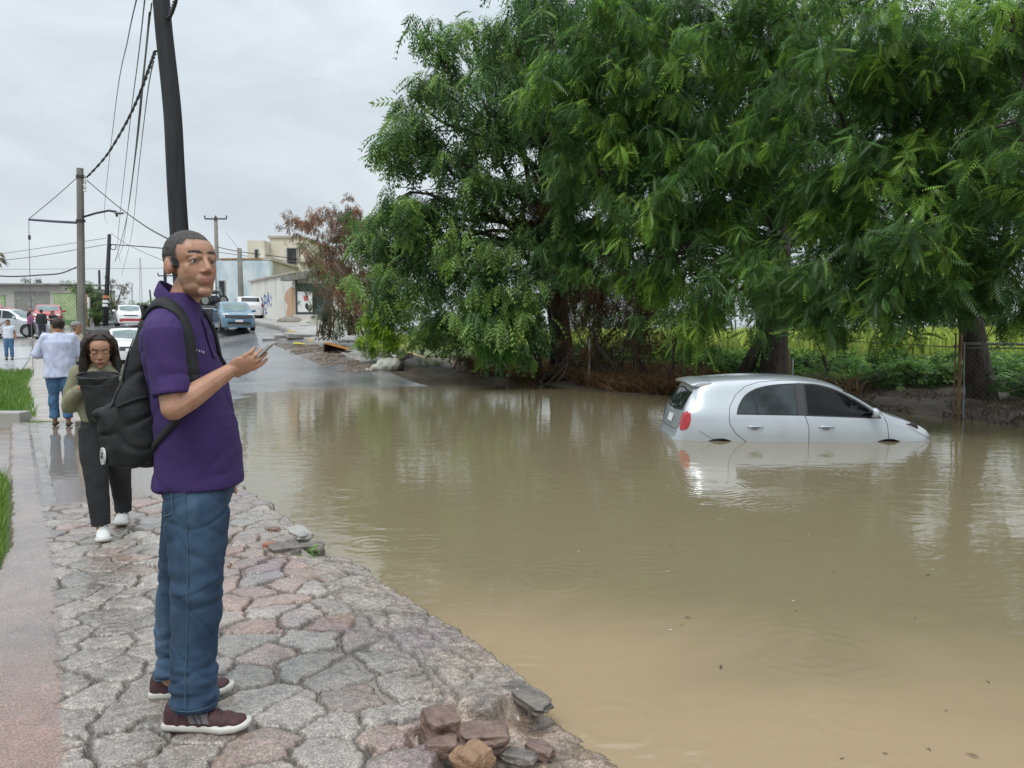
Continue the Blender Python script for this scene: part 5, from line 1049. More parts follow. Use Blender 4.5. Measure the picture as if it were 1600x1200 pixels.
b1.root.scale = (.88, .88, .88); b1.patch('grille', [(-.72, .86), (0, .88), (.72, .86)], [(-.70, .70), (0, .68), (.70, .70)], 'f', M['interior'], .012); b1.patch('bumper_intake', [(-.6, .50), (.6, .50)], [(-.55, .36), (.55, .36)], 'f', M['interior'], .012)
b1.patch('chrome_strip', [(-.62, .37), (.62, .37)], [(-.62, .32), (.62, .32)], 'f', M['chrome'], .03, k=2)
for s_ in (-1, 1): b1.patch('headlight', [(s_ * .80, .95), (s_ * .50, .93)] if s_ < 0 else [(.50, .93), (.80, .95)], [(s_ * .80, .88), (s_ * .50, .88)] if s_ < 0 else [(.50, .88), (.80, .88)], 'f', M['tail_clear'], .02, n=8, k=3)
b2 = place('parked_hatchback', 'white hatchback with a red lower bumper parked facing us up the left side', 202, 505, 51.5, R(-60), HB, HW, (-1.25, 1.25), M['whitecar'], .95, .31, .84, .74)
b2.patch('grille', [(-.42, .74), (.42, .74)], [(-.40, .66), (.40, .66)], 'f', M['interior'], .012); b2.patch('lower_bumper', [(-.66, .50), (.66, .50)], [(-.62, .30), (.62, .30)], 'f', M['redcar'], .012); b2.patch('bumper_strip', [(-.5, .33), (.5, .33)], [(-.5, .25), (.5, .25)], 'f', M['white'], .03, k=2)
for s_ in (-1, 1): b2.patch('headlight', sorted([(s_ * .74, .80), (s_ * .46, .77)]), sorted([(s_ * .74, .70), (s_ * .46, .66)]), 'f', M['tail_clear'], .02, n=8, k=3); MB().ell((1.93, s_ * .6, .5), (.03, .06, .06)).build('fog_lamp', M['tail_clear'], b2.root, True)
b3 = place('parked_sedan', 'silver grey car half hidden behind the white hatchback', 172, 500, 60, R(-60), SD, HW[:1] and SW, (-1.35, 1.35), M['greycar'], .95, .31, .90, .74)
b3.patch('grille', [(-.42, .70), (.42, .70)], [(-.40, .60), (.40, .60)], 'f', M['interior'], .012)
for s_ in (-1, 1): b3.patch('headlight', sorted([(s_ * .80, .76), (s_ * .5, .74)]), sorted([(s_ * .80, .64), (s_ * .5, .62)]), 'f', M['tail_clear'], .02, n=8, k=3)
b4 = place('parked_sedan', 'nearest white car at the left with its door open behind the long haired woman', 203, 540, 31.5, R(-62), SD, SW, (-1.35, 1.35), M['whitecar'], .95, .32, .9, .74, dz=-.03)
for s_ in (-1, 1): b4.patch('headlight', sorted([(s_ * .80, .76), (s_ * .5, .74)]), sorted([(s_ * .80, .64), (s_ * .5, .62)]), 'f', M['tail_clear'], .02, n=8, k=3)
b4.patch('grille', [(-.42, .70), (.42, .70)], [(-.40, .55), (.40, .55)], 'f', M['interior'], .012)
# its open front door, swung out to the left of the picture
dr = empty('open_door', (.62, -.9, 0), 0); bpy.data.objects.remove(dr)
mb = MB(); mb.box((.35, -1.38, .62), (.07, .95, .62), M=Matrix.Rotation(R(12), 3, 'Z')); d_ = mb.build('open_door', M['whitecar'], b4.root, bevel=.02)
fr = MB(); 
for a_, b_ in (((.42, -.95, .93), (.35, -1.05, 1.30)), ((.35, -1.05, 1.30), (.30, -1.55, 1.36)), ((.30, -1.55, 1.36), (.28, -1.82, .95))): fr.tube([a_, b_], .03, 6)
fr.build('door_frame', M['interior'], d_); MB().add([(.42, -.95, .93), (.35, -1.05, 1.30), (.30, -1.55, 1.36), (.28, -1.82, .95), (.43, -.95, .93), (.36, -1.05, 1.30), (.31, -1.55, 1.36), (.29, -1.82, .95)], [(0, 1, 2, 3), (7, 6, 5, 4), (0, 3, 7, 4)]).build('door_glass', M['tint_light'], d_)
b5 = place('parked_hatchback', 'white hatchback parked beyond the blue car by the wall', 386, 495, 51, R(117), HB, HW, (-1.25, 1.25), M['whitecar'], .95, .31, .84, .78)
for s_ in (-1, 1): b5.patch('tail_lamp', sorted([(s_ * .76, .98), (s_ * .66, .98)]), sorted([(s_ * .76, .75), (s_ * .66, .75)]), 'r', M['tail'], .012, n=4, k=4)
b6 = place('pickup_truck', 'black pickup seen from behind carrying a motorcycle, next to the blue car', 326, 508, 42.5, R(114), PU, PW, (-1.55, 1.6), M['blackcar'], 1.05, .38, .95, .78, 'pickup')
MB().box((-1.7, 0, 1.10), (1.5, 1.5, .05)).build('bed_floor', M['galv'], b6.root); b6.patch('chrome_strip', [(-.8, 1.0), (.8, 1.0)], [(-.8, .95), (.8, .95)], 'r', M['chrome'], .03, k=2)
for s_ in (-1, 1): b6.patch('tail_lamp', sorted([(s_ * .92, .98), (s_ * .76, .98)]), sorted([(s_ * .92, .7), (s_ * .76, .7)]), 'r', M['tail'], .015, n=4, k=4)
glow = MB().ell((-2.63, -.74, .86), (.03, .1, .08)).build('brake_light', mat('lit_brake_light', (1, .05, .03), .3, emit=3), b6.root, True)
# motorcycle in the bed
mloc = b6.root.matrix_basis @ Vector((-1.7, -.25, 1.13)); root = empty('motorcycle', mloc, R(60), 'dark motorcycle strapped in the bed of the black pickup', 'motorcycle')
for x in (-.6, .6):
    mb = MB(); mb.tube([(x + math.cos(a) * .28, 0, .3 + math.sin(a) * .28) for a in np.linspace(0, 2 * math.pi, 25)], .05, 6); wv = mb.build('wheel', M['black'], root, True)
    mb = MB(); mb.tube([(x, -.03, .3), (x, .03, .3)], .22, 16); mb.build('rim', M['rim'], wv)
MB().tube([(-.55, 0, .75), (-.2, 0, .72), (.1, 0, .78), (.32, 0, .74)], [.07, .1, .13, .07], 10).build('seat_and_tank', M['blackcar'], root, True); MB().tube([(.6, 0, .3), (.38, 0, 1.0)], .03, 6).build('fork', M['chrome'], root); MB().tube([(.36, -.32, 1.02), (.38, 0, .98), (.36, .32, 1.02)], .018, 6).build('handlebar', M['dark_metal'], root); MB().box((0, 0, .42), (.4, .22, .3)).build('engine', M['dark_metal'], root, bevel=.04)
b7 = place('parked_suv', 'silver estate car parked side on at the left edge behind the people', 18, 527, 45, R(4), SU, SW, (-1.35, 1.40), M['silver'], 1.08, .36, .93, .80)
b7.patch('tail_lamp', [(-2.1, 1.2), (-1.95, 1.25)], [(-2.1, 1.0), (-1.95, 1.0)], -1, M['tail'], .01, n=4, k=4); MB().tube([(-1.6, -.62, 1.70), (-.2, -.64, 1.74), (.2, -.62, 1.71)], .02, 6).build('roof_rail', M['dark_metal'], b7.root, True)
b8 = place('parked_suv', 'red car parked farther back, its rear showing left of the pale house windows', -30, 505, 52, R(3), SU, SW, (-1.35, 1.40), M['redcar'], 1.12, .36, .93, .80, dz=.45)
b9 = place('parked_hatchback', 'red car half hidden behind the people in dark clothes', 77, 513, 50.5, R(-62), HB, HW, (-1.25, 1.25), M['redcar'], .95, .31, .84, .78, dz=.25)
for s_ in (-1, 1): b9.patch('headlight', sorted([(s_ * .74, .80), (s_ * .46, .77)]), sorted([(s_ * .74, .70), (s_ * .46, .66)]), 'f', M['tail_clear'], .02, n=8, k=3)
# ================================================================ PEOPLE
# body axes: f forward, r to the person's right, u up; an unrotated person faces -Y
def A(f, r, u): return Vector((-r, -f, u))
M['skin'] = mat('skin', (1.03, 1, 1), .48, (.84, .78, .76), 30, 6, attr='tint', contrast=(.35, .7), sss=.12, bump=.06, bscale=160, bdist=.002)
M['hair_short'] = mat('cropped_hair', (.018, .016, .015), .75, (.085, .078, .072), 90, bump=.3, bscale=500, contrast=(.3, .8), bdist=.002)
M['hair_dark'] = mat('dark_hair', (.012, .008, .007), .6, (.05, .032, .022), 14, stretch=(5, 5, .4), bump=.7, bscale=70, bdist=.006, contrast=(.4, .75))
M['eye_white'] = mat('eye_white', (.36, .31, .28), .3); M['iris'] = mat('iris', (.02, .012, .008), .1)
def head_shapes(mb, hc, Mh, s, fem=0):
    def E(c, r, rot=None): mb.ell(hc + Mh @ (Vector(c) * s), [q * s for q in r], Mh @ (rot or Matrix.Identity(3)))
    def Cp(a, ra, b, rb): mb.capsule(hc + Mh @ (Vector(a) * s), ra * s, hc + Mh @ (Vector(b) * s), rb * s)
    E((0, .020, .036), (.076, .096, .082)); E((0, -.026, .03), (.067, .062, .066)); E((0, -.030, -.030), (.060, .060, .080)); E((0, -.034, -.078 + .004 * fem), (.050 - .010 * fem, .050, .036)); E((0, -.076, -.100 + .006 * fem), (.024 - .007 * fem, .019, .018))
    Cp((0, -.084, .012), .0085 - .002 * fem, (0, -.105 + .006 * fem, -.026 + .003 * fem), .0110 - .003 * fem)
    Cp((0, -.060, .012), .02, (0, -.086, -.02), .016)
    E((0, -.076, -.058), (.032, .020, .026)); E((0, -.0925, -.0550), (.017, .0072, .0048)); E((0, -.0925, -.0650), (.015, .0085, .0065))
    for k in (-1, 1):
        E((k * (.013 - .003 * fem), -.094 + .005 * fem, -.033 + .003 * fem), (.0085 - .002 * fem, .010, .007)); Cp((k * .046, -.066 + .004 * fem, .022), .009, (k * .012, -.081 + .006 * fem, .019), .0095); E((k * .037, -.052, -.022), (.020, .019, .026))
        Cp((k * .018, -.078, .0095), .0052, (k * .032, -.0815, .0110), .0052); Cp((k * .032, -.0815, .0110), .0052, (k * .045, -.070, .006), .0048); Cp((k * .020, -.077, -.0085), .0042, (k * .043, -.070, -.006), .004)
        E((k * .075, .016, -.010), (.0075, .017, .029), Matrix.Rotation(k * R(-22), 3, 'Z') @ Matrix.Rotation(R(-10), 3, 'X')); E((k * .072, .004, -.014), (.010, .012, .018))
def hand_shapes(mb, wrist, d, nrm, curl=25, s=1.0, thumb_sign=1, splay=.02, thumb=None):
    """d: towards the fingertips, nrm: out of the palm; the thumb lies on the side lat*thumb_sign"""
    d = d.normalized(); nrm = (nrm - d * nrm.dot(d)).normalized(); lat = d.cross(nrm) * thumb_sign; Mx = Matrix((d, lat, nrm)).transposed()
    mb.ell(wrist + d * .050 * s, (.056 * s, .040 * s, .017 * s), Mx); mb.ell(wrist + d * .03 * s + lat * .020 * s + nrm * .008 * s, (.034 * s, .019 * s, .017 * s), Mx); mb.capsule(wrist - d * .02 * s, .026 * s, wrist + d * .02 * s, .024 * s)
    for i, (o, L) in enumerate(((.031, .070), (.0105, .079), (-.0105, .074), (-.0305, .058))):
        p = wrist + d * (.088 - abs(o - .005) * .25) * s + lat * o * s; a = R(curl * (.8 + .12 * i)); dr = (d + lat * o * splay * 20).normalized()
        for j, (fr, rr_) in enumerate(((.45, .0090), (.31, .0080), (.26, .0072))):
            ax = lat * thumb_sign; dr = (dr * math.cos(a) + nrm * math.sin(a) * 1).normalized() if j else (dr * math.cos(a * .6) + nrm * math.sin(a * .6)).normalized()
            q = p + dr * L * fr * s; mb.capsule(p, rr_ * s, q, rr_ * s * .93, 10); p = q
            # bend plane follows the finger
            nrm_l = nrm
    td = thumb if thumb is not None else (d * .62 + lat * .62 + nrm * .40); td = td.normalized(); p = wrist + d * .022 * s + lat * .026 * s; q = p + td * .042 * s; mb.capsule(p, .014 * s, q, .0105 * s, 10); td2 = (td + d * .45).normalized(); mb.capsule(q, .0105 * s, q + td2 * .030 * s, .0085 * s, 10)
def extract(body, pred, off, name, material, parent):
    """faces of the body where pred holds, lifted by off(p)"""
    me = body.data; bm = bmesh.new(); bm.from_mesh(me); kill = [f for f in bm.faces if not pred(f.calc_center_median())]
    bmesh.ops.delete(bm, geom=kill, context='FACES')
    if not bm.faces: bm.free(); return None
    bm.normal_update(); top = {v: v.co + v.normal * off(v.co) for v in bm.verts}; 
    for v in bm.verts: v.co = top[v]
    m2 = bpy.data.meshes.new(name); bm.to_mesh(m2); bm.free(); m2.materials.clear()
    o = child(name, m2, material, parent); so = o.modifiers.new('s', 'SOLIDIFY'); so.thickness = .004; so.offset = -1; return o
def cloth(c1, c2, name, sc=6, bump=.25, bs=90, rough=.85, stretch=None): return mat(name, c1, rough, c2, sc, bump=bump, bscale=bs, stretch=stretch, bdist=.003)
def folds(amp, f=7, zf=.6, seed=0):
    return lambda c: amp * (noise.noise(Vector((c.x * f + seed, c.y * f, c.z * f * zf))) + .5 * noise.noise(Vector((c.x * f * 2.6, c.y * f * 2.6 + seed, c.z * f * 2.2 * zf))))
def bvh_of(o): me = o.data; return BVHTree.FromPolygons([v.co.copy() for v in me.vertices], [tuple(p.vertices) for p in me.polygons])
def shoe(root, pos, yaw, L, upper, sole, s=1.0, stripes=None, h=.085):
    """pos: heel on the ground (local), pointing forward with yaw"""
    Mz = Matrix.Rotation(yaw, 3, 'Z'); T = lambda f, r, u: Vector(pos) + Mz @ A(f, r, u); n = 22; prof = [(0, .030), (.06, .036), (.25, .036), (.5, .036), (.72, .048), (.88, .043), (.97, .028), (1, .012)]
    mb = MB(); lo = []; hi = []
    for (t, w_) in prof: lo.append((t * L, w_ * s))
    ring = [(f, w_) for f, w_ in lo] + [(f, -w_) for f, w_ in lo[::-1]]; rows = []
    for dz, k in ((0.0, .93), (.008 * s, 1.03), (.019 * s, 1.04), (.023 * s, .98)): rows.append([T(f * (1 + (k - 1) * .3) - (k - 1) * .02 + 0, w_ * k, dz + .010 * max(0, f / L - .8) * 5 * s) for f, w_ in ring])
    V = [p for r_ in rows for p in r_]; m = len(ring); Fs = [(i * m + k, i * m + (k + 1) % m, (i + 1) * m + (k + 1) % m, (i + 1) * m + k) for i in range(3) for k in range(m)] + [tuple(range(m))[::-1], tuple(3 * m + k for k in range(m))]
    u_ = MB(); 
    for f, r_, hh in ((.10, .036, h), (.20, .038, h * .98), (.32, .038, h * .9), (.45, .039, h * .72), (.58, .042, h * .60), (.72, .044, h * .50), (.85, .038, h * .42)): u_.ell(T(f * L, 0, .030 * s), (r_ * s, L * .11, (hh - .024) * s), Mz)
    up = fuse(u_, 'shoe', upper, root, .006 * s, 4, .5); so = mb.add(V, Fs).build('sole', sole, up, True)
    if stripes:
        for k in range(3):
            f0 = L * (.36 + .065 * k); p = [T(f0, .041 * s, .036), T(f0 + .03, .041 * s, .036), T(f0 + .012, .034 * s, .068), T(f0 - .018, .034 * s, .068)]; p2 = [q + Mz @ A(0, -.03, 0) for q in p]
            MB().add(p + p2, [(0, 1, 2, 3), (7, 6, 5, 4), (0, 4, 5, 1), (1, 5, 6, 2), (2, 6, 7, 3), (3, 7, 4, 0)]).build('stripe', stripes, up)
    lc = MB(); 
    for k in range(4): f0 = L * (.46 + .07 * k); z_ = h * (.72 - .10 * k) * s + .012; lc.tube([T(f0, .022 * s, z_ - .006), T(f0, 0, z_ + .004), T(f0, -.022 * s, z_ - .006)], .003 * s, 5)
    return up, lc
def paint_body(o, hc, Mh, s, tone, lip, stub, fem=0):
    n = len(o.data.vertices); co = np.empty(n * 3, np.float32); o.data.vertices.foreach_get('co', co); co = co.reshape(-1, 3); L = (co - np.array(hc)) @ np.array(Mh) / s
    C = np.tile(np.array(tone), (n, 1)); x, y, z = L.T
    red = np.exp(-(((np.abs(x) - .078) / .02) ** 2 + ((z + .01) / .04) ** 2 + ((y - .01) / .04) ** 2)) + .6 * np.exp(-((x / .014) ** 2 + ((z + .03) / .015) ** 2 + ((y + .11) / .02) ** 2)) + .5 * np.exp(-(((np.abs(x) - .042) / .02) ** 2 + ((z + .03) / .02) ** 2 + ((y + .08) / .03) ** 2))
    C = C * (1 - red[:, None] * .14 * np.array([0, 1, 1]))
    if stub:
        m = np.clip((-.030 - z) / .02, 0, 1) * np.clip((-.005 - y) / .02, 0, 1) * (z > -.135); C = C * (1 - m[:, None] * stub * np.array([.62, .52, .45]))
    m = np.clip(1.35 - ((x / .019) ** 2 + ((z + .0605) / .0115) ** 2), 0, .35) / .35 * (y < -.085); C = C * (1 - m[:, None]) + np.array(lip) * m[:, None]
    m = np.exp(-((x / .019) ** 2 * 1.2 + ((z + .061) / .0022) ** 2)) * (y < -.085); C = C * (1 - m[:, None] * .7)
    m = (np.abs(np.abs(x) - .009) < .005) & (np.abs(z + .042) < .004) & (y < -.095); C[m] *= .25
    m = np.exp(-(((np.abs(x) - .031) / .019) ** 2 + ((z - .003) / .012) ** 2)) * (y < -.06); C = C * (1 - m[:, None] * (.42 - .25 * fem))  # eye-socket shade painted into the skin colour, like lip crease and nostrils above
    vcol(o.data, 'tint', C)
def person(name_label, loc, rz, J, head, tone, vox, body_extra=None, hands=None, lip=(.30, .12, .10), stub=0, eyes=True, group=None, lids=False):
    """J: joints; one continuous body surface from head to feet"""
    root = empty('person', loc, rz, name_label, 'person', group); hc, yaw, pitch, roll, hs = head
    Mh = Matrix.Rotation(yaw, 3, 'Z') @ Matrix.Rotation(roll, 3, 'Y') @ Matrix.Rotation(pitch, 3, 'X'); mb = MB(); head_shapes(mb, hc, Mh, hs, J.get('fem', 0))
    g = J.get('girth', 1.0)
    mb.capsule(hc + Mh @ Vector((0, .022, -.07)) * hs, .053 * hs * J.get('neckw', 1), J['neck'], .058 * hs * J.get('neckw', 1))
    nb, pv = J['neck'], J['pelvis']; t = pv - nb
    for k, (q, a, b) in enumerate(((.10, .13, .075), (.22, .155, .10), (.45, .14, .10), (.75, .13, .10), (1.0, .15, .11))): mb.ell(nb + t * q, (a * g, b * g, .13))
    for sd in ('r', 'l'):
        sh, el, wr = J['sh_' + sd], J['el_' + sd], J['wr_' + sd]; aw = J.get('armw', 1)
        mb.capsule(nb + t * .12, .06, sh + Vector((0, 0, -.02)), .046 * aw); mb.capsule(sh + Vector((0, 0, -.02)), .046 * aw, el, .043 * aw); mid = el.lerp(wr, .3); mb.capsule(el, .043 * aw, mid, .045 * aw); mb.capsule(mid, .045 * aw, wr, .027 * aw)
        hp, kn, an = J['hp_' + sd], J['kn_' + sd], J['an_' + sd]; mb.capsule(pv.lerp(hp, .8), .095 * g, kn, .058); mb.capsule(kn, .055, kn.lerp(an, .35), .055); mb.capsule(kn.lerp(an, .35), .055, an, .036)
        mb.capsule(an - Vector((0, 0, .02)), .032, an + (J.get('toe_' + sd) or A(.08, 0, -.055)), .020)
        hd = (hands or {}).get(sd)
        if hd: hand_shapes(mb, wr, hd[0], hd[1], hd[2], hd[3], hd[4], thumb=hd[5] if len(hd) > 5 else None)
        else: hand_shapes(mb, wr, (wr - el), A(0, -1 if sd == 'r' else 1, 0) + A(.2, 0, 0), 22, hs, 1 if sd == 'r' else -1)
    body = fuse(mb, 'body', M['skin'], root, vox, 3 if vox < .006 else 2, .5); paint_body(body, hc, Mh, hs, tone, lip, stub, J.get('fem', 0))
    inv = Mh.transposed(); loc_h = lambda p: inv @ (Vector(p) - hc) / hs
    if eyes:
        for k in (-1, 1):
            c = hc + Mh @ Vector((k * .031, -.0695, .0010)) * hs; e = MB().ell(c, (.0122 * hs,) * 3).build('eye', M['eye_white'], root, True)
            d_ = Mh @ Vector((-.12, -1, -.02)).normalized(); c2 = c + d_ * .0080 * hs; MB().ell(c2, (.0064 * hs, .0048 * hs, .0064 * hs), Mh, 14, 8).build('iris', M['iris'], e, True)
    return root, body, loc_h, Mh
def ribbon(name, pts, bvh, width, th, material, parent, off=.004, n=44):
    pts = [Vector(p) for p in pts]; Ps = []
    for i in range(len(pts) - 1):
        p0, p1, p2, p3 = pts[max(i - 1, 0)], pts[i], pts[i + 1], pts[min(i + 2, len(pts) - 1)]
        for k in range(n // (len(pts) - 1)): t = k / (n // (len(pts) - 1)); Ps.append(.5 * ((2 * p1) + (p2 - p0) * t + (2 * p0 - 5 * p1 + 4 * p2 - p3) * t * t + (3 * p1 - p0 - 3 * p2 + p3) * t ** 3))
    Ps.append(pts[-1]); L = []; Nm = []
    for p in Ps: l_, no, i_, d_ = bvh.find_nearest(p); L.append(l_ + no * off); Nm.append(no)
    for _ in range(4): L = [L[0]] + [(L[i - 1] + L[i] * 2 + L[i + 1]) / 4 for i in range(1, len(L) - 1)] + [L[-1]]; Nm = [Nm[0]] + [(Nm[i - 1] + Nm[i] + Nm[i + 1]).normalized() for i in range(1, len(Nm) - 1)] + [Nm[-1]]
    V = []
    for i, p in enumerate(L):
        t = (L[min(i + 1, len(L) - 1)] - L[max(i - 1, 0)]).normalized(); la = t.cross(Nm[i]).normalized()
        for a, b in ((-1, 0), (-.85, 1), (.85, 1), (1, 0), (.8, -.3), (-.8, -.3)): V.append(p + la * a * width / 2 + Nm[i] * b * th)
    m = len(L); Fs = [(i * 6 + k, i * 6 + (k + 1) % 6, (i + 1) * 6 + (k + 1) % 6, (i + 1) * 6 + k) for i in range(m - 1) for k in range(6)] + [tuple(range(6))[::-1], tuple((m - 1) * 6 + k for k in range(6))]
    return MB().add(V, Fs).build(name, material, parent, True)

# ---------------------------------------------------------------- the man in the purple polo shirt
loc = Vector((-1.190, 2.78, .13))
hc = A(.020, .0, 1.688)
J = dict(neck=A(-.040, 0, 1.49), pelvis=A(.02, 0, .95), sh_r=A(-.012, .178, 1.445), el_r=A(.045, .235, 1.185), wr_r=A(.188, .105, 1.305), sh_l=A(-.03, -.178, 1.44), el_l=A(-.03, -.225, 1.18), wr_l=A(.02, -.215, .95),
         hp_r=A(.03, .09, .92), kn_r=A(.047, .10, .48), an_r=A(.0, .10, .09), hp_l=A(0, -.09, .92), kn_l=A(-.12, -.11, .48), an_l=A(-.17, -.13, .09), neckw=.92, armw=.98)
hd = A(.84, -.10, .38); hn = A(-.22, -.88, .36)
root, body, lh, Mh = person('man in a purple polo shirt and blue jeans looking round with a phone in hand', loc, R(90), J, (hc, R(-38), R(-3), R(0), 1.07), (.43, .235, .155), .0034,
    hands={'r': (hd, hn, 36, .92, -1, A(.72, -.16, .66))}, lip=(.42, .17, .14), stub=.34)
hs = 1.07
def man_hair(p):
    l = lh(p); x, y, z = abs(l.x), l.y, l.z; j = .0015 * noise.noise(Vector((l.x, l.y, l.z)) * 60)
    if z < -.075: return False
    if x > .071 and z < .026 and -.012 < y < .05: return False
    if z < -.02 and y < .035: return False
    if y < -.045: return z > .078 - .0 * x + (.012 if x > .035 else 0) + j
    if y < -.022: return z > .062 + j
    if y < .004: return z > -.012 + j and x > .04 or z > .05
    if y < .04: return z > (-.01 if x > .06 else .03) + j
    return z > -.055 + j
hair_o = extract(body, man_hair, lambda p: .0012 + .0008 * noise.noise(p * 300), 'hair', M['hair_short'], root)
def soften(body, part, rad, amt, colr):
    bv_ = bvh_of(part); a_ = body.data.color_attributes['tint']
    for v in body.data.vertices:
        if (v.co - hc).length < .2:
            d_ = bv_.find_nearest(v.co)[3]
            if d_ < rad * 3: m_ = amt * math.exp(-(d_ / rad) ** 2); c_ = a_.data[v.index].color; a_.data[v.index].color = [c_[q] * (1 - m_) + colr[q] * m_ for q in range(3)] + [1]
soften(body, hair_o, .0075, .75, (.07, .055, .048))
brow = lambda p: (lambda l: .010 < abs(l.x) < .050 and l.y < -.055 and abs(l.z - (.0285 + .006 * min(abs(l.x) / .035, 1) - .25 * max(abs(l.x) - .036, 0))) < .0040 - .05 * max(abs(l.x) - .03, 0))(lh(p))
extract(body, brow, lambda p: .0012, 'eyebrows', mat('eyebrow_hair', (.045, .03, .024), .8), root)
soften(body, S.objects['eyebrows'], .003, .6, (.10, .07, .055))
M['polo'] = cloth((.027, .011, .078), (.038, .016, .105), 'purple_pique', 5, .3, 260, .85)
sb = MB(); sb.rings([(0, -.030, .880, .176, .148), (0, -.030, .895, .176, .147), (0, -.028, 1.0, .170, .140), (0, -.018, 1.14, .166, .128), (0, .006, 1.26, .176, .120), (0, .028, 1.36, .188, .114), (0, .035, 1.44, .180, .104), (0, .036, 1.495, .145, .088), (0, .034, 1.545, .09, .074), (0, .030, 1.585, .060, .056)], 40, 2.2)
for s_, sh, el in ((1, J['sh_r'], J['el_r']), (-1, J['sh_l'], J['el_l'])):
    e = sh.lerp(el, .84); sb.capsule(A(-.035, s_ * .08, 1.475), .062, sh + A(0, 0, -.012), .066); sb.tube([sh + A(0, 0, .0), sh.lerp(el, .4), e + A(0, .002 * s_, 0)], [.066, .064, .062], 20)
def polo_fold(c):
    d = .0045 * noise.noise(Vector((c.x * 5, c.y * 5, c.z * 5))) + .003 * noise.noise(Vector((c.x * 11, c.y * 11, c.z * 6 + 4)))
    k = max(.25, 1 - abs(c.z - 1.10) / .22); d += .011 * k * noise.ridged_multi_fractal(Vector((c.x * 4 + c.z * 6, c.y * 6, c.z * 9)), 1, 2, 2, 1, 2) * .5
    d += .010 * max(0, (.96 - c.z) / .08) * (1 if c.y > .05 else .2) + .010 * max(0, 1 - abs(c.z - 1.30) / .12) * noise.noise(Vector((c.x * 7, c.z * 14 - c.y * 16, 7)))
    d -= .006 * max(0.0, 1 - abs(noise.noise(Vector((c.x * 3, c.y * 5 + c.z * 3, c.z * 5 + 3)))) * 6) ** 2
    return d
shirt = fuse(sb, 'polo_shirt', M['polo'], root, .0062, 5, .5, polo_fold)
sbv = bvh_of(shirt)
# collar, standing at the back, open at the front
V = []; n_ = 40; rows = 5
for i in range(n_ + 1):
    t = R(-90) + R(24) + (R(360) - R(48)) * i / n_; cx, sy_ = math.cos(t), math.sin(t)
    for (rr_, dz, dd) in ((.060, -.014, 0), (.063, .020, 0), (.067, .026, 0), (.074, .016, 0), (.090, -.026, 0)):
        b_ = rr_ * 1.02; y = .024 + sy_ * b_; z = 1.556 + sy_ * .052 + dz - (.020 if sy_ < -.6 and rr_ > .085 else 0); V.append((cx * rr_ * 1.02, y, z))
col = MB().add(V, [(i * 5 + k, i * 5 + k + 1, (i + 1) * 5 + k + 1, (i + 1) * 5 + k) for i in range(n_) for k in range(4)]).build('collar', M['polo'], shirt, True); so = col.modifiers.new('s', 'SOLIDIFY'); so.thickness = .004; ss = col.modifiers.new('u', 'SUBSURF'); ss.render_levels = 1
ribbon('placket', [A(.05, 0, 1.49), A(.08, 0, 1.42), A(.10, 0, 1.35)], sbv, .032, .003, M['polo'], shirt)
ribbon('collar_stripe', [A(.018, .066, 1.535), A(.040, .050, 1.505)], bvh_of(col), .006, .002, M['white'], shirt, .001, 8)
M['logo'] = mat('pale_stitching', (.5, .48, .6), .7)
for k in range(4): p = A(.062 + .008 * k, .10 - .010 * k, 1.372 - .002 * k); ribbon('logo_letter', [p, p + A(.003, -.002, .009)], sbv, .0035, .0015, M['logo'], shirt, .003, 4)
for s_ in (1,): ribbon('sleeve_hem', [J['sh_r'].lerp(J['el_r'], .80) + A(.075 * math.cos(a), .075 * math.sin(a), 0) for a in np.linspace(R(-60), R(240), 14)], sbv, .004, .0012, M['polo'], shirt, .0012, 52)
# jeans
M['jeans'] = mat('blue_denim', (.015, .036, .074), .92, (.040, .077, .134), 9, detail=8, bump=.5, bscale=300, col3=(.080, .135, .205), s3=3.5, c3=(.52, .75), stretch=(1, 1, .45), bdist=.002)
jb = MB(); jb.rings([(0, -.03, .80, .155, .108), (0, -.03, .86, .160, .120), (0, -.03, .94, .158, .128), (0, -.03, 1.0, .150, .12)], 36, 2.2)
jb.tube([A(.035, .078, .90), A(.045, .085, .78), A(.050, .092, .68), A(.048, .098, .56), A(.046, .10, .46), A(.034, .10, .36), A(.026, .10, .26), A(.026, .10, .16), A(.028, .10, .070)], [.110, .112, .106, .095, .088, .086, .084, .083, .084], 26, flat=.88)
jb.tube([A(.0, -.078, .90), A(-.04, -.085, .78), A(-.075, -.10, .64), A(-.115, -.11, .48), A(-.130, -.118, .37), A(-.142, -.125, .27), A(-.150, -.13, .17), A(-.150, -.13, .095)], [.106, .108, .098, .084, .081, .080, .079, .080], 26, flat=.88)
def crease(x, y, z): return max(0.0, 1 - abs(noise.noise(Vector((x, y, z)))) * 5) ** 2
def jean_fold(c):
    low = max(0, min(1, (.34 - c.z) / .18)); kn = math.exp(-((c.z - .52) / .10) ** 2); th = math.exp(-((c.z - .80) / .09) ** 2)
    d = .008 * noise.noise(Vector((c.x * 6, c.y * 6, c.z * 5))) + .004 * noise.noise(Vector((c.x * 9, c.y * 9 + c.z * 9, c.z * 16)))
    d += low * .013 * noise.noise(Vector((c.x * 6, c.y * 7, c.z * 26 + 3))) + low * .010 * noise.noise(Vector((c.x * 14, c.y * 14, c.z * 40)))
    d += kn * .008 * noise.noise(Vector((c.x * 7, c.y * 8, c.z * 24))) + th * .008 * noise.noise(Vector((c.x * 6, c.z * 20 + c.y * 14, 5)))
    d -= .007 * (low + .5 * kn + .7 * th + .15) * crease(c.x * 5, c.y * 4 + c.z * 5, c.z * 9) + .004 * crease(c.x * 9 + 5, c.z * 7 - c.y * 8, 2)
    return d
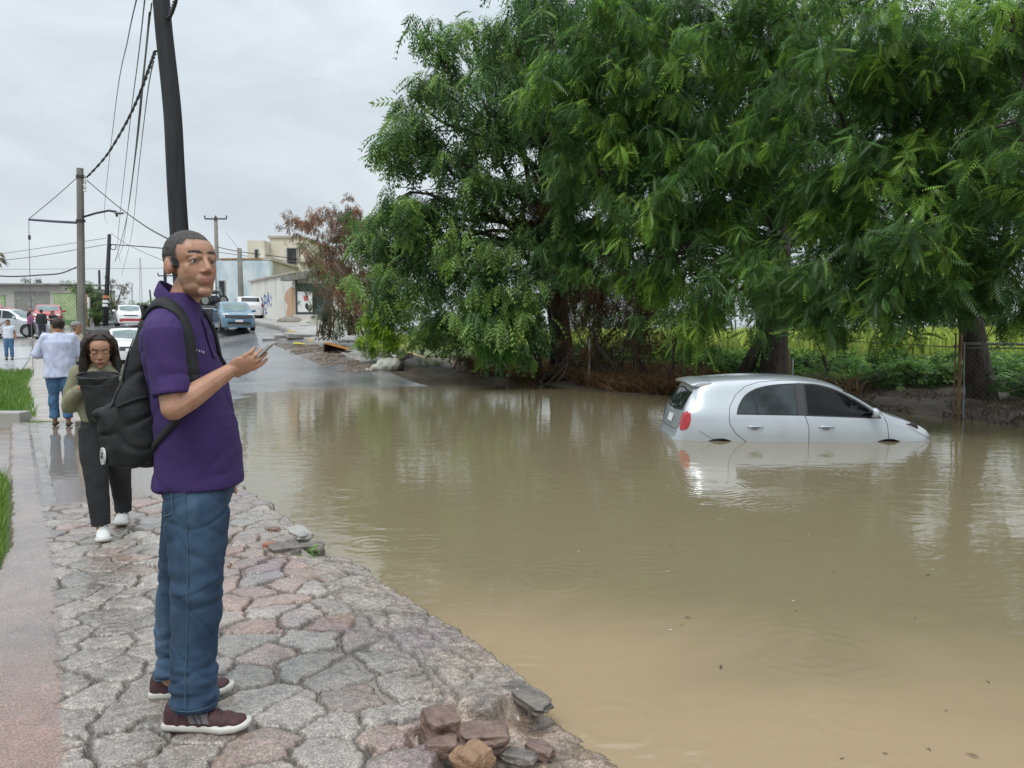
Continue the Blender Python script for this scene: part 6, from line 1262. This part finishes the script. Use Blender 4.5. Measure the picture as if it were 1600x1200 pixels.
jeans = fuse(jb, 'jeans', M['jeans'], root, .0062, 4, .5, jean_fold); jbv = bvh_of(jeans); M['seam_blue'] = mat('denim_seam', (.05, .10, .15), .85)
ribbon('side_seam', [A(.045, .20, .93), A(.050, .215, .8), A(.055, .21, .62), A(.045, .20, .45), A(.035, .20, .28), A(.03, .20, .10)], jbv, .004, .0015, M['seam_blue'], jeans, .001, 60)
ribbon('back_pocket', [A(-.02, .19, .92), A(-.01, .19, .84), A(-.02, .19, .81), A(-.07, .14, .785)], jbv, .005, .0018, M['seam_blue'], jeans, .001, 40)
for s_, f_, r_ in ((1, .028, .10), (-1, -.150, -.13)): ribbon('cuff_seam', [A(f_ + .088 * math.cos(a), r_ + .088 * math.sin(a), .095) for a in np.linspace(0, R(350), 14)], jbv, .005, .0018, M['seam_blue'], jeans, .001, 52)
M['maroon'] = cloth((.045, .018, .022), (.07, .030, .034), 'maroon_mesh', 60, .5, 300, .75); M['sole'] = mat('white_sole', (.62, .60, .56), .6, (.5, .48, .44), 12); M['stripe'] = mat('grey_stripe', (.14, .12, .13), .5)
for (p, yw) in ((A(-.080, .102, .0), R(-3)), (A(-.245, -.13, .0), R(8))):
    up, lc = shoe(root, p, yw, .315, M['maroon'], M['sole'], 1.08, M['stripe'], .098); lc.build('laces', M['maroon'], up, True)
# phone
wr = J['wr_r']; d_ = hd.normalized(); n_ = (hn - d_ * hn.dot(d_)).normalized(); lt_ = -d_.cross(n_); c = A(.272, .055, 1.350); px_ = A(.72, -.04, .69).normalized(); pz_ = (A(-.69, .12, .72) - px_ * A(-.69, .12, .72).dot(px_)).normalized(); Mx = Matrix((px_, pz_.cross(px_), pz_)).transposed()
lw = root.matrix_basis @ c; ph = empty('phone', lw, 0, 'slim pale mobile phone held up in the hand of the man in purple', 'phone'); Mw = root.matrix_basis.to_3x3() @ Mx
mb = MB(); mb.box((0, 0, 0), (.145, .070, .0085), M=Mw); mb.build('case', mat('phone_case', (.45, .46, .46), .3, metal=.4), ph, bevel=.003)
mb = MB(); mb.box(Mw @ Vector((0, 0, .0048)), (.136, .063, .001), M=Mw); mb.build('screen', M['glass'], ph)
# backpack: worn, so a thing of its own
M['pack'] = mat('black_nylon', (.007, .007, .009), .75, (.014, .014, .016), 9, bump=.5, bscale=24, bdist=.008)
bp = empty('backpack', loc, R(90), 'slouching black backpack with a round star patch, worn by the man in purple', 'backpack')
kb = MB(); kb.rings([(0, .185, .945, .08, .06), (0, .180, .965, .125, .10), (0, .172, 1.03, .142, .115), (0, .170, 1.10, .142, .115), (0, .168, 1.17, .138, .095), (0, .162, 1.25, .118, .064), (0, .150, 1.34, .10, .048), (0, .135, 1.42, .085, .038), (0, .125, 1.475, .07, .024)], 30, 2.8)
kb.rings([(0, .232, .955, .09, .05), (0, .240, .99, .115, .070), (0, .242, 1.08, .12, .076), (0, .235, 1.15, .115, .070), (0, .225, 1.18, .10, .055)], 28, 2.6)
kb.ell(A(-.13, .0, 1.46), (.07, .03, .05)); kb.capsule(A(-.290, -.07, 1.150), .018, A(-.290, .09, 1.150), .020)
pk = fuse(kb, 'bag', M['pack'], bp, .0075, 3, .5, lambda c: -.010 * max(0.0, 1 - abs(noise.noise(Vector((c.x * 5, c.y * 6 + c.z * 4, c.z * 7)))) * 5) ** 2 + .012 * noise.noise(Vector((c.x * 7 + 2, c.y * 7, c.z * 5))) + .008 * noise.noise(Vector((c.x * 17 + c.z * 6, c.y * 15, c.z * 10))))
pbv = bvh_of(pk)
for s_ in (1, -1):
    st = ribbon('shoulder_strap', [A(-.14, s_ * .085, 1.50), A(-.11, s_ * .095, 1.545), A(-.04, s_ * .10, 1.55), A(.02, s_ * .115, 1.50), A(.05, s_ * .125, 1.42), A(.065, s_ * .135, 1.33), A(.07, s_ * .14, 1.27)], sbv, .052, .010, M['pack'], bp, .003, 60)
    ribbon('lower_strap', [A(.07, s_ * .14, 1.28), A(.06, s_ * .16, 1.20), A(.02, s_ * .18, 1.13), A(-.05, s_ * .175, 1.07), A(-.11, s_ * .14, 1.03)], sbv, .026, .005, M['pack'], bp, .004, 40)
    ribbon('buckle', [A(.068, s_ * .138, 1.285), A(.070, s_ * .140, 1.265)], sbv, .040, .012, M['black'], st, .008, 6)
ribbon('zip', [A(-.24, .12, 1.18), A(-.22, .13, 1.26), A(-.22, .12, 1.36), A(-.21, .10, 1.44)], pbv, .012, .003, M['interior'], bp, .002, 30)
MB().tube([A(-.135, -.03, 1.49), A(-.15, -.025, 1.535), A(-.155, .02, 1.535), A(-.14, .035, 1.49)], .009, 8).build('grab_handle', M['pack'], bp, True)
ribbon('pocket_seam', [A(-.20, .14, 1.18), A(-.14, .14, 1.205), A(-.08, .13, 1.22)], pbv, .012, .004, M['pack'], bp, .002, 20)
# round patch with a star
dr = A(.42, -.88, .08).normalized(); o_ = A(-.275, .10, 1.0) - dr * .6; l_, no, i_, dd_ = pbv.ray_cast(o_, dr)
if l_:
    if no.dot(dr) > 0: no = -no
    xx = no.cross(Vector((0, 0, 1))).normalized(); yy = no.cross(xx); Mp = Matrix((xx, yy, no)).transposed()
    def disc(r0, r1, z, z1, n=32): 
        V = []; 
        for zz in (z, z1):
            for rr_ in (r0, r1):
                for k in range(n): a = 2 * math.pi * k / n; V.append(l_ + Mp @ Vector((math.cos(a) * rr_, math.sin(a) * rr_ * 1.0, zz)))
        F_ = []
        for k in range(n): k2 = (k + 1) % n; F_ += [(2 * n + k, 2 * n + k2, 3 * n + k2, 3 * n + k), (n + k, n + k2, 3 * n + k2, 3 * n + k), (k, k2, 2 * n + k2, 2 * n + k), (k, k2, n + k2, n + k)]
        return V, F_
    V, F_ = disc(.0005, .031, -.004, .002); pt = MB().add(V, F_).build('round_patch', mat('patch_white', (.62, .62, .60), .6), bp)
    V = [l_ + Mp @ Vector((0, 0, .0035))]; 
    for k in range(10): a = R(90) + k * math.pi / 5; rr_ = .022 if k % 2 == 0 else .009; V.append(l_ + Mp @ Vector((math.cos(a) * rr_, math.sin(a) * rr_, .003)))
    MB().add(V, [(0, 1 + k, 1 + (k + 1) % 10) for k in range(10)]).build('star', M['black'], pt)
    V, F_ = disc(.0235, .025, .001, .003); MB().add(V, F_).build('patch_ring', M['stripe'], pt)

# ---------------------------------------------------------------- the woman looking down at her bag
q = P(170, 830, 5.42); loc = Vector((q.x, 5.42, .125)); hc = A(.075, .01, 1.330)
J = dict(neck=A(.0, 0, 1.185), pelvis=A(0, 0, .80), sh_r=A(0, .155, 1.15), el_r=A(-.02, .215, .93), wr_r=A(.17, .115, 1.065), sh_l=A(0, -.155, 1.15), el_l=A(.0, -.22, .93), wr_l=A(.18, -.12, 1.03), hp_r=A(.02, .08, .76), kn_r=A(.10, .06, .44), an_r=A(.15, .035, .085), hp_l=A(-.01, -.08, .76), kn_l=A(-.05, -.08, .43), an_l=A(-.24, -.085, .10), girth=.86, armw=.85, neckw=.85, fem=1)
root, body, lh2, Mh2 = person('woman with long dark hair in an olive sweatshirt looking down into a black bag', loc, R(24), J, (hc, R(6), R(24), R(0), 1.04), (.46, .26, .175), .0042,
    hands={'r': (A(.35, -.75, .45), A(.5, -.3, -.3), 38, .85, -1), 'l': (A(.4, .7, .3), A(.5, .3, -.3), 38, .85, 1)}, lip=(.36, .13, .11), eyes=False)
def w_hair(p):
    l = lh2(p); x, y, z = abs(l.x), l.y, l.z
    return (y > -.01 and z > -.07) or z > .092 - .25 * x or (x > .058 and z > -.05 and y > -.05)
extract(body, w_hair, lambda p: .010, 'hair_cap', M['hair_dark'], root)
extract(body, lambda p: (lambda l: .012 < abs(l.x) < .048 and l.y < -.055 and abs(l.z - (.029 + .003 * min(abs(l.x) / .03, 1))) < .0032)(lh2(p)), lambda p: .0018, 'eyebrows', M['hair_dark'], root)
hb = MB(); T2 = lambda x, y, z: hc + Mh2 @ (Vector((x, y, z)) * 1.04)
for k in (-1, 1):
    hb.tube([T2(k * .015, -.020, .122), T2(k * .060, -.030, .092), T2(k * .088, -.010, .03), T2(k * .096, .005, -.05), hc + A(-.04, -k * .110, -.16), hc + A(-.0, -k * .115, -.25), hc + A(.0, -k * .105, -.32)], [.012, .018, .020, .026, .034, .030, .008], 14)
    hb.tube([T2(k * .03, .06, .10), T2(k * .07, .06, .02), hc + A(-.10, -k * .075, -.10), hc + A(-.10, -k * .085, -.25), hc + A(-.09, -k * .08, -.33)], [.03, .045, .055, .05, .015], 14)
hb.tube([T2(0, .09, .06), hc + A(-.12, 0, -.08), hc + A(-.12, 0, -.28)], [.05, .07, .03], 14)
fuse(hb, 'long_hair', mat('long_hair', (.010, .007, .006), .55, (.085, .05, .033), 3, stretch=(3, 3, .5), bump=.8, bscale=60, bdist=.006, contrast=(.45, .8)), root, .0055, 2, .5, lambda c: .006 * noise.noise(Vector((c.x * 70, c.y * 70, c.z * 5))))
M['olive'] = cloth((.20, .19, .12), (.26, .245, .165), 'olive_fleece', 7, .3, 150)
sb = MB(); sb.rings([(0, 0, .80, .13, .105), (0, 0, .82, .155, .125), (0, 0, .90, .17, .135), (0, 0, 1.02, .17, .13), (0, 0, 1.12, .168, .12), (0, .005, 1.18, .12, .09), (0, .01, 1.215, .07, .07)], 32, 2.2)
for s_, k in (('r', 1), ('l', -1)):
    sh, el, wr = J['sh_' + s_], J['el_' + s_], J['wr_' + s_]; sb.capsule(A(0, k * .07, 1.15), .06, sh, .062); sb.capsule(sh, .062, el, .063); sb.capsule(el, .063, el.lerp(wr, .5), .058); sb.tube([el.lerp(wr, .45), el.lerp(wr, .84), el.lerp(wr, .95)], [.057, .045, .036], 16)
sb.ell(A(-.06, 0, 1.19), (.10, .06, .045))
fuse(sb, 'sweatshirt', M['olive'], root, .007, 4, .5, lambda c: folds(.010, 8, .9, 3)(c))
M['blacktrousers'] = cloth((.012, .012, .014), (.020, .020, .023), 'black_trousers', 5, .2, 120)
jb = MB(); jb.rings([(0, 0, .66, .14, .11), (0, 0, .74, .160, .120), (0, 0, .84, .145, .108)], 30, 2.2); jb.tube([A(.01, .075, .76), A(.06, .07, .6), A(.11, .06, .44), A(.135, .045, .26), A(.15, .035, .085)], [.098, .094, .080, .072, .062], 20); jb.tube([A(-.01, -.075, .76), A(-.03, -.08, .6), A(-.06, -.08, .43), A(-.15, -.083, .27), A(-.235, -.085, .10)], [.098, .092, .078, .070, .062], 20)
fuse(jb, 'trousers', M['blacktrousers'], root, .008, 4, .5, lambda c: folds(.008, 7, .8, 9)(c))
M['white_leather'] = mat('white_leather', (.66, .66, .64), .5, (.58, .58, .56), 9)
for p, yw in ((A(.075, .035, .0), R(6)), (A(-.32, -.085, .015), R(-4))):
    up, lc = shoe(root, p, yw, .27, M['white_leather'], M['sole'], 1.08, None, .10); lc.build('laces', M['white'], up, True)
M['bagblack'] = mat('black_felt', (.012, .012, .013), .6, (.018, .018, .02), 6, bump=.2, bscale=60)
bg_ = empty('handbag', loc, R(24), 'black stiff open bag held in front of the long haired woman', 'bag')
mb = MB(); mb.rings([(.02, -.22, .80, .095, .035), (.02, -.22, .83, .11, .05), (.01, -.225, .95, .118, .06), (.0, -.23, 1.08, .125, .065), (-.01, -.235, 1.150, .130, .070, 0, .3), (-.01, -.235, 1.160, .124, .062, 0, .3), (-.01, -.235, 1.10, .11, .05, 0, .3)], 30, 2.8); mb.s = 0; fuse(mb, 'bag', M['bagblack'], bg_, .006, 2, .5, lambda c: .010 * noise.noise(c * 11) - .008 * max(0.0, 1 - abs(noise.noise(Vector((c.x * 6, c.y * 6, c.z * 4)))) * 5) ** 2)
mb = MB(); mb.tube([(-.01 + .134 * math.cos(a), -.235 + .069 * math.sin(a), 1.153 + .021 * math.sin(a)) for a in np.linspace(0, 2 * math.pi, 33)], .006, 8); mb.build('rim', M['interior'], bg_, True)
mb = MB(); mb.tube([(-.01 + .133 * math.cos(a), -.235 + .069 * math.sin(a), 1.10 + .02 * math.sin(a)) for a in np.linspace(0, 2 * math.pi, 33)], .003, 6); mb.build('seam', M['interior'], bg_, True)

# ---------------------------------------------------------------- other people, simpler dress on the same kind of body
def std(H, arms=None, legs=0.0, lean=0):
    k = H / 1.75; a = lambda f, r, u: A(f * k, r * k, u * k)
    J = dict(neck=a(0, 0, 1.46), pelvis=a(0, 0, .95), sh_r=a(0, .18, 1.42), el_r=a(-.03, .24, 1.14), wr_r=a(.04, .25, .90), sh_l=a(0, -.18, 1.42), el_l=a(-.03, -.24, 1.14), wr_l=a(.04, -.25, .90),
             hp_r=a(0, .09, .92), kn_r=a(.02 + legs, .10, .50), an_r=a(legs * 1.5, .10, .09), hp_l=a(0, -.09, .92), kn_l=a(.02 - legs * .3, -.10, .50), an_l=a(-legs * 1.5, -.10, .09))
    for kk, v in (arms or {}).items(): J[kk] = a(*v)
    return J, k, a
def dress(root, J, k, a, top, bottom, tw=1.0, sleeve=.5, hem=.92, leg=1.0, vox=.015, skirt=False, fold=.01, tname='shirt', bname='trousers', loose=1.0):
    sb = MB(); sb.rings([(0, 0, hem * k, .185 * tw * k * loose, .145 * tw * k * loose), (0, 0, (hem + .02) * k, .185 * tw * k * loose, .145 * tw * k * loose), (0, 0, 1.15 * k, .175 * tw * k * loose, .14 * tw * k), (0, 0, 1.35 * k, .19 * tw * k, .13 * tw * k), (0, .005, 1.43 * k, .17 * tw * k, .10 * k), (0, .01, 1.49 * k, .075 * k, .07 * k)], 30, 2.3)
    for s_ in ('r', 'l'):
        sh, el, wr = J['sh_' + s_], J['el_' + s_], J['wr_' + s_]; sb.capsule(J['neck'] + Vector((0, 0, -.04)), .06, sh, .068 * tw)
        if sleeve <= 1: sb.tube([sh, sh.lerp(el, sleeve)], [.068 * tw, .062 * tw], 16)
        else: sb.capsule(sh, .068 * tw, el, .062 * tw); sb.tube([el, el.lerp(wr, sleeve - 1)], [.062 * tw, .048 * tw], 16)
    o = fuse(sb, tname, top, root, vox, 3, .5, folds(fold, 7, .6, k * 50)); jb = MB(); jb.rings([(0, 0, .82 * k, .15 * tw * k, .12 * tw * k), (0, 0, .92 * k, .165 * tw * k, .13 * tw * k), (0, 0, 1.02 * k, .15 * tw * k, .12 * tw * k)], 26, 2.2)
    if skirt: jb.rings([(0, 0, leg * k, .21 * k, .17 * k), (0, 0, .9 * k, .16 * tw * k, .13 * tw * k)], 26, 2.1)
    else:
        for s_ in ('r', 'l'):
            hp, kn, an = J['hp_' + s_], J['kn_' + s_], J['an_' + s_]
            if leg >= 1: jb.tube([hp, hp.lerp(kn, .5), kn, kn.lerp(an, .5), kn.lerp(an, .93)], [.105 * tw * k, .10 * tw * k, .082 * k, .075 * k, .075 * k], 18)
            else: jb.tube([hp, hp.lerp(kn, leg)], [.10 * k, .085 * k], 18)
    fuse(jb, bname, bottom, root, vox, 3, .5, folds(fold * .8, 8, .9, 4)); return o
# man in the pale blue shirt walking away
J, k, a = std(1.68, dict(el_r=(.06, .30, 1.16), wr_r=(.26, .17, 1.12), el_l=(.06, -.30, 1.16), wr_l=(.26, -.17, 1.12), pelvis=(0, 0, .95)), -.05)
q = P(97, 668, 11.75); loc = Vector((q.x, 11.75, .13)); hc = A(.03, 0, 1.545); 
root, body, lh3, _ = person('heavy man in a pale blue shirt and jeans walking away from us', loc, R(207), J, (hc, 0, R(14), 0, 1.0), (.36, .19, .12), .008)
sh_hair = lambda p, lh: (lambda l: (l.y > .0 and l.z > -.055 and not (abs(l.x) > .072 and l.z < .025 and l.y < .04)) or l.z > .07 or (l.y > -.03 and l.z > .03))(lh(p))
extract(body, lambda p: sh_hair(p, lh3), lambda p: .010, 'hair', M['hair_dark'], root)
M['paleblue'] = cloth((.46, .50, .66), (.54, .58, .74), 'pale_blue_linen', 4, .3, 90); M['jeans2'] = cloth((.04, .11, .22), (.08, .17, .29), 'faded_denim', 6, .3, 100)
o = dress(root, J, k, a, M['paleblue'], M['jeans2'], 1.22, 1.85, .78, 1.0, .012, fold=.020, tname='long_sleeved_shirt', bname='jeans', loose=1.02)
V = []; MB().tube([a(-.02 + .066 * math.cos(t), .066 * math.sin(t), 1.475 - .01 * math.cos(t)) for t in np.linspace(0, 6.283, 25)], .014, 8).build('collar', M['paleblue'], o, True)
M['sandal'] = mat('brown_sandal', (.06, .035, .02), .6, (.12, .07, .035), 8)
for kx in ('r', 'l'): p = J['an_' + kx].copy(); p.z = .0; up, lc = shoe(root, p + A(-.075, 0, 0), 0, .28, M['sandal'], M['black'], 1.0, None, .075); lc.build('straps', mat('tan_strap', (.35, .22, .12), .6), up, True)
# older man behind him
J, k, a = std(1.64, dict(el_r=(.0, .23, 1.14), wr_r=(.16, .2, .98)), .03); q = P(121, 600, 15.2); loc = Vector((q.x, 15.2, .15)); hc = A(.03, 0, 1.525)
root, body, lh4, _ = person('older grey haired man in a beige shirt, half hidden behind the pole', loc, R(95), J, (hc, R(-8), R(8), 0, 1.0), (.36, .2, .13), .011)
extract(body, lambda p: sh_hair(p, lh4), lambda p: .012, 'hair', mat('grey_hair', (.12, .12, .12), .7, (.3, .3, .3), 30), root)
dress(root, J, k, a, cloth((.50, .45, .33), (.58, .52, .40), 'beige_shirt'), M['blacktrousers'], 1.05, .55, .9, 1.0, .015)
for kx in ('r', 'l'): p = J['an_' + kx].copy(); p.z = 0; up, lc = shoe(root, p + A(-.075, 0, 0), 0, .27, M['black'], M['black'], 1.0); lc.build('laces', M['black'], up, True)
def far_person(label, px, fy, Y, rz, H, arms, top, bottom, tw=1.0, sleeve=.5, hair='short', skirt=False, leg=1.0, yaw=0, hem=.92, tone=(.33, .18, .12), shoec=None, legs=.02, hcol=None):
    J, k, a = std(H, arms, legs); q = P(px, fy, Y); loc = Vector((q.x, Y, zg1(q.x, Y) + .045)); hc = A(.02, 0, H - .128)
    root, body, lhh, Mhh = person(label, loc, rz, J, (hc, yaw, R(4), 0, .98), tone, .016, eyes=False, group=None)
    extract(body, lambda p: sh_hair(p, lhh), lambda p: .014, 'hair', M[hcol or 'hair_dark'], root)
    if hair == 'long': MB().tube([hc + A(-.07, 0, .03), hc + A(-.1, 0, -.1), hc + A(-.1, 0, -.28)], [.07, .085, .03], 12).build('long_hair', M['hair_dark'], root, True)
    dress(root, J, k, a, top, bottom, tw, sleeve, hem, leg, .02, skirt)
    for kx in ('r', 'l'): p = J['an_' + kx].copy(); p.z = 0; up, lc = shoe(root, p + A(-.075, 0, 0), 0, .26, shoec or M['black'], shoec or M['black'], 1.0); lc.build('laces', M['black'], up, True)
    return root
far_person('man in a white T-shirt and jeans shading his eyes with one raised hand', 15, 562, 32, R(18), 1.70, dict(el_r=(.05, .42, 1.42), wr_r=(.10, .16, 1.60), wr_l=(.02, -.28, .88)), cloth((.55, .58, .66), (.62, .65, .72), 'white_tshirt'), M['jeans2'], 1.08)
far_person('woman in a purple top and black trousers beside the silver parked car', 48, 529, 44, R(150), 1.62, dict(el_r=(.05, .30, 1.20), wr_r=(.12, .12, 1.45), el_l=(.05, -.30, 1.20), wr_l=(.18, -.12, 1.2)), cloth((.24, .06, .16), (.30, .09, .2), 'plum_top'), M['blacktrousers'], 1.05, 1.4, 'long', shoec=M['white_leather'])
far_person('person in a black jacket with a dark cap standing between the two women', 66, 528, 43.6, R(190), 1.72, None, cloth((.015, .017, .018), (.025, .03, .03), 'black_jacket'), cloth((.03, .03, .045), (.05, .05, .07), 'dark_trousers'), 1.15, 1.9, legs=.06)
far_person('woman in a black top and tan skirt, rightmost of the three by the cars', 84, 527, 44.3, R(60), 1.62, dict(el_r=(.05, .28, 1.15), wr_r=(.2, .16, 1.2), el_l=(.08, -.27, 1.15), wr_l=(.22, -.10, 1.25)), cloth((.015, .015, .017), (.03, .03, .03), 'black_top'), cloth((.36, .28, .16), (.42, .33, .2), 'tan_skirt'), 1.0, .5, 'long', True, .35)
far_person('distant woman in a white top and black shorts walking on the left pavement', 153, 502, 60, R(28), 1.62, dict(el_r=(.02, .30, 1.2), wr_r=(.08, .16, 1.38), el_l=(.02, -.30, 1.2), wr_l=(.08, -.16, 1.38)), cloth((.55, .52, .66), (.6, .58, .72), 'white_top'), M['blacktrousers'], .95, .4, 'short', False, .35, tone=(.42, .24, .16), shoec=M['white_leather'], legs=.05)
